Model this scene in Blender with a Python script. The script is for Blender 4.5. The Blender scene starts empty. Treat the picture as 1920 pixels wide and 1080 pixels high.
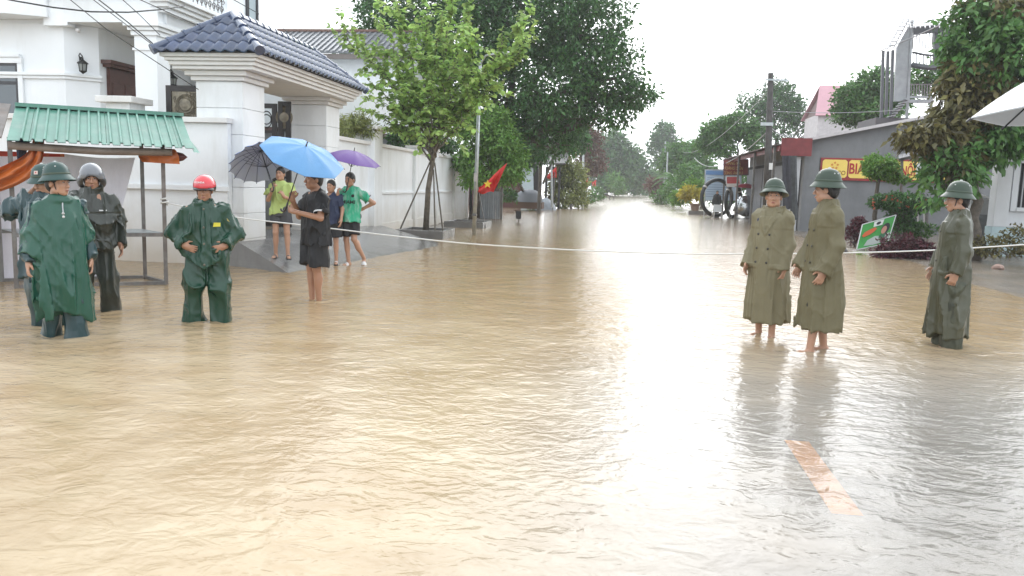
import bpy, bmesh, math, random
import numpy as np
from mathutils import Vector, Matrix
from mathutils.bvhtree import BVHTree
random.seed(7); rng = np.random.default_rng(7)
R = math.radians
scene = bpy.context.scene
col = scene.collection

# ------------------------------------------------------------------ camera
F_PX, CAM_H = 1500.0, 1.5          # focal length in pixels of the 1920 wide photograph, eye height above the water
def _n(a): a = np.array(a, float); return a/np.linalg.norm(a)
Yc = _n([(1165-960)/F_PX, -(352-540)/F_PX, -1])     # the road's direction seen in camera space
Zc = np.array([0.03, 1, 0.0]); Zc[2] = -(Zc[0]*Yc[0]+Zc[1]*Yc[1])/Yc[2]; Zc = _n(Zc)
Xc = np.cross(Yc, Zc)
cam_data = bpy.data.cameras.new('camera')
cam = bpy.data.objects.new('camera', cam_data); col.objects.link(cam)
cam_data.sensor_width = 36; cam_data.lens = 36*F_PX/1920; cam_data.clip_start = 0.1; cam_data.clip_end = 2000
cam.matrix_world = Matrix([[*Xc, 0], [*Yc, 0], [*Zc, CAM_H], [0, 0, 0, 1]])
scene.camera = cam
CAM = np.array([0, 0, CAM_H])
def ray(u, v):
    d = np.array([(u-960)/F_PX, -(v-540)/F_PX, -1]); return np.array([d@Xc, d@Yc, d@Zc])
def G(u, v, z=0.0): d = ray(u, v); return CAM+d*((z-CAM_H)/d[2])     # on a level plane
def AY(u, v, Y): d = ray(u, v); return CAM+d*(Y/d[1])               # on a plane across the road
def AX(u, v, X): d = ray(u, v); return CAM+d*(X/d[0])               # on a plane along the road

# ------------------------------------------------------------------ sky and sun (overcast, raining)
SUN_EL, SUN_AZ = 30, 5
world = bpy.data.worlds.new('World'); scene.world = world; world.use_nodes = True
nt = world.node_tree; nt.nodes.clear()
wo = nt.nodes.new('ShaderNodeOutputWorld'); bg = nt.nodes.new('ShaderNodeBackground')
sky = nt.nodes.new('ShaderNodeTexSky'); sky.sky_type = 'NISHITA'; sky.sun_disc = False
sky.sun_elevation = R(SUN_EL); sky.sun_rotation = R(SUN_AZ); sky.air_density = 1.0; sky.dust_density = 5.0; sky.altitude = 20
hs = nt.nodes.new('ShaderNodeHueSaturation'); hs.inputs['Saturation'].default_value = 0.12
mixw = nt.nodes.new('ShaderNodeMix'); mixw.data_type = 'RGBA'; mixw.inputs[0].default_value = 0.8
mixw.inputs[7].default_value = (10.1, 10.7, 11.3, 1)              # even cloud deck
nt.links.new(sky.outputs[0], hs.inputs['Color']); nt.links.new(hs.outputs[0], mixw.inputs[6])
nt.links.new(mixw.outputs[2], bg.inputs['Color']); bg.inputs['Strength'].default_value = 0.1
nt.links.new(bg.outputs[0], wo.inputs['Surface'])
sun_d = bpy.data.lights.new('sun', 'SUN'); sun_d.energy = 0.75; sun_d.angle = R(72); sun_d.color = (1, 0.98, 0.95)
sun = bpy.data.objects.new('sun', sun_d); col.objects.link(sun)
sun.rotation_euler = (R(90-SUN_EL), 0, R(180-SUN_AZ))
sun.location = (0, 0, 60)
vs = scene.view_settings; vs.view_transform = 'Standard'; vs.look = 'None'; vs.exposure = 1.14; vs.gamma = 1; vs.use_curve_mapping = False
scene.render.engine = 'CYCLES'
cy = scene.cycles; cy.max_bounces = 8; cy.diffuse_bounces = 3; cy.glossy_bounces = 4; cy.transmission_bounces = 4; cy.transparent_max_bounces = 12
cy.volume_bounces = 1; cy.use_denoising = True; cy.caustics_reflective = False; cy.caustics_refractive = False

# ------------------------------------------------------------------ materials
MATS = {}
def mat(name, color=(0.5, 0.5, 0.5), rough=0.6, metal=0.0, spec=0.5, var=0.0, vscale=3.0, bump=0.0, bscale=40.0,
        stain=None, sscale=1.0, samt=0.5, island=0.0, trans=0.0, coat=0.0, grad=None):
    """procedural principled material: base colour varied by noise, stains, per-island variation and fine bump"""
    if name in MATS: return MATS[name]
    m = bpy.data.materials.new(name); m.use_nodes = True; t = m.node_tree; N = t.nodes; L = t.links
    b = N['Principled BSDF']; out = N['Material Output']
    b.inputs['Roughness'].default_value = rough; b.inputs['Metallic'].default_value = metal
    b.inputs['Specular IOR Level'].default_value = spec; b.inputs['Coat Weight'].default_value = coat
    b.inputs['Coat Roughness'].default_value = 0.15
    c = N.new('ShaderNodeRGB'); c.outputs[0].default_value = (*color, 1); cur = c.outputs[0]
    geo = N.new('ShaderNodeNewGeometry')
    def noise(scale, detail=4, rough_=0.6, vec=None):
        n = N.new('ShaderNodeTexNoise'); n.inputs['Scale'].default_value = scale; n.inputs['Detail'].default_value = detail
        n.inputs['Roughness'].default_value = rough_; L.new(vec or geo.outputs['Position'], n.inputs['Vector']); return n
    def mul(cur, facsock, lo, hi):
        mr = N.new('ShaderNodeMapRange'); mr.inputs[3].default_value = lo; mr.inputs[4].default_value = hi
        L.new(facsock, mr.inputs[0])
        h = N.new('ShaderNodeHueSaturation'); L.new(cur, h.inputs['Color']); L.new(mr.outputs[0], h.inputs['Value']); return h.outputs[0]
    if var: 
        n = noise(vscale); mr = N.new('ShaderNodeMapRange'); mr.inputs[1].default_value = 0.3; mr.inputs[2].default_value = 0.7
        L.new(n.outputs[0], mr.inputs[0]); cur = mul(cur, mr.outputs[0], 1-var, 1+var)
    if island:
        cur = mul(cur, geo.outputs['Random Per Island'], 1-island, 1+island)
        h = N.new('ShaderNodeHueSaturation'); mr = N.new('ShaderNodeMapRange'); mr.inputs[3].default_value = 0.5-0.03*island; mr.inputs[4].default_value = 0.5+0.04*island
        w = N.new('ShaderNodeTexWhiteNoise'); w.noise_dimensions = '1D'; L.new(geo.outputs['Random Per Island'], w.inputs['W'])
        L.new(w.outputs[0], mr.inputs[0]); L.new(mr.outputs[0], h.inputs['Hue']); L.new(cur, h.inputs['Color']); cur = h.outputs[0]
    if stain:
        mp = N.new('ShaderNodeMapping'); mp.inputs['Scale'].default_value = (1, 1, 0.25); L.new(geo.outputs['Position'], mp.inputs[0])
        n = noise(sscale, 6, 0.7, mp.outputs[0]); mr = N.new('ShaderNodeMapRange'); mr.inputs[1].default_value = 0.48; mr.inputs[2].default_value = 0.75
        L.new(n.outputs[0], mr.inputs[0]); mm = N.new('ShaderNodeMath'); mm.operation = 'MULTIPLY'; mm.inputs[1].default_value = samt
        L.new(mr.outputs[0], mm.inputs[0]); mx = N.new('ShaderNodeMix'); mx.data_type = 'RGBA'
        L.new(mm.outputs[0], mx.inputs[0]); L.new(cur, mx.inputs[6]); mx.inputs[7].default_value = (*stain, 1); cur = mx.outputs[2]
    if grad:   # mud line: (colour, z from, z to)
        sx = N.new('ShaderNodeSeparateXYZ'); L.new(geo.outputs['Position'], sx.inputs[0]); n = noise(2.5, 5)
        ad = N.new('ShaderNodeMath'); ad.operation = 'MULTIPLY_ADD'; ad.inputs[1].default_value = -0.7; L.new(n.outputs[0], ad.inputs[0]); L.new(sx.outputs[2], ad.inputs[2])
        mr = N.new('ShaderNodeMapRange'); mr.inputs[1].default_value = grad[2]-0.35; mr.inputs[2].default_value = grad[1]-0.35; L.new(ad.outputs[0], mr.inputs[0])
        mm = N.new('ShaderNodeMath'); mm.operation = 'MULTIPLY'; mm.inputs[1].default_value = 0.6; L.new(mr.outputs[0], mm.inputs[0])
        mx = N.new('ShaderNodeMix'); mx.data_type = 'RGBA'; L.new(mm.outputs[0], mx.inputs[0]); L.new(cur, mx.inputs[6]); mx.inputs[7].default_value = (*grad[0], 1); cur = mx.outputs[2]
    L.new(cur, b.inputs['Base Color'])
    if bump:
        n = noise(bscale, 5); bp = N.new('ShaderNodeBump'); bp.inputs['Strength'].default_value = bump; bp.inputs['Distance'].default_value = 0.02
        L.new(n.outputs[0], bp.inputs['Height']); L.new(bp.outputs[0], b.inputs['Normal'])
    if trans:
        tr = N.new('ShaderNodeBsdfTranslucent'); L.new(cur, tr.inputs[0]); ms = N.new('ShaderNodeMixShader'); ms.inputs[0].default_value = trans
        L.new(b.outputs[0], ms.inputs[1]); L.new(tr.outputs[0], ms.inputs[2]); L.new(ms.outputs[0], out.inputs[0])
    MATS[name] = m; return m

# ------------------------------------------------------------------ mesh building
ORG = {}
class MB:
    def __init__(s): s.v = []; s.f = []; s.m = []; s.cur = 0
    def add(s, vs, fs, m=None):
        o = len(s.v); s.v += [tuple(map(float, p)) for p in vs]; s.f += [tuple(o+i for i in f) for f in fs]; s.m += [s.cur if m is None else m]*len(fs); return s
    def box(s, x0, x1, y0, y1, z0, z1, m=None):
        return s.add([(x0,y0,z0),(x1,y0,z0),(x1,y1,z0),(x0,y1,z0),(x0,y0,z1),(x1,y0,z1),(x1,y1,z1),(x0,y1,z1)],
                     [(3,2,1,0),(4,5,6,7),(0,1,5,4),(1,2,6,5),(2,3,7,6),(3,0,4,7)], m)
    def bar(s, a, b, w, h=None, up=(0,0,1), m=None):          # rectangular bar from a to b
        a = np.array(a, float); b = np.array(b, float); h = h or w; d = _n(b-a); up = np.array(up, float)
        if abs(d@up) > .95: up = np.array([0,1.,0])
        x = _n(np.cross(d, up))*w/2; y = np.cross(x/(w/2), d)*h/2
        return s.add([a-x-y,a+x-y,a+x+y,a-x+y,b-x-y,b+x-y,b+x+y,b-x+y], [(0,1,2,3),(7,6,5,4),(4,5,1,0),(5,6,2,1),(6,7,3,2),(7,4,0,3)], m)
    def tube(s, pts, r, n=8, caps=True, m=None):
        pts = [np.array(p, float) for p in pts]; rs = r if hasattr(r, '__len__') else [r]*len(pts); V = []; Fc = []; ref = None
        for i, p in enumerate(pts):
            d = _n(pts[min(i+1, len(pts)-1)]-pts[max(i-1, 0)])
            if ref is None: ref = np.array([0,0,1.]) if abs(d[2]) < .9 else np.array([1.,0,0])
            x = _n(np.cross(d, ref)); y = np.cross(x, d); ref = -y if False else y
            for k in range(n):
                a = 2*math.pi*k/n; V.append(p+rs[i]*(math.cos(a)*x+math.sin(a)*y))
        for i in range(len(pts)-1):
            for k in range(n): Fc.append((i*n+k, i*n+(k+1)%n, (i+1)*n+(k+1)%n, (i+1)*n+k))
        if caps: Fc += [tuple(range(n-1,-1,-1)), tuple((len(pts)-1)*n+k for k in range(n))]
        return s.add(V, Fc, m)
    def lathe(s, prof, c=(0,0,0), n=24, sx=1, sy=1, m=None, M=None):
        V = []; Fc = []
        for r_, z in prof:
            for k in range(n):
                a = 2*math.pi*k/n; p = np.array([r_*math.cos(a)*sx, r_*math.sin(a)*sy, z])
                V.append((M@p if M is not None else p)+np.array(c))
        for i in range(len(prof)-1):
            for k in range(n): Fc.append((i*n+k, i*n+(k+1)%n, (i+1)*n+(k+1)%n, (i+1)*n+k))
        return s.add(V, Fc, m)
    def prism(s, poly, z0, z1, m=None):                        # plan polygon extruded in z (counter-clockwise)
        n = len(poly); V = [(x,y,z0) for x,y in poly]+[(x,y,z1) for x,y in poly]
        return s.add(V, [tuple(range(n-1,-1,-1)), tuple(range(n,2*n))]+[(i,(i+1)%n,n+(i+1)%n,n+i) for i in range(n)], m)
    def slab(s, pts, th, m=None):                              # flat polygon with thickness along its normal
        P = [np.array(p, float) for p in pts]; nn = np.zeros(3)
        for i in range(len(P)): nn += np.cross(P[i]-P[0], P[(i+1)%len(P)]-P[0])
        nn = _n(nn)*th; n = len(P)
        return s.add(P+[p-nn for p in P], [tuple(range(n)), tuple(range(2*n-1,n-1,-1))]+[((i+1)%n,i,n+i,n+(i+1)%n) for i in range(n)], m)
    def grid(s, P, m=None, closed=False, flip=False):          # P[i][j] points -> quads
        ni, nj = len(P), len(P[0]); V = [p for row in P for p in row]; Fc = []
        for i in range(ni-1):
            for j in range(nj if closed else nj-1):
                q = (i*nj+j, i*nj+(j+1)%nj, (i+1)*nj+(j+1)%nj, (i+1)*nj+j); Fc.append(q[::-1] if flip else q)
        return s.add(V, Fc, m)
    def build(s, name, mats, parent=None, smooth=False, origin=None, bevel=0, **kw):
        return mesh_obj(name, np.array(s.v, float).reshape(-1,3), s.f, mats, parent, smooth, origin, s.m, bevel, **kw)

def tag(o, label=None, cat=None, group=None, kind=None):
    if label: o['label'] = label
    if cat: o['category'] = cat
    if group: o['group'] = group
    if kind: o['kind'] = kind
    return o
def mesh_obj(name, V, Fc, mats, parent=None, smooth=False, origin=None, midx=None, bevel=0, label=None, cat=None, group=None, kind=None):
    V = np.asarray(V, float)
    pw = ORG.get(parent.name, np.zeros(3)) if parent else np.zeros(3)
    if origin is None:
        lo, hi = V.min(0), V.max(0); origin = np.array([(lo[0]+hi[0])/2, (lo[1]+hi[1])/2, lo[2]])
    origin = np.array(origin, float)
    me = bpy.data.meshes.new(name); me.from_pydata((V-origin).tolist(), [], [list(map(int, f)) for f in Fc] if not isinstance(Fc, np.ndarray) else Fc.tolist())
    mats = mats if isinstance(mats, (list, tuple)) else [mats]
    for m in mats: me.materials.append(m)
    if midx is not None and len(mats) > 1: me.polygons.foreach_set('material_index', np.array(midx, dtype=np.int32))
    if smooth: me.polygons.foreach_set('use_smooth', np.ones(len(me.polygons), dtype=bool))
    me.validate(); me.update()
    o = bpy.data.objects.new(name, me); col.objects.link(o)
    o.location = origin-pw
    if parent: o.parent = parent
    ORG[o.name] = origin
    if bevel:
        bv = o.modifiers.new('bevel', 'BEVEL'); bv.width = bevel; bv.segments = 2; bv.limit_method = 'ANGLE'; bv.angle_limit = R(40)
    return tag(o, label, cat, group, kind)
def empty(name, loc, label=None, cat=None, group=None):
    o = bpy.data.objects.new(name, None); col.objects.link(o); o.location = loc; o.empty_display_size = 0.2; ORG[o.name] = np.array(loc, float)
    return tag(o, label, cat, group)
def text_mesh(s, size, font_bold=False):
    """flat lettering as vertices (x right, y up) and faces"""
    cu = bpy.data.curves.new('t', 'FONT'); cu.body = s; cu.size = size; cu.align_x = 'CENTER'; cu.align_y = 'CENTER'; cu.resolution_u = 3
    if font_bold: cu.offset = size*0.022
    o = bpy.data.objects.new('t', cu); col.objects.link(o); dg = bpy.context.evaluated_depsgraph_get()
    me = o.evaluated_get(dg).to_mesh(); V = np.array([v.co[:] for v in me.vertices]); Fc = [tuple(p.vertices) for p in me.polygons]
    o.evaluated_get(dg).to_mesh_clear(); bpy.data.objects.remove(o); bpy.data.curves.remove(cu); return V, Fc
# ------------------------------------------------------------------ noise and fast meshes
_lat = rng.random((64, 64, 64)).astype(np.float32)
def vnoise(x, y, z, seed=0):
    """smooth value noise in 0..1"""
    x, y, z = np.broadcast_arrays(x+seed*7.31, y+seed*3.17, z+seed*5.73)
    xi = np.floor(x).astype(int); yi = np.floor(y).astype(int); zi = np.floor(z).astype(int)
    fx = x-xi; fy = y-yi; fz = z-zi; fx = fx*fx*(3-2*fx); fy = fy*fy*(3-2*fy); fz = fz*fz*(3-2*fz)
    x0 = xi & 63; x1 = (xi+1) & 63; y0 = yi & 63; y1 = (yi+1) & 63; z0 = zi & 63; z1 = (zi+1) & 63
    a = _lat[x0,y0,z0]*(1-fx)+_lat[x1,y0,z0]*fx; b = _lat[x0,y1,z0]*(1-fx)+_lat[x1,y1,z0]*fx
    c = _lat[x0,y0,z1]*(1-fx)+_lat[x1,y0,z1]*fx; d = _lat[x0,y1,z1]*(1-fx)+_lat[x1,y1,z1]*fx
    return (a*(1-fy)+b*fy)*(1-fz)+(c*(1-fy)+d*fy)*fz
def sstep(a, b, x): t = np.clip((x-a)/(b-a), 0, 1); return t*t*(3-2*t)
def fast_mesh(name, V, Fc, mats, parent=None, smooth=False, origin=None, midx=None, **kw):
    """mesh from arrays whose faces all have the same corner count"""
    V = np.asarray(V, np.float64); Fc = np.asarray(Fc, np.int32); n, k = Fc.shape
    pw = ORG.get(parent.name, np.zeros(3)) if parent else np.zeros(3)
    if origin is None: lo, hi = V.min(0), V.max(0); origin = np.array([(lo[0]+hi[0])/2, (lo[1]+hi[1])/2, lo[2]])
    origin = np.array(origin, float)
    me = bpy.data.meshes.new(name); me.vertices.add(len(V)); me.vertices.foreach_set('co', (V-origin).astype(np.float32).ravel())
    me.loops.add(n*k); me.loops.foreach_set('vertex_index', Fc.ravel()); me.polygons.add(n)
    me.polygons.foreach_set('loop_start', np.arange(0, n*k, k, dtype=np.int32))
    try: me.polygons.foreach_set('loop_total', np.full(n, k, dtype=np.int32))
    except Exception: pass
    for m in (mats if isinstance(mats, (list, tuple)) else [mats]): me.materials.append(m)
    if midx is not None: me.polygons.foreach_set('material_index', np.asarray(midx, np.int32))
    if smooth: me.polygons.foreach_set('use_smooth', np.ones(n, bool))
    me.update(calc_edges=True); me.validate()
    o = bpy.data.objects.new(name, me); col.objects.link(o); o.location = origin-pw
    if parent: o.parent = parent
    ORG[o.name] = origin
    return tag(o, **kw)
def grid_faces(ni, nj):
    i, j = np.meshgrid(np.arange(ni-1), np.arange(nj-1), indexing='ij'); a = (i*nj+j).ravel()
    return np.stack([a, a+nj, a+nj+1, a+1], 1)

# ------------------------------------------------------------------ ground, road, water
ROAD_L, ROAD_R, ROAD_C = -4.25, 6.0, 1.13
def road_z(x): return -0.055-0.04*((x-ROAD_C)/5.2)**2
def shore_x(y): return np.interp(y, [-30, 2, 7, 10.7, 14, 17.4, 19.8, 22.3, 28, 36, 48, 62, 400], [6.4, 5.4, 4.7, 4.6, 5.5, 6.4, 6.5, 5.6, 5.9, 6.2, 6.2, 5.4, 6.4])
def ground_z(x, y):
    n = vnoise(x*0.9, y*0.9, 0*x, 1)-0.5; n2 = vnoise(x*3.1, y*3.1, 0*x, 2)-0.5
    z = -0.10+0*x+0*y
    r = sstep(-1.1, 0.6, x-shore_x(y)); z = z+r*(0.13+0.05*sstep(2, 6, x-shore_x(y)))
    l = sstep(0, 1.0, -4.7-x)*sstep(20.5, 23.5, y)*(1-0.45*sstep(34, 38, y)); z = z+l*0.115
    far = sstep(60, 75, y); z = z+far*(0.13*sstep(0.2, 1.5, ROAD_L-x))
    z = z+0.05*n+0.02*n2
    inroad = (x > ROAD_L-0.2) & (x < ROAD_R+0.1)
    return np.where(inroad, np.minimum(z, road_z(x)-0.02), z)
def zg(x, y):
    x = np.float64(x); y = np.float64(y); g = float(ground_z(x, y))
    return max(g, float(road_z(x))) if ROAD_L < x < ROAD_R else g
xs = np.unique(np.concatenate([np.arange(-160, -20, 10), np.arange(-20, -12, 1), np.arange(-12, 16, 0.25), np.arange(16, 30, 1), np.arange(30, 161, 10)]))
ys = np.unique(np.concatenate([np.arange(-30, -2, 4), np.arange(-2, 48, 0.3), np.arange(48, 120, 1.5), np.arange(120, 431, 10)]))
gx, gy = np.meshgrid(xs, ys, indexing='ij'); gz = ground_z(gx, gy)
m_ground = mat('wet_ground', (0.17, 0.145, 0.12), 0.25, var=0.35, vscale=1.2, bump=0.5, bscale=14, stain=(0.24, 0.17, 0.10), sscale=0.8, samt=0.7, spec=0.5)
fast_mesh('ground', np.stack([gx, gy, gz], -1).reshape(-1, 3), grid_faces(len(xs), len(ys)), m_ground, smooth=True, origin=(0,0,0), kind='structure', label='wet muddy verge and pavement ground along the road')
rx_ = np.linspace(ROAD_L, ROAD_R, 30); ry_ = np.concatenate([np.arange(-30, 60, 2), np.arange(60, 431, 10)])
gx, gy = np.meshgrid(rx_, ry_, indexing='ij')
m_road = mat('asphalt', (0.27, 0.262, 0.25), 0.6, var=0.15, vscale=6, bump=0.4, bscale=90, stain=(0.28, 0.24, 0.18), sscale=1.3, samt=0.6)
road = fast_mesh('road', np.stack([gx, gy, road_z(gx)], -1).reshape(-1, 3), grid_faces(len(rx_), len(ry_)), m_road, smooth=True, origin=(0,0,0), kind='structure', label='flooded asphalt road running away between the houses')
m_mark = mat('marking_paint', (0.95, 0.38, 0.02), 0.6, var=0.12, vscale=9, stain=(0.3, 0.2, 0.12), sscale=8, samt=0.25)
mk = MB()
for k in range(8):
    P = [[(x, y, road_z(x)+0.004) for y in np.linspace(3.93+9.0*k, 5.09+9.0*k, 5)] for x in (1.095, 1.17, 1.245)]
    if k == 0: mk.grid(P, flip=True)
mk.build('road_marking', m_mark, kind='structure', label='orange centre line dash under shallow water')

# water: one rippled sheet of muddy flood water at z = 0
xs = np.unique(np.concatenate([np.arange(-160, -20, 10), np.arange(-20, -9, 0.6), np.arange(-9, 7.5, 0.055), np.arange(7.5, 12, 0.5), np.arange(12, 161, 10)]))
dy = [1.0]
while dy[-1] < 26: dy.append(dy[-1]+0.03+0.0052*max(dy[-1]-3, 0))
ys = np.unique(np.concatenate([np.arange(-30, 1, 1.5), np.array(dy), np.arange(26, 70, 1), np.arange(70, 431, 12)]))
gx, gy = np.meshgrid(xs, ys, indexing='ij')
wx = gx+0.5*(vnoise(gx*0.5, gy*0.5, 0*gx, 3)-0.5)*2; wy = gy+0.5*(vnoise(gx*0.5, gy*0.5, 0*gx+9, 4)-0.5)*2+0.25*gx*sstep(0, 5, gx)
h = (vnoise(wx*1.6, wy*2.4, 0*gx, 5)-0.5)*0.010+(vnoise(wx*5.2, wy*6.6, 0*gx, 6)-0.5)*0.0095+(vnoise(wx*9.5, wy*11.5, 0*gx, 8)-0.5)*0.0065+(1-np.abs(vnoise(wx*6.2, wy*8.0, 0*gx, 12)*2-1))*0.0055
calm = 0.45+0.75*vnoise(gx*0.35, gy*0.35, 0*gx, 7)
amp = sstep(30, 12, gy)*calm*(1-0.5*sstep(0.5, 4, gx)*sstep(9, 5, gy))
FEET = []    # rings where legs stand in the flow, filled below
for (fx, fy) in [(-5.0,6.61),(-5.62,7.12),(-5.6,7.93),(-4.33,7.73),(-4.08,7.73),(-3.72,9.48),(1.55,8.66),(1.7,8.6),(1.86,7.94),(2.03,7.94),(3.35,8.56)]:
    rr = np.sqrt((gx-fx)**2+(gy-fy)**2); h = h+0.020*np.cos(rr*30)*np.exp(-rr/0.20)*(rr > 0.03)+0.012*(vnoise(gx*14, gy*14, 0*gx, 14)-0.5)*np.exp(-np.maximum(np.abs(gx-fx)-0.12, 0)*6-np.maximum(fy-gy-0.1, 0)*1.6-np.maximum(gy-fy, 0)*9)
gz = h*amp*(0.8+0.45*sstep(1, -3, gx))
m_water = bpy.data.materials.new('flood_water'); m_water.use_nodes = True
t = m_water.node_tree; N = t.nodes; L = t.links; N.clear()
out = N.new('ShaderNodeOutputMaterial'); geo = N.new('ShaderNodeNewGeometry')
def nz(scale, detail, vec, rough=0.55, dist=0.0):
    n = N.new('ShaderNodeTexNoise'); n.inputs['Scale'].default_value = scale; n.inputs['Detail'].default_value = detail; n.inputs['Roughness'].default_value = rough
    n.inputs['Distortion'].default_value = dist; L.new(vec, n.inputs['Vector']); return n.outputs[0]
def mth(op, a, b=None, c=None, clamp=False):
    n = N.new('ShaderNodeMath'); n.operation = op; n.use_clamp = clamp
    for i, q in enumerate((a, b, c)):
        if q is None: continue
        if isinstance(q, (int, float)): n.inputs[i].default_value = q
        else: L.new(q, n.inputs[i])
    return n.outputs[0]
def mrange(v, a, b, c=0.0, d=1.0, smooth=True):
    n = N.new('ShaderNodeMapRange'); n.interpolation_type = 'SMOOTHSTEP' if smooth else 'LINEAR'
    for i, q in enumerate((a, b, c, d)): n.inputs[i+1].default_value = q
    L.new(v, n.inputs[0]); return n.outputs[0]
sp = N.new('ShaderNodeSeparateXYZ'); L.new(geo.outputs['Position'], sp.inputs[0])
mp = N.new('ShaderNodeMapping'); mp.inputs['Scale'].default_value = (1, 1.35, 1); L.new(geo.outputs['Position'], mp.inputs[0])
hgt = mth('ADD', mth('MULTIPLY', nz(6.0, 2, mp.outputs[0], 0.5, 1.2), 0.72), mth('MULTIPLY', nz(15, 2, mp.outputs[0], 0.5, 0.8), 0.2))
bp = N.new('ShaderNodeBump'); bp.inputs['Strength'].default_value = 0.55; bp.inputs['Distance'].default_value = 0.03; L.new(hgt, bp.inputs['Height'])
# silt: thick brown on the near and left side, thin over the crown of the road on the right
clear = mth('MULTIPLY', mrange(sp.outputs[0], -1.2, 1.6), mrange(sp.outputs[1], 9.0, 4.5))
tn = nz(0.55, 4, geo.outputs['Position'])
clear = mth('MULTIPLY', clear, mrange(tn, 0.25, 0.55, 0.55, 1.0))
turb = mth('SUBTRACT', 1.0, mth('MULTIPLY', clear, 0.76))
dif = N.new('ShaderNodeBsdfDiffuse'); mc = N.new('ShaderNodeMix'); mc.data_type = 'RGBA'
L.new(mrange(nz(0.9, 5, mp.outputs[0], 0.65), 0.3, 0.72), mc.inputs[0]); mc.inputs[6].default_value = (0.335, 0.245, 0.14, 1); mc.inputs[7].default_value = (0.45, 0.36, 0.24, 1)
mc3 = N.new('ShaderNodeMix'); mc3.data_type = 'RGBA'; L.new(mth('MULTIPLY', mrange(sp.outputs[1], 5.5, 11.0), 0.62), mc3.inputs[0]); L.new(mc.outputs[2], mc3.inputs[6]); mc3.inputs[7].default_value = (0.31, 0.20, 0.09, 1)     # orange with distance: sheen change with viewing angle, painted into the mud colour
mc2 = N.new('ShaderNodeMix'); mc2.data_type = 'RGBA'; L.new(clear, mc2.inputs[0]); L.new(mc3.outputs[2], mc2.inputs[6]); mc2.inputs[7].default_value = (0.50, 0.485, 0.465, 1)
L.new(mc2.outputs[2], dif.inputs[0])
tra = N.new('ShaderNodeBsdfTransparent'); tra.inputs[0].default_value = (0.93, 0.88, 0.78, 1)
m1 = N.new('ShaderNodeMixShader'); L.new(turb, m1.inputs[0]); L.new(tra.outputs[0], m1.inputs[1]); L.new(dif.outputs[0], m1.inputs[2])
L.new(mth('SUBTRACT', 0.45, mth('MULTIPLY', clear, 0.10)), bp.inputs['Strength'])      # the thin sheet over the road crown runs smoother
glo = N.new('ShaderNodeBsdfGlossy'); glo.inputs['Roughness'].default_value = 0.16; L.new(bp.outputs[0], glo.inputs['Normal'])
fr = N.new('ShaderNodeFresnel'); fr.inputs['IOR'].default_value = 1.36; L.new(bp.outputs[0], fr.inputs['Normal'])
m2 = N.new('ShaderNodeMixShader'); L.new(fr.outputs[0], m2.inputs[0]); L.new(m1.outputs[0], m2.inputs[1]); L.new(glo.outputs[0], m2.inputs[2])
L.new(m2.outputs[0], out.inputs[0])
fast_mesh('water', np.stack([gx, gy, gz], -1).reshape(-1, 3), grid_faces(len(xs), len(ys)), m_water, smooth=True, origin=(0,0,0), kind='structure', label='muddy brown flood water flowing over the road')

# haze of rain: one closed box round the scene
hz = MB().box(-165, 165, -35, 436, -1.2, 24)
m_haze = bpy.data.materials.new('rain_haze'); m_haze.use_nodes = True; t = m_haze.node_tree; t.nodes.clear()
o_ = t.nodes.new('ShaderNodeOutputMaterial'); v_ = t.nodes.new('ShaderNodeVolumePrincipled'); v_.inputs['Density'].default_value = 0.0008
v_.inputs['Color'].default_value = (0.93, 0.97, 1.0, 1); v_.inputs['Anisotropy'].default_value = 0.2; t.links.new(v_.outputs[0], o_.inputs['Volume'])
hz.build('haze', m_haze, kind='stuff', label='pale rain haze hanging over the street')

# ------------------------------------------------------------------ vegetation
def unit(a): return a/np.maximum(np.linalg.norm(a, axis=-1, keepdims=True), 1e-9)
def leaves_mesh(name, P, D, Nn, Ln, Wd, material, parent=None, shape='rhomb', r=rng, **kw):
    """P base points, D leaf axes, Nn leaf normals, Ln/Wd sizes"""
    D = unit(D); S = unit(np.cross(D, Nn)); Nn = np.cross(S, D); Ln = np.asarray(Ln)[:, None]; Wd = np.asarray(Wd)[:, None]; n = len(P)
    if shape == 'rhomb':
        V = np.stack([P, P+D*Ln*0.45+S*Wd*0.5+Nn*Wd*0.12, P+D*Ln-Nn*Ln*0.12, P+D*Ln*0.45-S*Wd*0.5+Nn*Wd*0.12], 1).reshape(-1, 3)
        i = np.arange(n)*4; Fc = np.concatenate([np.stack([i, i+1, i+2], 1), np.stack([i, i+2, i+3], 1)])
    else:
        V = np.stack([P, P+D*Ln*0.22+S*Wd*0.42, P+D*Ln*0.62+S*Wd*0.5, P+D*Ln*0.98-Nn*Ln*0.06, P+D*Ln*0.62-S*Wd*0.5, P+D*Ln*0.22-S*Wd*0.42], 1)
        V[:, [1,2,4,5]] += (Nn*Wd*0.14)[:, None]; V = V.reshape(-1, 3)
        i = np.arange(n)*6; Fc = np.concatenate([np.stack([i, i+1, i+2, i+3], 1), np.stack([i, i+3, i+4, i+5], 1)])
    return fast_mesh(name, V, Fc, material, parent, **kw)
def leafmat(name, c, island=0.35, rough=0.42, trans=0.3): return mat(name, c, rough, island=island, trans=trans, var=0.25, vscale=1.1, spec=0.4)
m_bark = mat('bark', (0.09, 0.075, 0.06), 0.8, var=0.35, vscale=8, bump=0.6, bscale=30)
m_bark_pale = mat('pale_bark', (0.13, 0.11, 0.085), 0.75, var=0.3, vscale=10, bump=0.5, bscale=40)
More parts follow.
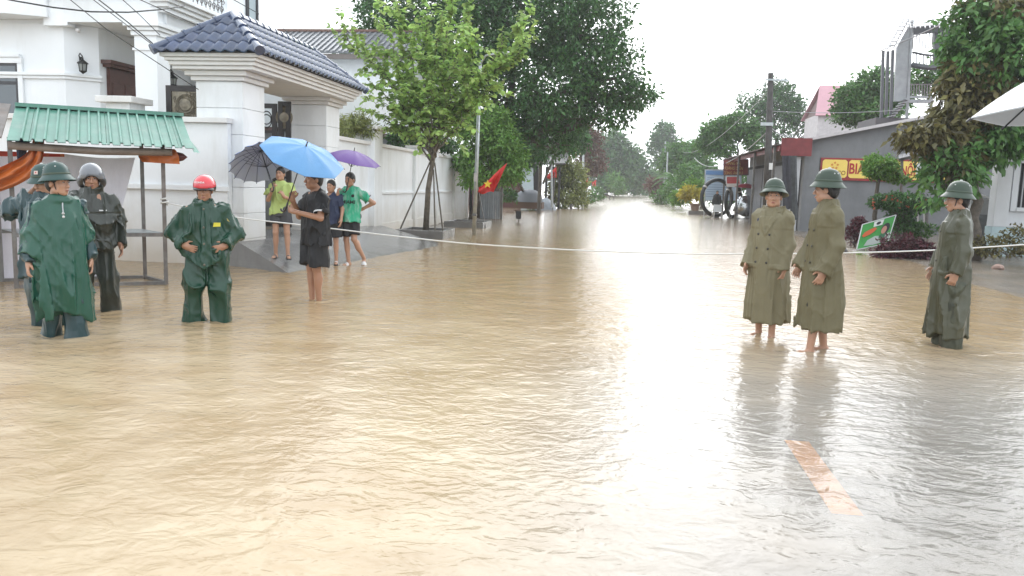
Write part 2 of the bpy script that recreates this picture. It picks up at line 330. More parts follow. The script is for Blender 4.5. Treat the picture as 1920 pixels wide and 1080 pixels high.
def crown_points(blobs, n, shell=0.45, gap=0.40, gscale=1.0, seed=0, flat=0.0):
    blobs = np.array(blobs, float); w = blobs[:,3]*blobs[:,4]*blobs[:,5]; w = w**0.75; w /= w.sum(); pts = []; nor = []
    r = np.random.default_rng(100+seed); left = n; it = 0
    while left > 0 and it < 12:
        m = int(left*2.2)+16; k = r.choice(len(blobs), m, p=w); d = unit(r.normal(size=(m, 3))); rad = (shell**3+(1-shell**3)*r.random(m))**(1/3)
        q = d*rad[:,None]; p = blobs[k,:3]+q*blobs[k,3:6]
        g = vnoise(p[:,0]*gscale, p[:,1]*gscale, p[:,2]*gscale, seed+20)*0.7+vnoise(p[:,0]*gscale*2.7, p[:,1]*gscale*2.7, p[:,2]*gscale*2.7, seed+21)*0.3
        ok = g > gap; p = p[ok]; d = d[ok]; pts.append(p[:left]); nor.append(d[:left]); left -= len(p[:left]); it += 1
    return np.concatenate(pts), np.concatenate(nor)
def limb_path(a, b, r, wob=0.12, n=7, sag=0.0):
    a = np.array(a, float); b = np.array(b, float); L_ = np.linalg.norm(b-a); P = []
    off = r.normal(size=(n, 3))*wob*L_*0.25
    for i in range(n):
        t_ = i/(n-1); p = a*(1-t_)+b*t_; p = p+off[i]*math.sin(math.pi*t_); p[2] += sag*L_*math.sin(math.pi*t_)*0.3; P.append(p)
    return P
def tree(name, label, base, fork, blobs, n_twig, per=7, leaf=0.16, wid=0.5, trunk_r=0.18, lmat=None, bmat=None, shape='rhomb', droop=0.3, shell=0.45, gap=0.40,
         gscale=1.0, seed=0, twig=0.28, cat='tree', group=None, up=0.5, limbs=True, trunks=None, kids=1):
    r = np.random.default_rng(500+seed); base = np.array(base, float); fork = np.array(fork, float)
    root = empty(name, base, label, cat, group); b = MB(); bmat = bmat or m_bark
    tp = limb_path(base, fork, r, 0.08, 8); b.tube(tp, [trunk_r*(1.25 if i == 0 else 1-0.45*i/7) for i in range(8)], 9)
    if limbs:
        for bl in blobs:
            c = np.array(bl[:3]); rr = trunk_r*0.5; lp = limb_path(fork if r.random() < .7 else tp[-2], c, r, 0.2, 7, 0.15); b.tube(lp, [rr*(1-0.75*i/6) for i in range(7)], 6)
            for k in range(4*kids):
                d = unit(r.normal(size=3)); e = c+d*np.array(bl[3:6])*0.8; s = lp[int(r.integers(3, 6))]; b.tube(limb_path(s, e, r, 0.2, 5), [rr*0.4*(1-0.2*i) for i in range(5)], 5)
    b.build('trunk', bmat, root, smooth=True)
    P, Nn = crown_points(blobs, n_twig, shell, gap, gscale, seed)
    n = len(P)*per; P2 = np.repeat(P, per, 0)+r.normal(size=(n, 3))*twig*np.array([0.55, 0.55, 0.4]); out_ = np.repeat(Nn, per, 0)
    D = out_*0.7+r.normal(size=(n, 3))*0.7; D[:,2] -= droop; Nm = r.normal(size=(n, 3))*0.55+out_*0.35; Nm[:,2] += up
    sz = leaf*(0.65+0.7*r.random(n)); lm = lmat if isinstance(lmat, list) else [lmat]
    leaves_mesh('crown', P2, D, Nm, sz, sz*wid*(0.8+0.4*r.random(n)), lm[0], root, shape)
    return root
# ------------------------------------------------------------------ materials for the left side
m_white = mat('white_paint', (0.80, 0.83, 0.85), 0.55, var=0.04, vscale=0.8, bump=0.08, bscale=30, stain=(0.55, 0.56, 0.55), sscale=1.3, samt=0.42)
m_wallw = mat('boundary_paint', (0.78, 0.80, 0.815), 0.6, var=0.05, vscale=1.2, bump=0.1, bscale=25, stain=(0.46, 0.45, 0.40), sscale=1.5, samt=0.42, grad=((0.42, 0.33, 0.21), 0.0, 1.0))
m_cornice = mat('cornice_paint', (0.70, 0.69, 0.675), 0.6, var=0.06, vscale=1.5, stain=(0.5, 0.48, 0.44), sscale=2.0, samt=0.3, bump=0.06, bscale=30)
m_tile = mat('blue_glazed_tile', (0.035, 0.055, 0.115), 0.16, var=0.25, vscale=5, spec=0.6, coat=0.6, island=0.18)
m_iron = mat('dark_iron', (0.022, 0.018, 0.017), 0.42, metal=0.3, var=0.3, vscale=6)
m_gold = mat('aged_gold', (0.20, 0.175, 0.13), 0.45, metal=0.4, var=0.35, vscale=14)
m_glass = mat('window_glass', (0.08, 0.10, 0.115), 0.04, spec=0.9)
m_frame = mat('window_frame', (0.03, 0.03, 0.035), 0.4)
m_wood = mat('red_brown_wood', (0.075, 0.026, 0.018), 0.45, var=0.3, vscale=5, bump=0.2, bscale=12)
m_lamp = mat('lantern_iron', (0.015, 0.017, 0.017), 0.4, metal=0.4)
m_conc = mat('wet_concrete', (0.15, 0.145, 0.14), 0.16, var=0.3, vscale=1.3, bump=0.25, bscale=22, stain=(0.085, 0.08, 0.075), sscale=1.1, samt=0.75, spec=0.6)
m_galv = mat('galvanised_steel', (0.42, 0.45, 0.46), 0.42, metal=0.75, var=0.2, vscale=7)
m_steelp = mat('painted_steel', (0.16, 0.155, 0.15), 0.5, metal=0.4, var=0.3, vscale=9, stain=(0.14, 0.07, 0.035), sscale=5, samt=0.6)

# ------------------------------------------------------------------ villa
HX0, HY0 = -12.56, 17.0
villa = empty('villa', (-13, 19.5, 0), 'white two-storey villa with columned porch and balcony behind the boundary wall', 'house')
bay = [(-22, 17.0), (HX0, 17.0), (-12.06, 17.5), (-12.06, 23.0), (-22, 23.0)]
MB().prism(bay, 0, 4.78).build('wall', m_white, villa)
def off(poly, d):
    n = len(poly); o = []
    for i in range(n):
        p0, p1, p2 = (np.array(poly[(i+k) % n], float) for k in (-1, 0, 1)); a = _n(p1-p0); b = _n(p2-p1)
        na = np.array([a[1], -a[0]]); nb = np.array([b[1], -b[0]]); m_ = na+nb; m_ = m_/(m_@na); o.append(tuple(p1+m_*d))
    return o
for z0, z1, e in ((3.56, 3.63, 0.05), (3.63, 3.70, 0.09)): MB().prism(off(bay[:3]+[(-12.06, 17.505), (-22, 17.505)], e)[:3]+[(-12.0, 17.56), (-22, 17.56)], z0, z1).build('moulding', m_white, villa, bevel=0.01)
# window of the bay
wL, wR = AY(-60, 120, 17)[0], AY(35, 120, 17)[0]; wz1, wz0 = AY(20, 119, 17)[2], 1.9
fr_ = MB(); fr_.box(wL-0.16, wR+0.12, 16.93, 17.0, wz1, wz1+0.13); fr_.box(wL-0.12, wR+0.09, 16.9, 17.0, wz1+0.13, wz1+0.2); fr_.box(wR, wR+0.12, 16.94, 17.0, wz0, wz1); fr_.box(wL-0.16, wL, 16.94, 17.0, wz0, wz1)
fr_.build('window_surround', m_white, villa, bevel=0.008)
w = MB().box(wL, wR, 16.97, 17.0, wz0, wz1).build('window', m_glass, villa)
f = MB(); f.box(wR-0.06, wR, 16.955, 16.99, wz0, wz1); f.box(wL, wR-0.06, 16.955, 16.99, wz1-0.05, wz1); f.box(wL, wR-0.06, 16.955, 16.99, wz1-0.47, wz1-0.40); f.box((wL+wR)/2-0.03, (wL+wR)/2+0.03, 16.957, 16.99, wz0, wz1-0.47); f.build('frame', m_frame, w)
# porch: recess wall with the brown door, ceiling, beam, columns
dr = MB(); dr.box(-12.06, -11.98, 17.75, 19.3, 0.4, 3.92); d_ = dr.build('door', m_wood, villa)
p = MB()
for i in range(3):
    for j in range(3): p.box(-11.98, -11.955, 17.85+0.47*i, 18.25+0.47*i, 0.6+1.05*j, 1.5+1.05*j)
p.build('door_panel', m_wood, d_, bevel=0.01)
dh = MB(); dh.box(-12.06, -11.86, 17.62, 19.45, 3.93, 4.0); dh.box(-12.06, -11.8, 17.56, 19.5, 4.0, 4.08); dh.build('header', m_wood, d_)
MB().box(-22, -10.1, 17.02, 23.0, 4.785, 5.05).build('porch_ceiling', m_white, villa)
bm_ = MB(); bm_.prism([(-12.9, 16.82), (-12.32, 16.82), (-12.32, 17.06), (-12.9, 17.06)], 4.70, 5.2); bm_.box(-12.315, -10.16, 16.8, 17.06, 4.77, 5.2); bm_.box(-10.42, -10.1, 17.065, 23, 4.72, 5.0); bm_.build('beam', m_white, villa)
def column(X0, X1, Y0, Y1):
    MB().box(X0, X1, Y0, Y1, 0, 4.55).build('column', m_white, villa, bevel=0.012)
    c = MB()
    for z0, z1, e in ((4.18, 4.24, 0.03), (4.50, 4.60, 0.05), (4.60, 4.68, 0.10), (4.68, 4.77, 0.16)): c.box(X0-e, X1+e, Y0-e, Y1+e, z0, z1-0.003)
    c.build('capital', m_white, villa, bevel=0.008)
column(-10.77, -10.24, 16.86, 17.38); column(-10.77, -10.24, 20.9, 21.4)
# stepped cornice of the balcony, turning the corner
cn = MB()
for k, (z0, z1, e) in enumerate(((5.0, 5.1, 0.02), (5.1, 5.19, 0.1), (5.19, 5.27, 0.17), (5.27, 5.36, 0.26))):
    cn.box(-10.1-0.2, -10.0+e, 16.85-e, 22.3, z0, z1-0.002)
    cn.box(-22, -10.31, 16.85-e, 17.4, z0+0.201, z1+0.199)
cn.build('cornice', m_white, villa, bevel=0.008)
MB().prism([(-22, 16.35), (-13.45, 16.35), (-12.75, 16.75), (-12.75, 17.0), (-22, 17.0)], 4.86, 5.3).build('cornice', m_white, villa, bevel=0.015)
up = MB(); up.box(-22, -10.9, 20.2, 23.2, 5.4, 9.5); up.box(-22, -12.4, 17.2, 20.19, 5.4, 9.5); up.build('upper_wall', m_white, villa)
pp = MB(); pp.box(-10.45, -10.05, 19.75, 20.15, 5.37, 6.35); pp.box(-10.5, -10.0, 19.7, 20.2, 6.35, 6.47); pp.build('balcony_post', m_white, villa, bevel=0.01)
# wrought balcony railing: rails and scrolls
rl = MB(); rl.bar((-10.12, 16.95, 6.2), (-10.12, 19.74, 6.2), 0.04); rl.bar((-10.12, 16.95, 5.45), (-10.12, 19.74, 5.45), 0.03); rl.bar((-12.2, 16.95, 6.2), (-10.12, 16.95, 6.2), 0.04)
def scroll(mb, c, r_, turns, ax, bx, th=0.008, flip=1, n=18):
    P = [np.array(c)+(np.array(ax)*math.cos(flip*a)+np.array(bx)*math.sin(flip*a))*r_*(1-0.75*i/n) for i, a in ((i, turns*2*math.pi*i/n) for i in range(n+1))]; mb.tube(P, th, 4, caps=False)
for i in range(14):
    y = 17.05+0.195*i
    for j, (dz, fl) in enumerate(((5.62, 1), (5.85, -1), (6.05, 1))): scroll(rl, (-10.12, y+0.05*(j % 2), dz), 0.10, 1.4, (0, 1, 0), (0, 0, 1), 0.009, fl)
    rl.bar((-10.12, y, 5.45), (-10.12, y, 6.2), 0.014)
rl.build('railing', mat('bronze_railing', (0.06, 0.045, 0.032), 0.4, metal=0.5, var=0.3, vscale=20), villa)
wy0, wy1 = AX(462, 20, -10.9)[1], AX(480, 20, -10.9)[1]
w = MB().box(-10.9, -10.88, wy0, wy1, 5.75, 8.2).build('window', mat('sky_glass', (0.45, 0.52, 0.56), 0.05, spec=0.9), villa)
f = MB()
for a, b_ in ((wy0-0.06, wy0+0.06), (wy1-0.06, wy1+0.06)): f.box(-10.9, -10.84, a, b_, 5.7, 8.2)
f.build('frame', m_frame, w)
def wall_lamp(pos, sgn=1, par=villa, s=1.0):
    x, y, z = pos; o = MB(); o.box(x-0.035*s, x+0.035*s, y-0.05, y, z-0.12*s, z+0.12*s)
    o.tube([(x, y-0.05, z+0.02), (x+sgn*0.02, y-0.13*s, z+0.14*s), (x+sgn*0.1*s, y-0.2*s, z+0.17*s), (x+sgn*0.17*s, y-0.22*s, z+0.1*s)], 0.014*s, 6)
    c = (x+sgn*0.17*s, y-0.22*s, z-0.12*s)
    o.lathe([(0.0, 0.2*s), (0.02*s, 0.19*s), (0.025*s, 0.15*s), (0.115*s, 0.08*s), (0.12*s, 0.06*s)], c, 8); o.lathe([(0.05*s, -0.13*s), (0.09*s, -0.1*s), (0.0, -0.17*s)], c, 8)
    for k in range(6): a = k*math.pi/3; o.bar((c[0]+0.095*s*math.cos(a), c[1]+0.095*s*math.sin(a), c[2]+0.06*s), (c[0]+0.075*s*math.cos(a), c[1]+0.075*s*math.sin(a), c[2]-0.1*s), 0.012*s)
    l = o.build('wall_lamp', m_lamp, par); MB().lathe([(0.085*s, 0.055*s), (0.065*s, -0.095*s)], c, 8).build('pane', mat('lantern_glass', (0.25, 0.27, 0.26), 0.15, spec=0.7), l)
q = AY(154, 117, 17.22); wall_lamp((q[0], 17.22, q[2]), 1)
q = AY(322, 152, 20.2); wall_lamp((q[0], 20.2, q[2]+0.1), 1)
cm = MB(); q = AY(146, 57, 17.1); cm.tube([(q[0]-0.1, 17.2, q[2]+0.05), (q[0]-0.05, 17.12, q[2]+0.03), (q[0]+0.1, 16.98, q[2]-0.03)], [0.025, 0.04, 0.045], 10); cm.build('security_camera', [mat('camera_white', (0.7, 0.7, 0.7), 0.4)], villa, smooth=True)
# porch back wall behind the door side, seen right of the column
MB().box(-12.0, -10.6, 21.6, 21.7, 0, 4.78).build('porch_wall', m_white, villa)

# ------------------------------------------------------------------ neighbouring house behind the gateway
nb = empty('neighbour_house', (-13, 33, 0), 'white house with grey tiled roof rising behind the gateway roof', 'house')
a0, a1 = AY(500, 60, 31), AY(700, 60, 31)
MB().box(a0[0]-4, -8.4, 31.2, 40, 0, 6.3).build('wall', m_white, nb)
rz0, rz1 = AY(520, 96, 30.4)[2], AY(520, 58, 32.6)[2]
rf = MB(); rf.slab([(a0[0]-4, 30.4, rz0), (-8.0, 30.4, rz0), (-8.0, 32.8, rz1), (a0[0]-4, 32.8, rz1)], 0.06)
r_ = rf.build('roof', mat('grey_roof', (0.16, 0.17, 0.185), 0.35, var=0.15, vscale=3), nb); ribs = MB()
x = a0[0]-4
while x < -8.0: ribs.bar((x, 30.38, rz0+0.01), (x, 32.82, rz1+0.01), 0.1, 0.07); x += 0.24
for k in range(1, 6): ribs.bar((a0[0]-4, 30.4+0.4*k, rz0+(rz1-rz0)*k/6+0.035), (-8.0, 30.4+0.4*k, rz0+(rz1-rz0)*k/6+0.035), 0.03, 0.02)
ribs.build('roof_rib', MATS['grey_roof'], r_); MB().bar((a0[0]-4, 32.8, rz1+0.06), (-8.0, 32.8, rz1+0.06), 0.16, 0.1).build('ridge', mat('rust_ridge', (0.14, 0.075, 0.055), 0.6), r_)
MB().box(a0[0]-4, -8.0, 30.45, 30.6, rz0-0.25, rz0-0.06).build('eave_board', mat('eave_brown', (0.14, 0.12, 0.11), 0.6), nb)
lw = MB(); lw.box(-12.0, -7.9, 24.0, 30.3, 3.05, 4.4); lw.build('annex_wall', m_white, nb); MB().box(-12.1, -7.8, 23.9, 30.35, 2.93, 3.04).build('annex_beam', mat('dark_red_beam', (0.10, 0.055, 0.05), 0.6), nb); MB().box(-12.0, -8.0, 24.1, 30.3, 0, 2.92).build('annex_base', mat('annex_grey', (0.22, 0.23, 0.235), 0.7, var=0.2), nb)

# ------------------------------------------------------------------ boundary wall facing the side street
bw = empty('boundary_wall', (-10, 12.78, 0), 'long white boundary wall with ledge behind the green roofed stall', 'wall')
MB().box(-16, -6.5, 12.70, 12.84, -0.3, 2.36).build('wall_panel', m_wallw, bw)
MB().box(-16, -6.47, 12.63, 12.845, 2.363, 2.45).build('coping', m_cornice, bw, bevel=0.008)
MB().box(-16, -6.47, 12.64, 12.697, 1.24, 1.33).build('ledge', m_wallw, bw, bevel=0.008)
MB().box(-6.9, -6.503, 12.67, 12.697, -0.2, 1.237).build('pilaster', m_wallw, bw)
pl0, pl1 = AY(202, 195, 12.6)[0], AY(246, 195, 12.6)[0]; pz = AY(220, 181, 12.55)[2]
MB().box(pl0, pl1, 12.55, 12.99, 2.455, pz-0.1).build('pillar', m_wallw, bw); MB().box(pl0-0.13, pl1+0.1, 12.45, 13.08, pz-0.098, pz+0.005).build('pillar_cap', m_cornice, bw, bevel=0.01)

# ------------------------------------------------------------------ gateway with hipped tile roof
gw = empty('gateway', (-6.7, 15.2, 0), 'white gateway with moulded cornice and blue tiled hip roof', 'gate')
def gate_col(y0, y1, x0=-7.12, x1=-6.3):
    MB().box(x0+0.02, x1-0.02, y0+0.02, y1-0.02, -0.2, 3.06).build('column', m_wallw, gw); n = 7; hh = 3.06/n
    for k in range(n): MB().box(x0, x1, y0, y1, hh*k+0.004-(0.2 if k == 0 else 0), hh*(k+1)-0.004).build('stone_block', m_wallw, gw, bevel=0.006)
    c = MB(); c.box(x0-0.06, x1+0.06, y0-0.06, y1+0.06, 3.062, 3.135); c.box(x0-0.13, x1+0.13, y0-0.13, y1+0.13, 3.137, 3.217); c.build('capital', m_cornice, gw, bevel=0.01)
gate_col(12.85, 13.68); gate_col(16.7, 17.5)
EX0, EX1, EY0, EY1 = -7.60, -5.80, 12.42, 17.80
cn = MB()
for z0, z1, e in ((3.22, 3.28, 0.20), (3.28, 3.345, 0.155), (3.345, 3.40, 0.11), (3.40, 3.465, 0.06)): cn.box(EX0+e, EX1-e, EY0+e, EY1-e, z0, z1-0.002)
cn.build('cornice', m_cornice, gw, bevel=0.008)
RX, RZ, EZ = -6.70, 4.20, 3.475; RY0, RY1 = EY0+0.90, EY1-0.90
rd = MB(); rd.add([(EX0, EY0, EZ), (EX1, EY0, EZ), (EX1, EY1, EZ), (EX0, EY1, EZ), (RX, RY0, RZ-0.01), (RX, RY1, RZ-0.01)], [(3,2,1,0), (0,1,4), (1,2,5,4), (2,3,5), (3,0,4,5)])
deck = rd.build('roof', mat('roof_deck', (0.03, 0.035, 0.05), 0.6), gw)
def tile_slope(e0, e1, apex_a, apex_b, rows, tw=0.2):
    """tiles between the eave e0-e1 and the ridge apex_a-apex_b; cut along the hips"""
    e0, e1, apex_a, apex_b = (np.array(q, float) for q in (e0, e1, apex_a, apex_b)); u = _n(e1-e0); W = np.linalg.norm(e1-e0)
    v = apex_a-e0; v = v-u*(v@u); S = np.linalg.norm(v); v = v/S; n = np.cross(u, v); la = (apex_a-e0)@u; lb = (apex_b-e0)@u; rh = S/rows; cnt = int(round(W/tw)); tw = W/cnt
    for r_ in range(rows):
        for k in range(cnt):
            V = []; nx = 6
            for j, (vv, lift) in enumerate(((r_*rh-0.03, 0.052), ((r_+1)*rh+0.02, 0.022))):
                for i in range(nx+1):
                    a = i/nx; V.append((k*tw+a*tw, vv, lift+0.024*math.sin(2*math.pi*a)*1.0))
            V += [(x, y, z-0.035) for x, y, z in V[:nx+1]]
            fc = [(i, i+1, nx+2+i, nx+1+i) for i in range(nx)]+[(2*(nx+1)+i, 2*(nx+1)+i+1, i+1, i) for i in range(nx)]
            bmm = bmesh.new(); vs_ = [bmm.verts.new(q) for q in V]
            for q in fc: bmm.faces.new([vs_[i] for i in q])
            for (px, pn) in (((0, 0, 0), (-S, la, 0)), ((W, 0, 0), (S, W-lb, 0))):     # hip cuts
                g = bmm.verts[:]+bmm.edges[:]+bmm.faces[:]; bmesh.ops.bisect_plane(bmm, geom=g, plane_co=px, plane_no=pn, clear_outer=True)
            if len(bmm.faces) < 2: bmm.free(); continue
            VV = [e0+u*q.co.x+v*q.co.y+n*q.co.z for q in bmm.verts]; bmm.verts.index_update(); FF = [tuple(q.index for q in fa.verts) for fa in bmm.faces]; bmm.free()
            mesh_obj('roof_tile', VV, FF, m_tile, deck, smooth=True)
A = (EX0, EY0, EZ); B = (EX1, EY0, EZ); C_ = (EX1, EY1, EZ); D_ = (EX0, EY1, EZ); T0 = (RX, RY0, RZ); T1 = (RX, RY1, RZ)
tile_slope(A, B, T0, T0, 4); tile_slope(B, C_, T0, T1, 4); tile_slope(C_, D_, T1, T1, 4, 0.3); tile_slope(D_, A, T1, T0, 4, 0.36)
for a, b in ((T0, A), (T0, B), (T1, C_), (T1, D_), (T0, T1)):
    a = np.array(a)+[0,0,0.03]; b = np.array(b)+[0,0,0.03]; Ln = np.linalg.norm(b-a); n = max(3, int(round(Ln/0.27)))
    for k in range(n):
        p0 = a+(b-a)*(k/n); p1 = a+(b-a)*((k+1.12)/n); MB().tube([p0, p0+(p1-p0)*0.86, p0+(p1-p0)*0.861, p1], [0.062, 0.072, 0.085, 0.085], 12).build('ridge_cap', m_tile, deck, smooth=False)
# gate leaves folded open
def gate_leaf(x0, x1, y, z1, relief=None, par=gw):
    lf = MB(); z0 = 0.45
    for a, b in ((x0, x0+0.1), (x1-0.1, x1)): lf.box(a, b, y-0.03, y+0.03, z0, z1)
    for a, b in ((z0, z0+0.12), (1.15, 1.25), (z1-0.1, z1), (z1-0.62, z1-0.56)): lf.box(x0+0.101, x1-0.101, y-0.028, y+0.028, a, b)
    l = lf.build('gate_leaf', m_iron, par); sc = MB(); w_ = x1-x0-0.2; cx = (x0+x1)/2
    for (zc, s) in ((1.5, 1), (1.85, -1), (2.2, 1)):
        if zc > z1-0.75: continue
        for sg in (-1, 1): scroll(sc, (cx+sg*w_*0.24, y, zc), min(0.15, w_*0.24), 1.3, (sg, 0, 0), (0, 0, s), 0.014)
    n = 24
    for rr in (0.17, 0.10): sc.tube([(cx+min(rr, w_*.45)*math.cos(a), y, z1-0.33+rr*math.sin(a)) for a in np.linspace(0, 2*math.pi, n)], 0.012, 4)
    sc.build('scrollwork', m_iron, l)
    if relief:
        g = MB(); g.box(x0+0.101, x1-0.101, y-0.012, y+0.012, z1-0.555, z1-0.101)
        for k in range(28):
            a = random.random()*6.28; rr = random.random()*0.3; scroll(g, (x0+0.13+random.random()*(w_-0.06), y-0.015, z1-0.53+random.random()*0.4), 0.03+0.035*random.random(), 1.2, (math.cos(a), 0, math.sin(a)), (-math.sin(a), 0, math.cos(a)), 0.008)
        for rr in (0.175, 0.15): g.tube([(cx+rr*math.cos(a), y-0.018, z1-0.33+rr*math.sin(a)) for a in np.linspace(0, 2*math.pi, n)], 0.012, 4)
        g.lathe([(0.12, 0), (0.1, 0.02), (0, 0.03)], (cx, y-0.012, z1-0.33), 16, M=np.array([[1,0,0],[0,0,-1],[0,1,0]]))
        g.build('relief_panel', m_gold, l)
q = AY(312, 160, 13.4); gate_leaf(q[0], q[0]+0.72, 13.4, q[2], True)
q = AY(480, 192, 16.45); q2 = AY(519, 192, 16.45); gate_leaf(q[0], q2[0], 16.45, q[2]-0.02); q = AY(522, 190, 16.3); q2 = AY(545, 195, 16.3); gate_leaf(q[0], q2[0], 16.3, q[2], True)

# ------------------------------------------------------------------ ramp and street wall
rp = MB(); NS, NT = 26, 12; P = []
for i in range(NS+1):
    s = i/NS; row = []
    for j in range(NT+1):
        t_ = j/NT; a0 = np.array([-7.4, 12.87, 0.44])*(1-s)+np.array([-7.4, 20.8, 0.36])*s; a = np.array([-6.28, 12.58, 0.42])*(1-s)+np.array([-6.28, 20.8, 0.30])*s; b = np.array([-4.93, 11.90, -0.085])*(1-s)+np.array([-3.45, 19.3, -0.085])*s
        if i > NS-4: b[0] -= 0.5*(i-NS+4)/4
        if t_ < 0.25: b = a; a = a0; t_ = t_/0.25
        else: t_ = (t_-0.25)/0.75
        p_ = a*(1-t_)+b*t_; p_[1] = p_[1]+0.0; p_[2] += 0.02*(vnoise(np.float64(p_[0]*1.5), np.float64(p_[1]*1.5), np.float64(0), 33)-0.5); row.append(p_)
    P.append(row)
rp.grid(P, flip=True)
for seq in (P[0], P[-1]): rp.grid([[p_ for p_ in seq], [np.array([p_[0], p_[1], -0.2]) for p_ in seq]], flip=(seq is P[0]))
rp.build('ramp', m_conc, kind='structure', label='wet grey concrete ramp sloping from the gateway into the water')
RAMP = BVHTree.FromPolygons([tuple(p_) for row in P for p_ in row], [(i*(NT+1)+j, i*(NT+1)+j+1, (i+1)*(NT+1)+j+1, (i+1)*(NT+1)+j) for i in range(NS) for j in range(NT)])
def ramp_hit(u, v):
    d = ray(u, v); h_ = RAMP.ray_cast(Vector(CAM), Vector(d/np.linalg.norm(d))); return np.array(h_[0]) if h_[0] is not None else G(u, v, 0.05)

sw = empty('street_wall', (-6.6, 25, 0), 'white panelled street wall with pilasters beside the young tree', 'wall')
segs = [17.51, 20.3, 24.75, 27.8, 30.8, 33.4]
for i in range(5):
    y0, y1 = segs[i]+(0.72 if i == 1 else 0.12 if i else 0), segs[i+1]; x = -6.5
    MB().box(x-0.2, x-0.02, y0, y1, -0.2, 2.40).build('wall_panel', m_wallw, sw)
    MB().box(x-0.26, x+0.04, y0, y1-0.002, 2.402, 2.49).build('coping', m_cornice, sw, bevel=0.01)
    MB().box(x-0.02, x+0.025, y0+0.003, y1-0.003, 1.13, 1.20).build('ledge', m_wallw, sw, bevel=0.008)
    MB().box(x-0.021, x+0.015, y0+0.003, y1-0.003, -0.2, 0.32).build('plinth', m_wallw, sw)
MB().box(-6.95, -6.36, 20.3, 21.0, -0.2, 2.80).build('pillar', m_wallw, sw, bevel=0.01); MB().box(-7.03, -6.28, 20.22, 21.08, 2.802, 2.90).build('pillar_cap', m_cornice, sw, bevel=0.012)
for y in segs[2:]: 
    MB().box(-6.72, -6.42, y+0.002, y+0.118 if y < 33 else y+0.3, -0.2, 2.55).build('pilaster', m_wallw, sw, bevel=0.006); MB().box(-6.76, -6.38, y-0.03, y+0.15 if y < 33 else y+0.33, 2.552, 2.62).build('pilaster_cap', m_cornice, sw)

# ------------------------------------------------------------------ green roofed stall
ang = R(35); e1 = np.array([math.cos(ang), math.sin(ang), 0]); e2 = np.array([-math.sin(ang), math.cos(ang), 0]); SF = np.array([-6.13, 10.17, 0.0])
st = empty('market_stall', SF-e1*1.2+e2*0.4, 'market stall of steel posts under a green ribbed metal roof', 'stall')
eR = np.array([-5.64, 10.08, 1.85]); LEN = 3.0
mg = mat('green_sheet', (0.085, 0.225, 0.175), 0.36, var=0.15, vscale=2.5, stain=(0.20, 0.28, 0.245), sscale=3.5, samt=0.65, spec=0.5, island=0.1)
def roof_sheet(x0, x1):
    sec = []; pitch = 0.122; k = math.ceil(x0/pitch)
    prof = [(x0, 0)]
    while k*pitch < x1-0.03:
        c = k*pitch
        if c-0.025 > x0: prof += [(c-0.024, 0), (c-0.012, 0.032), (c+0.010, 0.032), (c+0.014, 0)]
        k += 1
    prof.append((x1, 0)); rows = []
    for D_v, zz in ((0, 0.0), (1.5, 0.5)): rows.append([eR-e1*px+e2*D_v+np.array([0, 0, zz+pw]) for px, pw in prof])
    o = MB(); o.grid(rows, flip=True); o.grid([[q-np.array([0,0,0.008]) for q in r__] for r__ in rows]); return o.build('roof_sheet', mg, st)
for a, b in ((0.0, 0.17), (0.175, 1.02), (1.025, 1.87), (1.875, 2.10)): roof_sheet(a, b)
bk = MB()
tp = [eR-e1*px+e2*1.5+np.array([0,0,0.5]) for px in (-0.02, 2.1)]; bk.bar(tp[0]+[0,0,0.025], tp[1]+[0,0,0.025], 0.16, 0.05); bk.build('ridge_flashing', mg, st)
MB().add([eR+e1*0.0, eR+e1*0.0+e2*0.35+[0,0,0.116], eR+e1*0.07+e2*0.3+[0,0,0.02], eR+e1*0.08+[0,0,-0.06], eR+[0,0,-0.05]], [(0,1,2,3,4)]).build('bent_edge', mg, st)
rear = MB(); rear.slab([tuple(eR-e1*q1+e2*q2+np.array([0,0,q3])) for q1, q2, q3 in ((2.1, 1.5, 0.49), (0, 1.5, 0.49), (0, 2.4, 0.1), (2.1, 2.4, 0.1))], 0.006); rear.build('rear_roof_sheet', mg, st)
e2p = _n(np.array([-0.61, 0.48, 0])); DP = 0.776; post = lambda a, d, z0, z1, w=0.05: MB().bar((*(SF-e1*a+e2p*d)[:2], z0), (*(SF-e1*a+e2p*d)[:2], z1), w, w, up=(e2[0], e2[1], 0)).build('post', m_steelp, st)
for a, d, z in ((0, 0, 1.9), (0, DP, 2.15), (1.75, 0, 1.9), (1.75, DP, 2.15)): post(a, d, -0.12, z, 0.05)
for zz, nm in ((0.68, 'rail'), (0.02, 'rail')):
    for (a0_, d0, a1_, d1) in ((0, 0, 0, DP), (0.03, 0, 1.72, 0), (0.03, DP, 1.72, DP)):
        p0 = SF-e1*a0_+e2p*d0; p1 = SF-e1*a1_+e2p*d1; MB().bar((p0[0], p0[1], zz), (p1[0], p1[1], zz), 0.04, 0.05).build(nm, m_steelp, st)
q = [tuple((SF-e1*a+e2p*d)[:2])+(0.715,) for a, d in ((0.03, 0.03), (0.03, DP-0.03), (1.72, DP-0.03), (1.72, 0.03))]; MB().slab(q[::-1], -0.012).build('table_top', m_galv, st)
MB().tube([eR-e1*0.25+e2*0.16+[0,0,-0.06], eR-e1*1.1+e2*0.16+[0,0,-0.085], eR-e1*2.1+e2*0.16+[0,0,-0.06]], 0.05, 10).build('eave_roller', mat('rolled_awning', (0.20, 0.16, 0.135), 0.6, var=0.3, vscale=5, stain=(0.3, 0.27, 0.24), sscale=3, samt=0.5), st, smooth=True)
for d_v, zz in ((0.3, 0.08), (0.9, 0.28)): MB().bar(eR-e1*0.05+e2*d_v+[0,0,zz-0.03], eR-e1*2.1+e2*d_v+[0,0,zz-0.03], 0.04, 0.05).build('purlin', m_steelp, st)
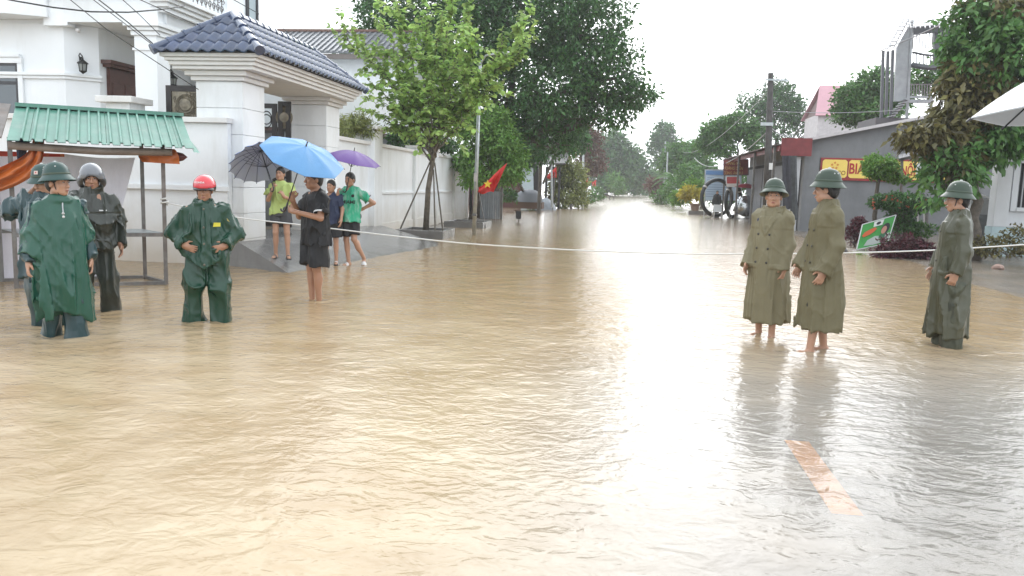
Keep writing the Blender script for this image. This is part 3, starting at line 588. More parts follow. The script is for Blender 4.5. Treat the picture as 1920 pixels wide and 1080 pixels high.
# second bay of the stall, out on the left
st2 = MB(); lft = eR-e1*2.16
st2.slab([tuple(lft+e2*0.1+[0,0,0.02]), tuple(lft+e2*1.6+[0,0,0.52]), tuple(lft-e1*1.8+e2*1.6+[0,0,0.5]), tuple(lft-e1*1.8+e2*0.1+[0,0,0.0])], -0.02); st2.build('side_roof_sheet', mat('rusty_sheet', (0.13, 0.115, 0.105), 0.6, var=0.3, vscale=4, stain=(0.12, 0.06, 0.03), sscale=3), st)

# cloths hung on the stall
def cloth(name, TL, TR, BL, BR, label, m, cat='tarp', nu=36, nv=28, amp=0.03, seed=1, fold=5.0, scallop=0.0, drop=0.0):
    TL, TR, BL, BR = (np.array(q, float) for q in (TL, TR, BL, BR)); nn = _n(np.cross(TR-TL, BL-TL)); P = []
    for j in range(nv+1):
        t_ = j/nv; row = []
        for i in range(nu+1):
            s = i/nu; p_ = (TL*(1-s)+TR*s)*(1-t_)+(BL*(1-s)+BR*s)*t_
            f_ = (float(vnoise(np.float64(s*fold), np.float64(t_*fold*0.35), np.float64(0), seed))-0.5)*2+0.5*(float(vnoise(np.float64(s*fold*2.7+t_*2), np.float64(t_*fold), np.float64(3), seed))-0.5)*2
            p_ = p_+nn*amp*f_*(0.35+0.65*math.sin(math.pi*min(t_*1.0+0.15, 1.0)))+np.array([0, 0, -scallop*abs(math.sin(math.pi*s*4))*(1-t_)-drop*math.sin(math.pi*s)*(1-t_)]); row.append(p_)
        P.append(row)
    o = MB(); o.grid(P); o.grid([[q-nn*0.004 for q in row] for row in P], flip=True); return o.build(name, m, smooth=True, label=label, cat=cat)
m_tarpw = mat('white_tarp', (0.88, 0.87, 0.92), 0.42, var=0.06, vscale=2, stain=(0.42, 0.42, 0.45), sscale=1.5, samt=0.5, trans=0.5)
bp_ = lambda a, z, d=DP+0.1: np.array([*(SF-e1*a+e2p*d)[:2], z])
cloth('tarpaulin', bp_(3.6, 1.78), bp_(0.05, 1.72), bp_(3.6, 0.0), bp_(0.5, 0.02), 'white plastic tarpaulin hung across the back of the stall', m_tarpw, amp=0.05, seed=41, fold=7, scallop=0.03)
m_or = mat('orange_tarp', (0.50, 0.13, 0.025), 0.45, var=0.2, vscale=5, stain=(0.3, 0.1, 0.04), sscale=3, samt=0.5, trans=0.15)
fp = lambda u, v, d: AY(u, v, d)
rb_p = [(72, 262, 10, 9.25), (70, 280, 13, 9.22), (63, 298, 17, 9.18), (48, 314, 21, 9.12), (22, 328, 22, 9.05), (-8, 340, 21, 8.98), (-45, 352, 20, 8.9)]; rows = []
for k in range(len(rb_p)-1):
    for q_ in range(5):
        t_ = q_/5; u_, v_, w_r, y_ = (rb_p[k][n_]*(1-t_)+rb_p[k+1][n_]*t_ for n_ in range(4)); du, dv = rb_p[k+1][0]-rb_p[k][0], rb_p[k+1][1]-rb_p[k][1]; L_ = math.hypot(du, dv); nx, ny = -dv/L_, du/L_
        rows.append([fp(u_+nx*w_r*s_, v_+ny*w_r*s_, y_+0.05*math.sin(s_*7+k*0.9+t_)+0.03*math.sin(s_*15+k)) for s_ in np.linspace(-1, 1, 11)])
for _ in range(2): rows = [rows[0]]+[[(a_+b_*2+c_)/4 for a_, b_, c_ in zip(rows[i_-1], rows[i_], rows[i_+1])] for i_ in range(1, len(rows)-1)]+[rows[-1]]
ot = MB(); ot.grid(rows); ot.grid([[q_+np.array([0, 0.006, 0]) for q_ in r_] for r_ in rows], flip=True); ot.build('tarpaulin', m_or, smooth=True, label='orange tarpaulin swept sideways under the stall eave', cat='tarp')
cloth('tarpaulin', fp(28, 255, 9.22), fp(58, 258, 9.3), fp(35, 318, 9.22), fp(45, 300, 9.3), 'dark blue tarpaulin bunched at the stall roof corner', mat('navy_tarp', (0.02, 0.03, 0.075), 0.5, var=0.3, vscale=5), amp=0.05, seed=43, nu=12, nv=12, fold=3)
cloth('tarpaulin', fp(245, 277, 10.02), fp(325, 279, 10.05), fp(268, 304, 10.02), fp(338, 308, 10.08), 'orange tarpaulin rolled up at the stall front corner', m_or, amp=0.07, seed=44, nu=16, nv=14, fold=3.5)
fl_ = MB(); q0 = fp(318, 286, 10.3); fl_.lathe([(0.0, 0.19), (0.05, 0.12), (0.075, 0.0), (0.05, -0.1), (0, -0.15)], fp(327, 294, 10.2), 12, M=np.array([[0,0,1],[0,1,0],[1,0,0]])*np.array([1,1,1])); fl_.build('tarpaulin', mat('maroon_tarp', (0.09, 0.02, 0.02), 0.5), smooth=True, label='dark maroon tarpaulin end poking out beyond the stall post', cat='tarp')
cloth('banner', bp_(2.0, 1.74, DP+0.02), bp_(0.95, 1.73, DP+0.02), bp_(2.0, 1.66, DP+0.02), bp_(0.95, 1.69, DP+0.02), 'narrow red and yellow banner strip tied under the stall beam', mat('red_yellow_banner', (0.50, 0.05, 0.03), 0.6, stain=(0.6, 0.4, 0.03), sscale=3, samt=0.9), 'banner', nu=14, nv=3, amp=0.02, seed=45)
# ------------------------------------------------------------------ trees and plants
def Bl(u, v, Y, ru, rv=None, rd=None):
    c = AY(u, v, Y); s = Y/F_PX; rv = rv or ru; rd = rd or (ru+rv)/2; return (c[0], c[1], c[2], ru*s, rd*s, rv*s)
lm_dark = leafmat('leaf_dark', (0.055, 0.130, 0.036), 0.5); lm_mid = leafmat('leaf_mid', (0.085, 0.185, 0.045), 0.4)
lm_bright = leafmat('leaf_bright', (0.135, 0.26, 0.05), 0.35); lm_sap = leafmat('leaf_sapling', (0.33, 0.47, 0.14), 0.5, trans=0.5)
lm_sap1 = leafmat('leaf_sapling_a', (0.24, 0.38, 0.11), 0.1, trans=0.5); lm_sap2 = leafmat('leaf_sapling_b', (0.34, 0.49, 0.14), 0.1, trans=0.5); lm_sap3 = leafmat('leaf_sapling_c', (0.42, 0.55, 0.17), 0.1, trans=0.5)
lm_olive = leafmat('leaf_olive', (0.130, 0.115, 0.042), 0.55); lm_brown = leafmat('leaf_brown', (0.13, 0.075, 0.06), 0.35); lm_yel = leafmat('leaf_yellow', (0.42, 0.36, 0.05), 0.3)
lm_red = leafmat('leaf_maroon', (0.085, 0.025, 0.035), 0.45); lm_bam = leafmat('leaf_bamboo', (0.24, 0.27, 0.09), 0.4)
# big old tree behind the wall end
q = AY(905, 395, 35); Y0 = 35
tree('broadleaf_tree', 'huge dark green spreading tree overhanging the road behind the white wall', (q[0], Y0, -0.1), tuple(AY(945, 255, Y0)),
     [Bl(715, 120, 35.5, 80, 100), Bl(770, 10, 35, 100, 90), Bl(880, 50, 35, 120, 120), Bl(1000, 30, 35, 130, 110), Bl(1090, 40, 34.5, 95, 100), Bl(1130, 130, 34, 78, 70), Bl(1040, 170, 34, 100, 85), Bl(1185, 180, 34, 50, 24, 50), Bl(930, 180, 35, 100, 90), Bl(1010, 270, 34, 75, 40), Bl(690, 190, 36, 45, 55), Bl(1130, 215, 34, 60, 22)],
     7600, 8, 0.20, 0.46, 0.42, lm_dark, shell=0.35, gap=0.40, gscale=1.0, seed=1, twig=0.30, droop=0.45)
tree('broadleaf_tree', 'low bright green tree hanging over the end of the white wall', (-5.9, 31.5, 0), tuple(AY(912, 320, 31)),
     [Bl(900, 245, 31, 42, 32), Bl(878, 300, 30.5, 28, 30), Bl(935, 275, 31, 40, 40), Bl(950, 320, 30.5, 34, 26), Bl(885, 335, 30, 22, 22), Bl(925, 225, 31.5, 35, 25), Bl(968, 295, 31, 22, 22)],
     1500, 7, 0.17, 0.42, 0.10, lm_bright, shell=0.2, gap=0.33, gscale=1.6, seed=2, twig=0.2, droop=0.5)
# young street tree with paired rounded leaves along upright sprays
def spray_tree(label, base, fork, tips, seed=3):
    r = np.random.default_rng(seed); root = empty('young_tree', base, label, 'tree'); b = MB(); base = np.array(base, float); fork = np.array(fork, float)
    kn = base+(fork-base)*0.5+np.array([-0.03, 0, 0]); b.tube([base, kn, fork*0.8+base*0.2+[0.03,0,0], fork], [0.085, 0.07, 0.062, 0.055], 10)
    PP, DD, NN, SS = [], [], [], []
    def spray(a, c, r0, dens, lf, start):
        L_ = np.linalg.norm(c-a); n = 12; path = limb_path(a, c, r, 0.10, n, 0.25 if L_ > 1.5 else 0.1); b.tube(path, [r0*(1-0.8*i/(n-1)) for i in range(n)], 5)
        m = int(L_*dens); path = np.array(path)
        for k in range(m):
            t_ = start+(1-start)*(k+r.random()*0.6)/m; x = t_*(n-1); i = min(int(x), n-2); p_ = path[i]*(1-x+i)+path[i+1]*(x-i); d = unit(path[i+1]-path[i])
            sd = unit(np.cross(d, [0,0,1.])+r.normal(size=3)*0.35)*(1 if k % 2 else -1)
            PP.append(p_); DD.append(sd*0.9+d*0.35+np.array([0,0,-0.35])+r.normal(size=3)*0.15); NN.append(np.array([0,0,1.])+d*0.3+r.normal(size=3)*0.35); SS.append(lf*(0.7+0.5*r.random())*(1-0.35*max(0, t_-0.75)*4*0.5))
        return path
    for (u, v, Y) in tips:
        c = AY(u, v, Y); a = fork+(r.normal(size=3)*0.05)-np.array([0,0,0.5*r.random()]); path = spray(a, c, 0.028, 20, 0.18, 0.22)
        L_ = np.linalg.norm(c-a)
        for k in range(int(5.5*L_/1.5)):
            i = int(r.integers(3, 10)); s_ = path[i]; d = unit(path[i+1]-path[i]); dirn = unit(d*0.6+r.normal(size=3)*0.65+np.array([0,0,0.1])); e = s_+dirn*(0.45+0.7*r.random()); spray(s_, e, 0.010, 20, 0.17, 0.1)
    b.build('trunk', m_bark_pale, root, smooth=True)
    PP, DD, NN, SS = map(np.array, (PP, DD, NN, SS)); far = np.argsort(-SS+0.02*PP[:,1]); big = far[:300]; rest = far[300:]     # the 300 leaves that show largest, each its own piece
    c = leaves_mesh('crown', PP[rest], DD[rest], NN[rest], SS[rest], SS[rest]*0.78, lm_sap, root, 'oval', kind='stuff')
    for k in big: leaves_mesh('leaf', PP[k:k+1], DD[k:k+1], NN[k:k+1], SS[k:k+1], SS[k:k+1]*0.78, [lm_sap1, lm_sap2, lm_sap3][k % 3], root, 'oval')
    return root
spray_tree('young street tree with pale round leaves held by props in a planter', (*AY(798, 442, 21.5)[:2], 0.1), AY(812, 268, 21.5),
           [(615, 45, 21), (665, 70, 21.8), (700, 25, 21.5), (690, 150, 20.8), (735, 100, 22), (740, 0, 21.2), (775, 60, 21), (795, -15, 21.8), (830, 20, 20.8), (850, -25, 21.6), (885, -10, 22), (905, 60, 21), (1003, 12, 21.3), (1005, 68, 21.4), (970, 95, 21.6), (945, 150, 21.2), (900, 150, 22.3), (860, 110, 20.6), (760, 170, 20.7), (690, 205, 21.4), (720, 235, 21.1), (905, 205, 21.0), (810, 150, 20.5), (835, 225, 20.9), (770, 235, 21.8)])
# background trees, left side of the road
tree('broadleaf_tree', 'grey green shrubby tree beside the leaning striped pole', (-5.4, 56, 0), tuple(AY(1062, 330, 56)), [Bl(1060, 290, 56, 26, 34), Bl(1080, 330, 56, 24, 30), Bl(1050, 345, 56, 24, 30), Bl(1085, 370, 55, 18, 18), Bl(1055, 375, 54, 20, 15)], 900, 6, 0.24, 0.5, 0.16, lm_bam, shell=0.2, gap=0.40, gscale=0.8, seed=5, twig=0.35)
tree('broadleaf_tree', 'dark tree under the big tree behind the roofs', (-7.5, 44, 0), tuple(AY(1010, 270, 44)), [Bl(985, 265, 44, 35, 30), Bl(1030, 255, 44, 34, 30), Bl(1055, 225, 44, 35, 25), Bl(960, 250, 44, 30, 30), Bl(1075, 260, 47, 28, 30)], 900, 7, 0.22, 0.5, 0.2, lm_dark, shell=0.2, gap=0.34, gscale=0.8, seed=6, twig=0.35)
tree('broadleaf_tree', 'brownish purple leaved tree further down the left side', (-4.8, 78, 0), tuple(AY(1108, 320, 78)), [Bl(1108, 268, 78, 18, 28), Bl(1118, 305, 78, 15, 20), Bl(1100, 300, 78, 18, 25), Bl(1088, 250, 78, 20, 24)], 700, 6, 0.3, 0.55, 0.2, lm_brown, shell=0.2, gap=0.34, gscale=0.5, seed=7, twig=0.45)
tree('broadleaf_tree', 'tall hazy grey green tree at the far left bend of the road', (-3, 150, 0), tuple(AY(1150, 330, 150)), [Bl(1140, 285, 150, 35, 42), Bl(1165, 300, 150, 32, 38), Bl(1120, 300, 145, 28, 45), Bl(1190, 315, 155, 26, 30), Bl(1150, 335, 148, 40, 24), Bl(1205, 338, 155, 24, 20)], 1500, 6, 0.75, 0.6, 0.5, lm_dark, shell=0.2, gap=0.36, gscale=0.22, seed=8, twig=1.0)
tree('broadleaf_tree', 'tall lone open crowned tree fading in the haze', (7.8, 160, 0), tuple(AY(1240, 330, 160)), [Bl(1242, 252, 160, 20, 22), Bl(1228, 280, 160, 16, 18), Bl(1258, 280, 160, 15, 20), Bl(1240, 300, 160, 18, 14)], 420, 6, 0.75, 0.55, 0.45, lm_dark, shell=0.1, gap=0.46, gscale=0.35, seed=9, twig=0.8)
tree('broadleaf_tree', 'low hazy tree clump closing the end of the road', (4, 185, 0), tuple(AY(1185, 345, 185)), [Bl(1170, 345, 185, 26, 16), Bl(1205, 345, 185, 22, 20), Bl(1230, 345, 180, 22, 24)], 700, 6, 0.8, 0.6, 0.4, lm_mid, shell=0.1, gap=0.3, gscale=0.25, seed=10, twig=1.0)
# right side of the road
tree('broadleaf_tree', 'pale green tree standing behind the palm down the right side', (9.5, 95, 0), tuple(AY(1280, 330, 95)), [Bl(1280, 290, 95, 30, 28), Bl(1260, 310, 95, 22, 28), Bl(1305, 300, 92, 28, 34), Bl(1320, 330, 90, 25, 25)], 900, 6, 0.42, 0.55, 0.25, lm_mid, shell=0.2, gap=0.34, gscale=0.4, seed=11, twig=0.55)
tree('broadleaf_tree', 'flat topped tree with visible limbs beside the utility pole', (8.6, 62, 0), tuple(AY(1385, 315, 62)), [Bl(1345, 245, 62, 32, 20), Bl(1385, 235, 62, 34, 22), Bl(1415, 255, 62, 24, 26), Bl(1350, 275, 62, 26, 16), Bl(1330, 265, 62, 20, 18)], 900, 7, 0.28, 0.5, 0.2, lm_mid, shell=0.25, gap=0.38, gscale=0.7, seed=12, twig=0.38)
tree('broadleaf_tree', 'tall feathery grey green tree behind the utility pole', (13.5, 85, 0), tuple(AY(1455, 290, 85)), [Bl(1450, 185, 85, 36, 34), Bl(1410, 195, 85, 30, 30), Bl(1480, 205, 85, 26, 36), Bl(1450, 240, 85, 48, 30), Bl(1500, 245, 85, 30, 20), Bl(1545, 235, 85, 34, 18)], 1200, 7, 0.36, 0.45, 0.3, lm_dark, shell=0.2, gap=0.40, gscale=0.5, seed=13, twig=0.55)
tree('broadleaf_tree', 'rounded green tree beside the pink roof', (15.2, 48, 0), tuple(AY(1630, 230, 48)), [Bl(1600, 190, 48, 32, 30), Bl(1640, 165, 48, 34, 32), Bl(1650, 210, 47, 40, 22), Bl(1590, 215, 48, 26, 18), Bl(1680, 180, 49, 25, 34)], 1100, 7, 0.24, 0.5, 0.2, lm_mid, shell=0.25, gap=0.36, gscale=0.8, seed=14, twig=0.35)
tree('broadleaf_tree', 'leafy tree growing behind the steel tower platform', (15.6, 41, 0), tuple(AY(1745, 190, 41)), [Bl(1720, 150, 41, 28, 22), Bl(1760, 150, 41, 28, 30), Bl(1800, 120, 41, 40, 50)], 500, 7, 0.2, 0.5, 0.15, lm_mid, shell=0.2, gap=0.36, gscale=0.9, seed=15, twig=0.3)
# right-hand street tree with bronze and green leaves
tb = np.array([AY(1826, 470, 20.5)[0], 20.5, 0.05])
tree('street_tree', 'broad tree with drooping bronze and green leaves behind the rope', tb, tuple(AY(1832, 300, 20.5)),
     [Bl(1785, 318, 20, 50, 46), Bl(1758, 362, 19.8, 26, 26), Bl(1865, 262, 20.3, 58, 42), Bl(1880, 110, 20.5, 90, 75), Bl(1840, 60, 20.8, 70, 60), Bl(1905, 225, 20.5, 60, 55)],
     1250, 8, 0.20, 0.45, 0.16, lm_mid, bmat=m_bark, shell=0.3, gap=0.38, gscale=1.6, seed=16, twig=0.20, droop=0.8)
t2 = tree('street_tree', 'olive brown leaved tree leaning out over the grey shop wall', tb+np.array([-0.30, 0.35, 0]), tuple(AY(1835, 230, 20.6)),
     [Bl(1820, 190, 20.4, 60, 52), Bl(1770, 250, 20.2, 46, 34), Bl(1730, 255, 20, 34, 26), Bl(1700, 255, 20, 18, 14), Bl(1850, 150, 20.5, 70, 40), Bl(1890, 170, 20.4, 50, 60), Bl(1870, 20, 20.6, 60, 26), Bl(1795, 300, 20.1, 34, 24)],
     950, 8, 0.21, 0.45, 0.12, lm_olive, bmat=m_bark, shell=0.3, gap=0.40, gscale=1.6, seed=17, twig=0.20, droop=0.9)
# clipped trees and shrubs in front of the shop
tree('topiary_tree', 'clipped round topped tree in front of the beer sign', (*G(1641, 428, 0.05)[:2]*np.array([1, 1])*0+np.array([AY(1641, 428, 25)[0], 25]), 0.05), tuple(AY(1648, 325, 25)), [Bl(1650, 308, 25, 30, 17, 28), Bl(1640, 322, 25, 20, 12), Bl(1668, 325, 25, 18, 12), Bl(1690, 335, 25, 16, 7)], 420, 9, 0.095, 0.5, 0.085, lm_bright, shell=0.4, gap=0.25, gscale=2, seed=18, twig=0.09)
bush = tree('topiary_tree', 'squat clipped bush with orange blossoms on a thick stem', (AY(1692, 432, 23.6)[0], 23.6, 0.05), tuple(AY(1690, 398, 23.6)), [Bl(1690, 378, 23.6, 48, 14, 40), Bl(1660, 378, 23.6, 28, 12), Bl(1720, 383, 23.6, 24, 14), Bl(1692, 402, 23.6, 24, 16), Bl(1695, 425, 23.6, 20, 18)], 620, 9, 0.09, 0.5, 0.16, lm_dark, shell=0.35, gap=0.2, gscale=2, seed=19, twig=0.09)
rr_ = np.random.default_rng(5); 
P = np.array([AY(u, v, 23.2) for u, v in zip(1632+105*rr_.random(26), 368+24*rr_.random(26))]); leaves_mesh('blossoms', np.repeat(P, 5, 0), rr_.normal(size=(130, 3)), rr_.normal(size=(130, 3)), np.full(130, 0.05), np.full(130, 0.035), mat('orange_petal', (0.42, 0.10, 0.05), 0.6), bush)
def shrub(label, blobs, n, per, leaf, m, seed, cat='shrub', name='shrub', base=None, twig=0.1, wid=0.5, droop=0.1, gap=0.25, group=None):
    b = np.array(blobs); base = base if base is not None else (b[:,0].mean(), b[:,1].mean(), 0.02)
    return tree(name, label, base, (b[0,0], b[0,1], b[0,2]), blobs, n, per, leaf, wid, 0.025, m, shell=0.1, gap=gap, gscale=2.0, seed=seed, twig=twig, cat=cat, droop=droop, group=group, kids=1)
shrub('low maroon leaved bush spilling around the green board', [Bl(1690, 465, 20.5, 38, 22, 30), Bl(1720, 470, 20.3, 26, 18), Bl(1660, 478, 20.5, 22, 14)], 420, 7, 0.10, lm_red, 31)
shrub('small maroon leaved bush behind the post of the green board', [Bl(1602, 440, 24, 12, 20, 14), Bl(1610, 420, 24, 10, 12)], 120, 7, 0.10, lm_red, 32)
shrub('low green grass tuft under the green board', [Bl(1640, 488, 21.3, 50, 8, 18), Bl(1665, 492, 20.8, 25, 6, 10)], 150, 8, 0.13, lm_bright, 33, 'grass', 'grass_tuft', droop=-0.6, wid=0.2)
shrub('green hedge strip behind the maroon bush', [Bl(1720, 430, 24, 40, 10, 18), Bl(1690, 440, 24, 30, 8)], 160, 7, 0.10, lm_mid, 34)
# pile of cut brush at the foot of the tree
br = MB(); rb = np.random.default_rng(8)
for k in range(110):
    c = G(1820+105*rb.random(), 468+18*rb.random(), 0.08); d = unit(rb.normal(size=3)*np.array([1, 0.7, 0.45])); br.tube([c-d*0.28, c+[0,0,0.08+0.12*rb.random()], c+d*0.35+[0,0,0.1*rb.random()]], [0.008, 0.007, 0.003], 4)
br.build('brushwood_pile', mat('dry_twig', (0.085, 0.07, 0.055), 0.85, var=0.4, vscale=9), label='tangled pile of grey cut branches under the leaning tree', cat='brushwood')
shrub('weedy green and brown scrub on the bank by the pale house', [Bl(1870, 462, 20, 50, 16, 25), Bl(1910, 450, 20, 24, 26)], 200, 6, 0.09, lm_olive, 35, gap=0.4)
# shrubs and small plants further back on the right
def palm(label, base, H_, nf, L_, m, seed, name='palm_tree', cat='palm'):
    r = np.random.default_rng(seed); root = empty(name, base, label, cat); base = np.array(base, float); top = base+[0,0,H_]
    MB().tube([base, base+[0.03,0,H_*0.5], top], [0.12, 0.09, 0.08] if H_ > 1 else [0.08, 0.07, 0.06], 8).build('trunk', m_bark_pale, root, smooth=True); PP, DD, NN, SS = [], [], [], []
    for k in range(nf):
        a = 2*math.pi*k/nf+r.random()*0.5; el = 0.2+0.9*r.random(); d = np.array([math.cos(a)*math.cos(el), math.sin(a)*math.cos(el), math.sin(el)]); p_ = top.copy(); s_ = np.cross(d, [0,0,1]); s_ /= np.linalg.norm(s_)
        for i in range(16):
            d = d-np.array([0,0,0.09]); d /= np.linalg.norm(d); p_ = p_+d*L_/16
            for sg in (-1, 1): PP.append(p_.copy()); DD.append(s_*sg*0.8+d*0.7-np.array([0,0,0.3])); NN.append(np.cross(s_, d)+r.normal(size=3)*0.2); SS.append(L_*0.32*(1-0.5*abs(i/15-0.4)))
    leaves_mesh('crown', np.array(PP), np.array(DD), np.array(NN), np.array(SS), np.array(SS)*0.16, m, root); return root
palm('feathery palm leaning out on the right roadside', (5.4, 84, 0), 2.4, 14, 2.4, lm_mid, 3)
palm('short palm growing behind the yellow leaved plant', (6.4, 66, 0), 1.0, 12, 1.7, lm_mid, 4)
shrub('yellow leaved garden plant beside the blue board', [Bl(1290, 362, 56, 12, 12), Bl(1312, 365, 55, 8, 12)], 120, 6, 0.26, lm_yel, 36, twig=0.2)
shrub('bright green bush above the yellow plant', [Bl(1300, 350, 57, 18, 12), Bl(1318, 352, 57, 10, 12), Bl(1275, 372, 62, 18, 12)], 260, 6, 0.24, lm_bright, 37, twig=0.25)
shrub('green bush with hanging branches along the right verge', [Bl(1268, 355, 75, 22, 22), Bl(1240, 370, 80, 16, 12), Bl(1290, 330, 72, 24, 24)], 420, 6, 0.3, lm_mid, 38, twig=0.35)
shrub('dark bush with red flowers beyond the right verge', [Bl(1230, 355, 95, 12, 14), Bl(1222, 345, 100, 10, 12)], 140, 6, 0.4, lm_brown, 39, twig=0.4)
shrub('green garden bush behind the pipe coils', [Bl(1372, 368, 54, 16, 12), Bl(1400, 340, 56, 16, 16), Bl(1340, 372, 54, 14, 10)], 240, 6, 0.2, lm_mid, 40, twig=0.2)
shrub('low bush on the left verge by the far flag', [Bl(1108, 372, 75, 12, 10), Bl(1122, 362, 90, 10, 14)], 120, 6, 0.3, lm_mid, 41, twig=0.3)
shrub('pale bushy tree at the left verge beyond the flags', [Bl(1160, 350, 120, 10, 12), Bl(1150, 340, 125, 12, 14)], 120, 6, 0.5, lm_mid, 42, twig=0.5)
shrub('yellowish bamboo sprays showing over the street wall', [Bl(650, 235, 20, 14, 16), Bl(672, 228, 20.2, 14, 16), Bl(690, 242, 20.3, 14, 12), Bl(640, 245, 19.6, 10, 12)], 200, 9, 0.15, lm_bam, 43, wid=0.16, twig=0.14, droop=0.4)
shrub('climbing greenery topping the street wall behind the pillar', [Bl(745, 255, 24, 16, 18), Bl(770, 262, 26, 20, 14), Bl(840, 272, 29, 18, 12)], 220, 7, 0.13, lm_dark, 44, twig=0.14)
shrub('roadside bush behind the wading figure', [Bl(955, 365, 45, 14, 14), Bl(1000, 385, 50, 10, 8)], 120, 6, 0.18, lm_dark, 45, twig=0.2)
# ------------------------------------------------------------------ grey shop on the right
m_grey = mat('grey_render', (0.185, 0.19, 0.20), 0.7, var=0.14, vscale=1.1, bump=0.15, bscale=18, stain=(0.11, 0.115, 0.12), sscale=0.9, samt=0.55)
m_redsh = mat('red_brown_sheet', (0.19, 0.045, 0.05), 0.45, var=0.2, vscale=4, stain=(0.25, 0.2, 0.2), sscale=3, samt=0.35)
m_pale = mat('pale_trim', (0.50, 0.47, 0.48), 0.6, var=0.12, vscale=4)
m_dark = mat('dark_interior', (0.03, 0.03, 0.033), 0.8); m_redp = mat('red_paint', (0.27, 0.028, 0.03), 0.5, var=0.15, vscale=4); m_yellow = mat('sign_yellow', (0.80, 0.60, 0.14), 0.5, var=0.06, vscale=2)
shop = empty('shop', (9.5, 38, 0), 'low grey rendered shop with sloping red sheet roof on the right', 'shop')
sl = (4.47-3.57)/(11.1-7.04); ztop = lambda x: 3.52+(x-7.04)*sl
def gable(x0, x1, y0, y1, zb=-0.1):
    return MB().add([(x0,y0,zb),(x1,y0,zb),(x1,y0,ztop(x1)),(x0,y0,ztop(x0)),(x0,y1,zb),(x1,y1,zb),(x1,y1,ztop(x1)),(x0,y1,ztop(x0))], [(0,1,2,3),(5,4,7,6),(4,0,3,7),(1,5,6,2),(3,2,6,7),(4,5,1,0)])
gable(7.25, 15, 33.0, 48).build('wall', m_grey, shop)
pil = MB().box(7.06, 7.62, 32.94, 33.3, -0.1, 3.15).build('corner_pier', m_grey, shop)
ns = 26
for k in range(ns):       # roof sheets running down the slope
    y0 = 32.7+15.5*k/ns; y1 = 32.7+15.5*(k+1)/ns-0.02; MB().slab([(6.7, y0, ztop(6.7)+0.10), (15.2, y0, ztop(15.2)+0.10), (15.2, y1, ztop(15.2)+0.08), (6.7, y1, ztop(6.7)+0.08)], 0.03).build('roof_sheet', m_redsh, shop)
MB().bar((6.68, 32.66, ztop(6.7)+0.04), (15.2, 32.66, ztop(15.2)+0.04), 0.06, 0.11).build('verge_trim', m_pale, shop)
MB().box(6.06, 7.2, 32.5, 32.62, 2.92, 3.60).build('fascia', mat('fascia_red', (0.17, 0.025, 0.028), 0.55, var=0.2, vscale=4), shop)
MB().box(6.0, 6.05, 32.55, 48, 3.1, 3.3).build('fascia', MATS['fascia_red'], shop)
aw = MB(); aw.slab([(5.75, 32.9, 3.33), (7.3, 32.9, 3.62), (7.3, 49, 3.75), (5.75, 49, 3.3)], 0.03); aw.build('awning', mat('weathered_awning', (0.17, 0.145, 0.145), 0.6, var=0.25, vscale=3, stain=(0.3, 0.28, 0.28), sscale=2, samt=0.5), shop)
for y in np.arange(34, 49, 2.4): MB().bar((5.8, y, 3.27), (7.24, y, 3.52), 0.06, 0.08).build('awning_rafter', m_steelp, shop)
for y in (33.2, 38, 43, 48.5): MB().bar((5.95, y, -0.1), (5.95, y, 3.28), 0.09).build('awning_post', m_steelp, shop)
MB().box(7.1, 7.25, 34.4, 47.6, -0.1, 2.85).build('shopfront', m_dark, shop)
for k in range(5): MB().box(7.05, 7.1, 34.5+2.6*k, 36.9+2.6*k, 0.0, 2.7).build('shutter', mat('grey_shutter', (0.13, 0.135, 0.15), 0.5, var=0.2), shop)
MB().box(6.62, 6.86, 32.7, 32.9, -0.1, 2.9).build('pillar', mat('whitewash', (0.55, 0.56, 0.58), 0.6, var=0.1), shop)
for k, (u0, u1, vb, c) in enumerate(((1466, 1482, 395, (0.03, 0.03, 0.04)), (1480, 1494, 415, (0.05, 0.055, 0.06)), (1474, 1486, 372, (0.11, 0.13, 0.14)))):
    cloth('hanging_cloth', AY(u0, 292, 32.3+0.1*k), AY(u1, 292, 32.3+0.1*k), AY(u0+2, vb, 32.3+0.1*k), AY(u1+2, vb-4, 32.3+0.1*k), ['black cloth hanging beside the shop entrance', 'long charcoal cloth hanging by the white shop pillar', 'grey blue cloth hanging in the shop entrance'][k], mat('hang_%d' % k, c, 0.7, var=0.3, vscale=6), 'cloth', nu=14, nv=16, amp=0.07, seed=60+k, fold=3)
# beer sign on the wall
bs = empty('beer_sign', (9.4, 32.9, 2.0), 'long red and yellow beer sign on the grey shop wall', 'sign')
sx0, sx1, sz0, sz1 = 7.66, 12.4, 2.04, 2.90
MB().box(sx0, sx1, 32.90, 32.96, sz0, sz1).build('board', m_redp, bs, bevel=0.01)
def panel(x0, x1, z0, z1, c=0.07, y=32.892):
    pts = [(x0+c, z0), (x1-c, z0), (x1, z0+c), (x1, z1-c), (x1-c, z1), (x0+c, z1), (x0, z1-c), (x0, z0+c)]
    return MB().slab([(x, y, z) for x, z in pts], 0.01).build('panel', m_yellow, bs)
panel(7.73, 8.66, 2.14, 2.83); panel(8.72, 12.3, 2.14, 2.83)
def put_text(s, cx, cz, size, y, m, par, sxk=1.0, bold=True, name='lettering', T=None):
    V, Fc = text_mesh(s, size, bold); W = np.array([[cx+a*sxk, y, cz+b] for a, b, _ in V]) if T is None else np.array([T(a*sxk, b) for a, b, _ in V]); return mesh_obj(name, W, Fc, m, par)
m_txr = mat('sign_red', (0.40, 0.02, 0.025), 0.5); m_txo = mat('sign_orange', (0.60, 0.20, 0.03), 0.5)
put_text('HABECO', 8.19, 2.32, 0.23, 32.878, mat('sign_brown', (0.30, 0.15, 0.02), 0.5), bs, 0.92)
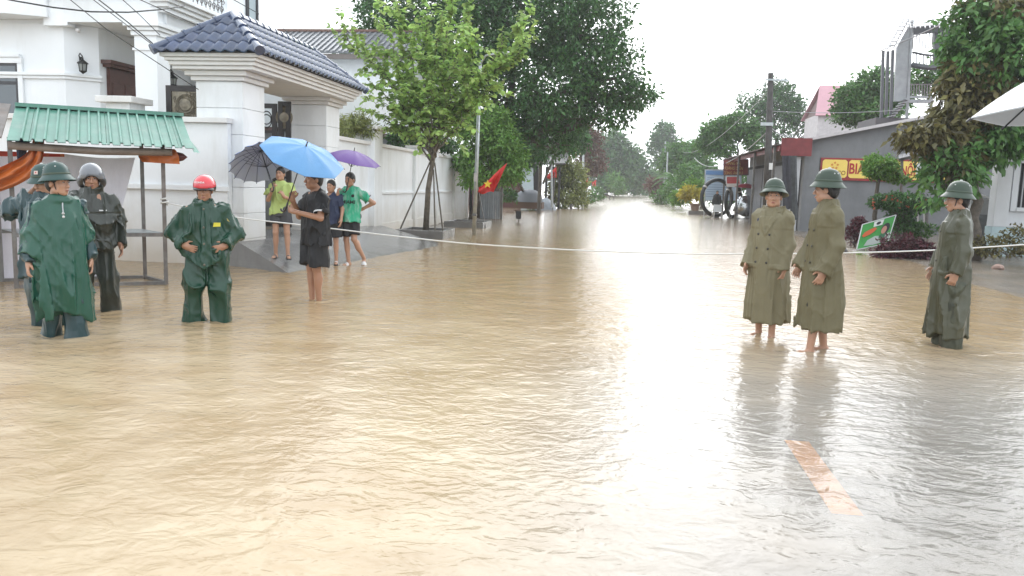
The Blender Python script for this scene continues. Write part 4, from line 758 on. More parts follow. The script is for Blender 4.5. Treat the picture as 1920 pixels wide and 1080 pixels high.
def star(mb, cx, cz, r0, y, rot=0, th=None, T=None):
    pts = [((r0 if k % 2 == 0 else r0*0.4)*math.sin(math.pi*k/5+rot), (r0 if k % 2 == 0 else r0*0.4)*math.cos(math.pi*k/5+rot)) for k in range(10)]
    W = [(cx+a, y, cz+b) if T is None else T(a, b) for a, b in pts]; c = (cx, y, cz) if T is None else T(0, 0); mb.add(W+[c], [(k, 10, (k+1) % 10) for k in range(10)])
lg = MB()
for k in range(5): a = 2*math.pi*k/5; star(lg, 8.19+0.11*math.sin(a), 2.60+0.11*math.cos(a), 0.065, 32.878, a)
lg.build('logo', m_txo, bs)
put_text('BIA HƠI', 9.42, 2.48, 0.56, 32.878, m_txr, bs, 0.72); put_text('HÀ NỘI', 10.65, 2.45, 0.50, 32.878, m_txr, bs, 0.60)
MB().box(11.2, 11.9, 32.872, 32.885, 2.2, 2.78).build('picture_panel', mat('sign_pale', (0.6, 0.62, 0.62), 0.5, var=0.15, vscale=8), bs)
# utility pole with wires
p0 = AY(1431, 425, 32.0); p1 = AY(1440, 137, 32.0); up_ = empty('utility_pole', (p0[0], 32.0, 0), 'tall dark utility pole with striped base in front of the shop awning', 'pole')
MB().tube([(p0[0]+0.12, 32.0, -0.1), (p1[0]+0.1, 32.0, p1[2])], [0.16, 0.10], 10).build('shaft', mat('old_pole', (0.055, 0.05, 0.048), 0.75, var=0.3, vscale=6), up_, smooth=True)
MB().bar((p1[0]-0.1, 31.9, p1[2]-0.25), (p1[0]+0.75, 31.9, p1[2]-0.28), 0.06).build('crossarm', m_galv, up_); MB().bar((p1[0]-0.15, 31.9, p1[2]-1.9), (p1[0]+0.3, 31.9, p1[2]-1.9), 0.09, 0.12).build('bracket', m_galv, up_)
for z0, z1 in ((0.9, 1.35), (1.5, 1.9), (2.35, 2.6)): MB().box(p0[0]+0.03, p0[0]+0.16, 31.8, 31.84, z0, z1).build('stripe', mat('stripe_white', (0.65, 0.65, 0.65), 0.6, var=0.1), up_)
def cable(label, pts, r=0.012, m=None, sag=0.0, group=None):
    pts = [np.array(p_, float) for p_ in pts]
    if len(pts) == 2: a, b = pts; pts = [a*(1-t_)+b*t_-np.array([0, 0, sag*4*t_*(1-t_)]) for t_ in np.linspace(0, 1, 24)]
    o = MB().tube(pts, r, 5); return o.build('cable', m or mat('black_cable', (0.02, 0.02, 0.022), 0.5), label=label, cat='cable', smooth=True, group=group)
top = np.array([p1[0]+0.1, 32.0, p1[2]-1.9]); m_gc = mat('grey_cable', (0.30, 0.31, 0.32), 0.5)
cable('grey cable drooping from the utility pole to the red fascia', [top, (6.5, 32.6, 3.62)], 0.022, m_gc, 0.12)
cable('thin wire running from the utility pole over the shop roof', [top+[0,0,0.5], (11, 34, 4.9)], 0.012, m_gc, 0.1)
cable('wire running down the road from the utility pole crossarm', [top+[0.2,0,1.5], (6.5, 90, 5.5)], 0.015, m_gc, 0.8)
cable('looped wires hanging across the trees down the right side', [top+[0,0,-0.3], (6.0, 70, 4.2)], 0.02, m_gc, 1.0)
cable('grey cable sloping across the tower to the road', [AY(1950, -45, 26), AY(1870, 0, 30), AY(1700, 75, 36), AY(1655, 93, 40), AY(1560, 130, 60)], 0.028, m_gc)
# objects in front of the far end of the shop
def coil(label, c, r0, tilt, yaw, group=None):
    n = 40; P = []
    for k in range(n+1):
        a = 2*math.pi*k/n; x, z = r0*math.cos(a), r0*math.sin(a); P.append(np.array([c[0]+x*math.cos(yaw), c[1]+x*math.sin(yaw)+z*math.sin(tilt), c[2]+z*math.cos(tilt)]))
    o = MB().tube(P, 0.11, 8, caps=False); b = MB()
    for k in (4, 16, 28): b.tube([P[k]-(P[k+1]-P[k])*0.3, P[k]+(P[k+1]-P[k])*0.3], 0.125, 8)
    ob = o.build('pipe_coil', mat('black_rubber', (0.02, 0.022, 0.023), 0.45), smooth=True, label=label, cat='pipe'); b.build('binding', mat('tape_white', (0.5, 0.5, 0.48), 0.6), ob); return ob
coil('big black pipe hoop standing on the right verge', (5.35, 46.5, 1.1), 1.0, 0.1, 0.5); coil('narrow black pipe hoop standing beside the steel drum', (6.25, 46.4, 0.98), 0.92, 0.05, 1.0)
dd = MB(); Mx = np.array([[1,0,0],[0,0.35,-0.94],[0,0.94,0.35]]); dd.lathe([(0.0, 0.46), (0.30, 0.42), (0.50, 0.28), (0.60, 0.08), (0.62, 0.0), (0.60, -0.12), (0.45, -0.35), (0.0, -0.5)], (6.9, 46.0, 0.72), 28, M=Mx); s_ = dd.build('steel_drum', mat('polished_steel', (0.62, 0.64, 0.66), 0.22, metal=0.9, var=0.1, vscale=4), smooth=True, label='shiny round stainless drum tilted on a stand', cat='drum')
lgm = MB()
for dx in (-0.45, 0.0, 0.45): lgm.bar((6.9+dx, 45.75, 0.5), (6.9+dx*1.2, 45.5, 0.0), 0.04)
lgm.build('stand', m_steelp, s_); MB().lathe([(0.28, 0.02), (0.30, 0.06), (0.24, 0.10), (0, 0.11)], (6.9, 45.84, 0.90), 24, M=Mx).build('lid', MATS['polished_steel'], s_)
def chair(label, x, y):
    c = empty('garden_chair', (x, y, zg(x, y)), label, 'chair'); mw = mat('white_plastic', (0.6, 0.6, 0.6), 0.45); z = zg(x, y)
    for dx in (-0.2, 0.2):
        for dy in (-0.18, 0.18): MB().bar((x+dx*1.15, y+dy*1.15, z), (x+dx, y+dy, z+0.42), 0.035).build('leg', mw, c)
    MB().box(x-0.23, x+0.23, y-0.22, y+0.22, z+0.42, z+0.45).build('seat', mw, c, bevel=0.01)
    MB().add([(x-0.22, y+0.2, z+0.45), (x+0.22, y+0.2, z+0.45), (x+0.22, y+0.28, z+0.82), (x-0.22, y+0.28, z+0.82)], [(0,1,2,3)]).build('backrest', mw, c); return c
chair('white plastic chair standing at the edge of the flooded road', *AY(1346, 400, 45)[:2])
def board_sign(name, label, TL, TR, BR, BL, m_face, m_edge, cat='sign', th=0.03, fw=0.05):
    o = MB(); o.slab([TL, BL, BR, TR], th); root = o.build(name, [m_face], label=label, cat=cat); e = MB()
    P = [np.array(q, float) for q in (TL, TR, BR, BL)]
    for k in range(4): e.bar(P[k], P[(k+1) % 4], fw, fw, up=(0, 1, 0))
    e.build('frame', m_edge, root); return root
q = [AY(1322, 318, 50), AY(1390, 318, 50), AY(1390, 376, 50), AY(1322, 376, 50)]
ib = board_sign('notice_board', 'large pale blue notice board standing behind the pipe coils', *q, mat('notice_blue', (0.48, 0.60, 0.72), 0.5, var=0.05, vscale=2), m_galv)
ln = MB(); hd = MB(); x0, x1 = q[0][0], q[1][0]; zt, zb = q[0][2], q[3][2]; yb = 49.94
hd.add([(x0+0.06, yb, zt-0.3), (x1-0.06, yb, zt-0.3), (x1-0.06, yb, zt-0.06), (x0+0.06, yb, zt-0.06)], [(0,1,2,3)])
for k in range(9): ln.add([(x0+0.15, yb, zt-0.5-0.14*k), (x0+0.15+(0.4 if k == 0 else 1.7*(0.7+0.3*random.random())), yb, zt-0.5-0.14*k), (x0+0.15+(0.4 if k == 0 else 1.5), yb, zt-0.45-0.14*k), (x0+0.15, yb, zt-0.45-0.14*k)], [(0,1,2,3)])
hd.build('header_print', mat('print_blue', (0.10, 0.22, 0.45), 0.5), ib); ln.build('text_print', mat('print_greyblue', (0.28, 0.38, 0.52), 0.5), ib)
for dx in (x0+0.1, x1-0.1): MB().bar((dx, 50.06, -0.05), (dx, 50.06, zt), 0.07).build('post', m_galv, ib)
q = [AY(1357, 299, 45.5), AY(1403, 299, 45.5), AY(1403, 328, 45.5), AY(1357, 328, 45.5)]; m_darkred = mat('faded_red', (0.22, 0.035, 0.03), 0.55, var=0.25, vscale=4)
rs = board_sign('shop_sign', 'dark red hanging sign with three lines of yellow lettering', *q, m_darkred, mat('sign_edge', (0.12, 0.05, 0.06), 0.6), th=0.05)
cxs = (q[0][0]+q[1][0])/2-0.12; zt = q[0][2]
m_faded = mat('faded_yellow', (0.50, 0.30, 0.09), 0.6, var=0.2, vscale=6)
for k, s in enumerate(('HÀNG MÃ', 'HOÀNG DIỄN', 'CÚNG ÂM TỰ')): put_text(s, cxs, zt-0.20-0.27*k, 0.23, 45.48, m_faded, rs, 0.72)
MB().bar((q[0][0]+0.2, 45.55, zt), (q[0][0]+0.2, 45.55, zt+0.08), 0.04).build('hanger', m_steelp, rs)
q = [AY(1362, 331, 45.2), AY(1385, 331, 45.2), AY(1388, 345, 45.2), AY(1362, 345, 45.2)]
rb_ = board_sign('small_sign', 'small red and white placard under the dark red sign', *q, mat('placard_red', (0.5, 0.05, 0.06), 0.5), mat('placard_white', (0.7, 0.68, 0.68), 0.5))
MB().slab([(q[3][0], 45.17, q[3][2]-0.14), (q[2][0]+0.1, 45.17, q[2][2]-0.2), (q[2][0], 45.17, q[2][2]), (q[3][0], 45.17, q[3][2])], 0.02).build('skirt', MATS['placard_white'], rb_)
MB().bar(((q[0][0]+q[1][0])/2, 45.3, -0.05), ((q[0][0]+q[1][0])/2, 45.3, q[0][2]), 0.05).build('post', m_steelp, rb_)
lb = MB(); a = G(1290, 400, 0.05); b = G(1335, 402, 0.05); lb.box(a[0], b[0], a[1]-0.3, a[1]+0.1, 0.0, 0.22); lb.build('stone_kerb', m_conc, label='low grey stone kerb below the yellow plant', cat='kerb')
pt = MB().lathe([(0.0, 0.0), (0.22, 0.0), (0.28, 0.45), (0.34, 0.5), (0.34, 0.58), (0, 0.58)], (*AY(1303, 392, 53)[:2], 0.05), 14).build('plant_pot', mat('clay_pot', (0.16, 0.11, 0.08), 0.7), smooth=False, label='brown clay plant pot on the right verge', cat='pot')
# pink house
pk = empty('house', (17, 70, 0), 'house with steep pink metal roof beyond the trees', 'house'); a, b, c, d = AY(1529, 216, 70), AY(1537, 160, 72.5), AY(1690, 160, 72.5), AY(1690, 216, 70)
MB().slab([a, d, c, b], 0.08).build('roof', mat('pink_roof', (0.48, 0.26, 0.30), 0.45, var=0.06, vscale=1), pk); MB().slab([b, c, (d[0], 75.5, d[2]), (a[0], 75.5, a[2])], 0.08).build('roof', MATS['pink_roof'], pk); MB().box(a[0]+0.3, d[0]-0.3, 70.4, 75.2, 0, a[2]+0.1).build('wall', m_pale, pk)
MB().add([(a[0]+0.3, 70.4, a[2]), (a[0]+0.3, 75.2, a[2]), (b[0]+0.3, 72.8, b[2]-0.15)], [(0,1,2),(2,1,0)]).build('gable', mat('gable_brown', (0.13, 0.08, 0.075), 0.7), pk)
# steel tower with pergola roof and curved balcony
TY = 37.0; tw = empty('steel_tower', (12.3, TY, 4.6), 'grey steel stair tower with lattice roof above the shop', 'tower'); T_ = lambda u, v, y=TY: AY(u, v, y)
m_twg = mat('tower_grey', (0.30, 0.32, 0.33), 0.55, metal=0.2, var=0.15, vscale=3); m_tdk = mat('tower_dark', (0.075, 0.08, 0.09), 0.5)
w4 = [T_(1677, 190), T_(1706, 190), T_(1708, 42), T_(1682, 88)]; MB().slab(w4, 0.15).build('wall_slab', m_twg, tw)
fr3 = MB(); lt = T_(1703, 190); 
fr3.bar(T_(1700, 222), T_(1710, 38), 0.10); fr3.bar(T_(1700, 190), T_(1750, 190), 0.14); fr3.bar(T_(1700, 182), T_(1746, 182), 0.08); fr3.bar(T_(1746, 182), T_(1745, 220), 0.10); fr3.bar(T_(1700, 185), T_(1672, 220), 0.12); fr3.build('frame', m_twg, tw)
lat = MB()
for k in range(12): u = 1704+9*k; lat.bar(T_(u, 36-0.3*k), T_(u+4, 52, TY-1.2), 0.04); 
for k in range(4): lat.bar(T_(1700, 36+5*k, TY-0.3*k), T_(1812, 26+5*k, TY-0.3*k), 0.04)
for k in range(8): lat.bar(T_(1704-4*k, 36+7*k), T_(1694-4*k, 36+7*k, TY-1.0), 0.05)
lat.bar(T_(1704, 36), T_(1674, 92), 0.05); lat.bar(T_(1694, 36, TY-1.0), T_(1664, 92, TY-1.0), 0.05); lat.build('pergola', mat('lattice_white', (0.55, 0.56, 0.57), 0.5), tw)
MB().slab([T_(1712, 66), T_(1712, 52), T_(1790, 42), T_(1790, 58)], 0.1).build('beam', m_tdk, tw)
cb = MB(); P0 = [T_(1712+6.5*k, 98+6*math.sin(math.pi*k/12)-0.0, TY-0.9*math.sin(math.pi*k/12)) for k in range(13)]; P1 = [T_(1712+6.5*k, 122+5*math.sin(math.pi*k/12), TY-0.9*math.sin(math.pi*k/12)) for k in range(13)]
cb.tube(P0, 0.05, 6); cb.tube(P1, 0.12, 6)
for a, b in zip(P0, P1): cb.bar(a, b, 0.03)
cb.build('balcony', m_tdk, tw); MB().slab([T_(1752, 60), T_(1752, 118), T_(1800, 112), T_(1800, 50)], 0.2).build('panel', m_tdk, tw)
rl2 = MB()
for k in range(9): u = 1704+5*k; rl2.bar(T_(u, 158), T_(u-0.5, 180), 0.035)
for k in range(7): rl2.bar(T_(1713+6*k, 60), T_(1711+6*k, 92), 0.03)
rl2.bar(T_(1703, 158), T_(1746, 158), 0.04); rl2.build('railing', m_steelp, tw)
stp = MB()
for k in range(7): u = 1700-4.2*k; v = 188+5*k; stp.box(*sorted((T_(u, v)[0]-0.05, T_(u-9, v)[0])), TY-0.5, TY+0.2, T_(u, v)[2]-0.04, T_(u, v)[2])
stp.build('stair', m_twg, tw)
MB().box(10.7, 13.2, TY-0.2, TY+2.5, 4.0, T_(1700, 222)[2]).build('plinth', mat('tower_base', (0.10, 0.10, 0.105), 0.7), tw)
for (u, vt, vb) in ((1656, 95, 215), (1665, 96, 200), (1674, 94, 200)): MB().bar(T_(u, vt), T_(u-4, vb+15), 0.11).build('stanchion', m_tdk, tw)
# pale house at the right edge
rh = empty('roadside_house', (12.5, 24, 0), 'pale house corner with barred window at the right edge', 'house'); m_rh = mat('pale_house', (0.55, 0.565, 0.58), 0.6, var=0.06, vscale=1.5, stain=(0.38, 0.38, 0.37), sscale=1.2, samt=0.4); m_bl = mat('pale_blue_base', (0.36, 0.46, 0.48), 0.6, var=0.08, vscale=2)
MB().box(9.42, 9.76, 21.88, 22.25, 0.8, 2.98).build('pillar', m_rh, rh, bevel=0.01); MB().box(9.36, 9.82, 21.82, 22.3, 2.983, 3.12).build('pillar_cap', m_rh, rh, bevel=0.01); MB().box(9.40, 9.78, 21.86, 22.27, -0.1, 0.797).build('pillar_base', m_bl, rh)
wn0, wn1, wz0, wz1 = 9.98, 11.0, 1.30, 2.42
w_ = MB(); w_.box(9.763, wn0, 22.06, 22.3, 0.8, 3.6); w_.box(wn1, 16, 22.06, 22.3, 0.8, 3.6); w_.box(wn0, wn1, 22.06, 22.3, 0.8, wz0); w_.box(wn0, wn1, 22.06, 22.3, wz1, 3.6); w_.build('wall', m_rh, rh)
MB().box(9.783, 16, 22.03, 22.3, -0.1, 0.797).build('plinth', m_bl, rh); MB().box(9.765, 16, 22.0, 22.058, 0.8, 0.92).build('moulding', m_rh, rh)
wd = MB().box(wn0, wn1, 22.26, 22.3, wz0, wz1).build('window', m_dark, rh)
for k in range(9): MB().bar((wn0+0.06+0.11*k, 22.15, wz0), (wn0+0.06+0.11*k, 22.15, wz1), 0.03).build('bar', mat('bar_paint', (0.35, 0.36, 0.37), 0.5), wd)
ws = MB(); ws.box(wn0-0.14, wn0, 22.0, 22.058, wz0-0.1, wz1+0.12); ws.box(wn0+0.003, wn1, 22.0, 22.058, wz1, wz1+0.12); ws.box(wn0+0.003, wn1, 21.99, 22.058, wz0-0.1, wz0); ws.build('window_surround', m_rh, rh, bevel=0.006)
MB().box(9.2, 16, 21.7, 26, 3.603, 3.75).build('eave', m_rh, rh)
lw2 = MB(); a = AY(1838, 350, 24.5); lw2.box(a[0]-0.2, 10.6, 24.5, 24.65, 0, 1.5); g = lw2.build('side_wall', mat('dirty_wall', (0.36, 0.36, 0.36), 0.7, var=0.2, vscale=2), label='low grey wall between the tree trunk and the pale house', cat='wall')
MB().box(a[0]-0.1, 10.5, 24.44, 24.5, 0.05, 1.05).build('metal_door', mat('grey_door', (0.14, 0.145, 0.15), 0.5), g)
tb_ = MB(); q = AY(1815, 372, 23.5); tb_.tube([AY(1812, 410, 23.5), AY(1814, 385, 23.5), AY(1822, 370, 23.5), AY(1840, 365, 23.5), AY(1858, 374, 23.5)], 0.028, 6); tb_.tube([AY(1858, 374, 23.5), (AY(1858, 374, 23.5)[0], 23.6, 0.0)], 0.025, 6); tb_.tube([AY(1812, 410, 23.5), (AY(1812, 410, 23.5)[0], 23.4, 0.0)], 0.025, 6); tb_.build('bent_pipe', mat('white_pipe', (0.7, 0.7, 0.7), 0.4), smooth=True, label='bent white pipe hoop behind the tree trunks', cat='pipe')
# barrier, carport posts, green board, stones
br_ = empty('metal_barrier', (*AY(1712, 420, 27)[:2], 0), 'light grey metal barrier leaning before the shop wall', 'barrier'); A_ = lambda u, v: AY(u, v, 27)
for (u0, v0, u1, v1) in ((1697, 392, 1733, 390), (1697, 418, 1733, 416), (1697, 425, 1697, 392), (1733, 425, 1733, 390), (1709, 418, 1709, 392), (1721, 417, 1721, 391)): MB().bar(A_(u0, v0), A_(u1, v1), 0.035).build('rail', m_pale, br_)
cp = empty('carport', (10.5, 30, 0), 'thin steel carport frame with ribbed roof in front of the sign', 'carport')
for u, vt, vb in ((1691, 296, 425), (1738, 380, 440)): MB().bar(AY(u, vt, 29), (AY(u, vb, 29)[0], 29, 0), 0.08).build('post', m_steelp, cp)
for k in range(9): MB().slab([AY(1685+7*k, 297-1.6*k, 28.8), AY(1691.5+7*k, 295.5-1.6*k, 28.8), AY(1691.5+7*k, 289-1.6*k, 30.5), AY(1685+7*k, 290-1.6*k, 30.5)], 0.03).build('roof_sheet', mat('carport_sheet', (0.12, 0.12, 0.13), 0.5), cp)
MB().bar(AY(1685, 300, 29), AY(1750, 287, 29), 0.08).build('beam', m_steelp, cp)
TL, TR, BR_, BL_ = AY(1617, 421, 22.6), AY(1680, 403, 22.9), AY(1664, 456, 22.5), AY(1606, 468, 22.2)
gb = board_sign('advert_board', 'tilted green advert board with portrait leaning in the shrubs', TL, TR, BR_, BL_, mat('board_green', (0.05, 0.27, 0.06), 0.4, var=0.15, vscale=4), mat('board_frame', (0.55, 0.56, 0.57), 0.5), fw=0.022)
nb_ = _n(np.cross(BL_-TL, TR-TL)); nb_ = nb_ if nb_[1] < 0 else -nb_
def on_board(s, t_, o=0.012): return (TL*(1-s)+TR*s)*(1-t_)+(BL_*(1-s)+BR_*s)*t_+nb_*o
def blob(poly, m, name, o=0.012): MB().add([on_board(s, t_, o) for s, t_ in poly], [tuple(range(len(poly)))]).build(name, m, gb)
ov = lambda c, rx, ry, n=18, a0=0: [(c[0]+rx*math.cos(a0+2*math.pi*k/n), c[1]+ry*math.sin(a0+2*math.pi*k/n)) for k in range(n)]
blob([(0.36, 0.04), (0.66, 0.04), (0.64, 0.24), (0.37, 0.24)], mat('print_white', (0.6, 0.62, 0.6), 0.5), 'white_label'); blob(ov((0.51, 0.14), 0.07, 0.06), m_dark, 'label_mark', 0.014)
blob([(0.07, 0.48), (0.14, 0.36), (0.3, 0.3), (0.42, 0.27), (0.5, 0.33), (0.44, 0.43), (0.3, 0.52), (0.12, 0.56)], mat('print_redorange', (0.5, 0.10, 0.03), 0.5), 'red_lettering')
blob([(0.28, 0.72), (0.5, 0.62), (0.68, 0.66), (0.95, 0.6), (0.98, 0.9), (0.5, 0.95), (0.2, 0.92)], mat('print_greywhite', (0.36, 0.40, 0.38), 0.5), 'pale_print'); blob(ov((0.78, 0.42), 0.13, 0.2), m_dark, 'portrait_hair', 0.013); blob(ov((0.74, 0.46), 0.085, 0.14), mat('print_skin', (0.42, 0.2, 0.15), 0.5), 'portrait_face', 0.015); blob([(0.62, 0.66), (0.72, 0.56), (0.84, 0.6), (0.8, 0.82), (0.66, 0.84)], mat('print_darkgreen', (0.03, 0.12, 0.06), 0.5), 'portrait_shirt', 0.014)
for s in (0.06, 0.7): MB().bar(on_board(s, 0.0, -0.05), (on_board(s, 0.0, -0.05)[0], 23.1, 0), 0.04).build('prop', m_steelp, gb)
def stone(label, c, r0, m, seed):
    r = np.random.default_rng(seed); bmm = bmesh.new(); bmesh.ops.create_icosphere(bmm, subdivisions=2, radius=r0)
    for v in bmm.verts: v.co *= 0.75+0.5*r.random(); v.co.z *= 0.7
    V = [np.array(v.co)+np.array(c) for v in bmm.verts]; bmm.verts.index_update(); Fc = [tuple(v.index for v in f_.verts) for f_ in bmm.faces]; bmm.free(); return mesh_obj('stone', V, Fc, m, label=label, cat='stone')
stone('broken pinkish brick lying on the wet pavement at right', G(1872, 502, 0.06), 0.11, mat('pink_brick', (0.30, 0.20, 0.165), 0.7, var=0.2), 1); stone('dark grey stone at the water edge near the green board', G(1578, 470, 0.04), 0.13, mat('dark_stone', (0.06, 0.06, 0.065), 0.6), 2)

# ------------------------------------------------------------------ left street furniture
sp = empty('street_lamp', (-4.22, 23.23, -0.1), 'slim galvanised street lamp pole in front of the young tree', 'street lamp')
MB().tube([(-4.24, 23.23, -0.12), (-4.2, 23.23, 2.5), (-4.17, 23.23, 5.0)], [0.062, 0.055, 0.042], 12).build('pole', m_galv, sp, smooth=True); MB().tube([(-4.17, 23.23, 4.9), (-4.0, 23.15, 5.12), (-3.5, 23.1, 5.2)], 0.028, 8).build('arm', m_galv, sp, smooth=True)
MB().lathe([(0, 0.06), (0.1, 0.05), (0.2, -0.02), (0.17, -0.06), (0, -0.08)], (-3.33, 23.1, 5.17), 16).build('lamp_head', mat('lamp_grey', (0.4, 0.41, 0.42), 0.4), sp, smooth=True); MB().box(-4.29, -4.17, 23.16, 23.30, 0.55, 0.61).build('collar', m_steelp, sp); MB().box(-4.27, -4.17, 23.15, 23.155, 1.55, 1.8).build('sticker', m_pale, sp)
def planter(label, x0, x1, y0, y1, h_):
    p_ = empty('planter', ((x0+x1)/2, (y0+y1)/2, -0.1), label, 'planter'); t_ = 0.1
    for q in ((x0, x1, y0, y0+t_), (x0, x1, y1-t_, y1), (x0, x0+t_, y0+t_+0.002, y1-t_-0.002), (x1-t_, x1, y0+t_+0.002, y1-t_-0.002)): MB().box(*q, -0.15, h_).build('kerb', m_conc, p_, bevel=0.01)
    MB().box(x0+t_, x1-t_, y0+t_, y1-t_, -0.1, h_-0.06).build('soil', mat('soil', (0.045, 0.035, 0.028), 0.9, bump=0.8, bscale=20), p_); return p_
planter('square concrete planter around the young tree', -5.95, -4.62, 20.75, 22.3, 0.22); planter('low dark planter bed beside the lamp pole', -5.9, -4.55, 26.6, 28.4, 0.2)
for (u0, v0, u1, v1, Yp, lb_) in ((748, 434, 808, 300, 21.2, 'bamboo prop slanting left from the young tree trunk'), (816, 440, 813, 318, 21.0, 'upright bamboo prop close beside the young tree trunk'), (831, 441, 815, 305, 21.3, 'bamboo prop slanting right from the young tree trunk')):
    a = AY(u0, v0, Yp); a[2] = 0.12; MB().tube([a, AY(u1, v1, 21.45)], [0.024, 0.02], 7).build('tree_prop', mat('bamboo_prop', (0.10, 0.085, 0.065), 0.7, var=0.3), label=lb_, cat='prop')
m_flag = mat('flag_red', (0.62, 0.025, 0.02), 0.55, var=0.1, vscale=3, trans=0.2); m_star = mat('flag_star', (0.75, 0.50, 0.04), 0.5)
def flag(label, corners, Y, pole, star_at=None, sr=0.1, seed=1):
    a, b = (AY(*pole[k], Y) for k in (0, 1)); a[2] = min(a[2], 0.0); root = empty('flag', a, label, 'flag'); MB().tube([a, b], 0.018*Y/27, 6).build('pole', m_steelp, root)
    TLx, TRx, BLx, BRx = (AY(*c, Y) for c in corners); P = []
    for j in range(11):
        t_ = j/10; row = []
        for i in range(15):
            s = i/14; p_ = (TLx*(1-s)+TRx*s)*(1-t_)+(BLx*(1-s)+BRx*s)*t_; p_ = p_+np.array([0, 0.10*Y/27*math.sin(s*9+seed)*s+0.05*math.sin(t_*7+s*4), -0.04*math.sin(s*6)]); row.append(p_)
        P.append(row)
    o = MB(); o.grid(P); o.grid([[q-np.array([0, 0.006, 0]) for q in r_] for r_ in P], flip=True); o.build('cloth', m_flag, root, smooth=True)
    if star_at:
        sm = MB(); T = lambda a_, b_: (lambda s, t_: (lambda i, j: P[min(max(int(round(j)), 0), 10)][min(max(int(round(i)), 0), 14)]+np.array([0, -0.06, 0]))(s*14, t_*10))(star_at[0]+a_, star_at[1]-b_)
        c = np.array(P[int(star_at[1]*10)][int(star_at[0]*14)])+np.array([0, -0.10, 0]); star(sm, c[0], c[2], sr, c[1]); sm.build('star', m_star, root)
    return root
flag('large red flag with yellow star drooping beside the lamp pole', [(897, 352), (952, 306), (897, 362), (926, 361)], 27, [(911, 409), (896, 350)], (0.45, 0.45), 0.16)
flag('red flag on a tall pole beyond the crossbar post', [(1024, 328), (1044, 314), (1026, 334), (1044, 334)], 48, [(1036, 391), (1043, 294)], (0.5, 0.5), 0.12, 2)
flag('small red flag down the left verge by the bushes', [(1095, 342), (1103, 334), (1096, 352), (1102, 353)], 66, [(1098, 380), (1104, 330)], None, 0.1, 3)
flag('far red flag fading in the haze on the left', [(1110, 341), (1118, 338), (1111, 350), (1117, 350)], 92, [(1111, 372), (1109, 337)], None, 0.1, 4)
m_post = mat('grey_wood', (0.10, 0.09, 0.08), 0.8, var=0.3, vscale=5)
tp_ = empty('crossbar_post', (*AY(1010, 401, 43)[:2], -0.1), 'grey wooden post with a short crossbar in the water', 'post'); a = AY(1010, 401, 43); b = AY(1015, 285, 43); MB().tube([a, b], [0.11, 0.09], 8).build('post', m_post, tp_); MB().bar(AY(1005, 289, 42.9), AY(1030, 295, 42.9), 0.13, 0.1).build('crossbar', m_post, tp_)
MB().bar(G(997, 389), AY(974, 345, 45), 0.13).build('leaning_pole', m_post, label='wooden pole leaning across the dark gateway', cat='pole')
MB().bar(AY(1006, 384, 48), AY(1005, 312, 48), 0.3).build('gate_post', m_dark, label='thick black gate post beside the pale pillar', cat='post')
MB().tube([AY(1035, 389, 47), AY(1034, 296, 47)], [0.07, 0.05], 8).build('thin_pole', m_galv, label='thin grey pole standing near the tall red flag', cat='pole')
MB().bar(AY(1018, 345, 46), AY(1042, 285, 46), 0.12).build('leaning_branch', m_post, label='dark branch leaning up to the big tree', cat='branch')
sp_ = empty('striped_pole', G(1071, 392), 'short striped pole leaning at the left verge', 'pole'); a, b = G(1071, 392), AY(1067, 334, 58)
for k in range(6): MB().tube([a+(b-a)*k/6, a+(b-a)*(k+1)/6-np.array([0,0,0.003])], 0.09, 8).build('band', [m_post, m_pale][k % 2], sp_)
for i, (u, vt, vb, Y, lb_) in enumerate(((1092, 285, 378, 72, 'far slim grey lamp pole on the left verge'), (1097, 280, 375, 80, 'second slim pole beyond the left lamp pole'), (1246, 265, 362, 95, 'pale slim pole on the right verge among the bushes'), (1250, 285, 360, 92, 'short slim pole beside the pale right pole'))):
    a = AY(u, vb, Y); a[2] = 0; MB().tube([a, AY(u+2, vt, Y)], [0.12, 0.09], 8).build('lamp_post', m_galv, label=lb_, cat='pole')
# sheet gate, dark gateway and small houses behind the wading figure
sg = empty('sheet_gate', (*AY(918, 395, 34)[:2], 0), 'grey corrugated sheet gate at the end of the white wall', 'gate'); a, b = AY(901, 358, 34), AY(938, 394, 34)
n = 9
for k in range(n): x0 = a[0]+(b[0]-a[0])*k/n; x1 = a[0]+(b[0]-a[0])*(k+1)/n-0.015; MB().box(x0, x1, 34, 34.03+0.02*(k % 2), 0.02, a[2]).build('sheet', mat('grey_sheet', (0.24, 0.26, 0.28), 0.45, var=0.12), sg)
MB().bar((b[0]+0.05, 34, 0), (b[0]+0.05, 34, a[2]+0.15), 0.09).build('post', m_steelp, sg)
dg = empty('garden_gate', (-6.4, 35, 0), 'dark slatted garden gate in the shade behind the flag', 'gate')
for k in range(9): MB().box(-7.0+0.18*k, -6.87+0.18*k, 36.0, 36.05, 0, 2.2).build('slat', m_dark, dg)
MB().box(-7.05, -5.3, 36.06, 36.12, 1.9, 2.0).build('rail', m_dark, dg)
ph = empty('garden_house', (-6.5, 52, 0), 'small pale blue house front with dark roof among the trees', 'house'); a, b = AY(985, 300, 52), AY(1012, 372, 52)
MB().box(a[0]-0.2, b[0], 52, 52.6, 0, a[2]).build('wall', mat('pale_blue_wall', (0.46, 0.55, 0.60), 0.6, var=0.08), ph); MB().box(-11, a[0]-0.203, 52.2, 56, 0, 2.7).build('side_wall', mat('maroon_wall', (0.09, 0.03, 0.03), 0.6), ph); MB().slab([(-11.2, 51.6, 2.72), (-3.6, 51.6, 2.95), (-3.6, 57, 4.2), (-11.2, 57, 4.2)], 0.1).build('roof', mat('dark_roof', (0.05, 0.05, 0.055), 0.6), ph)
for k in range(3): MB().box(-4.9+0.42*k, -4.75+0.42*k, 52.0, 52.1, 0, 2.7).build('post', m_dark, ph)
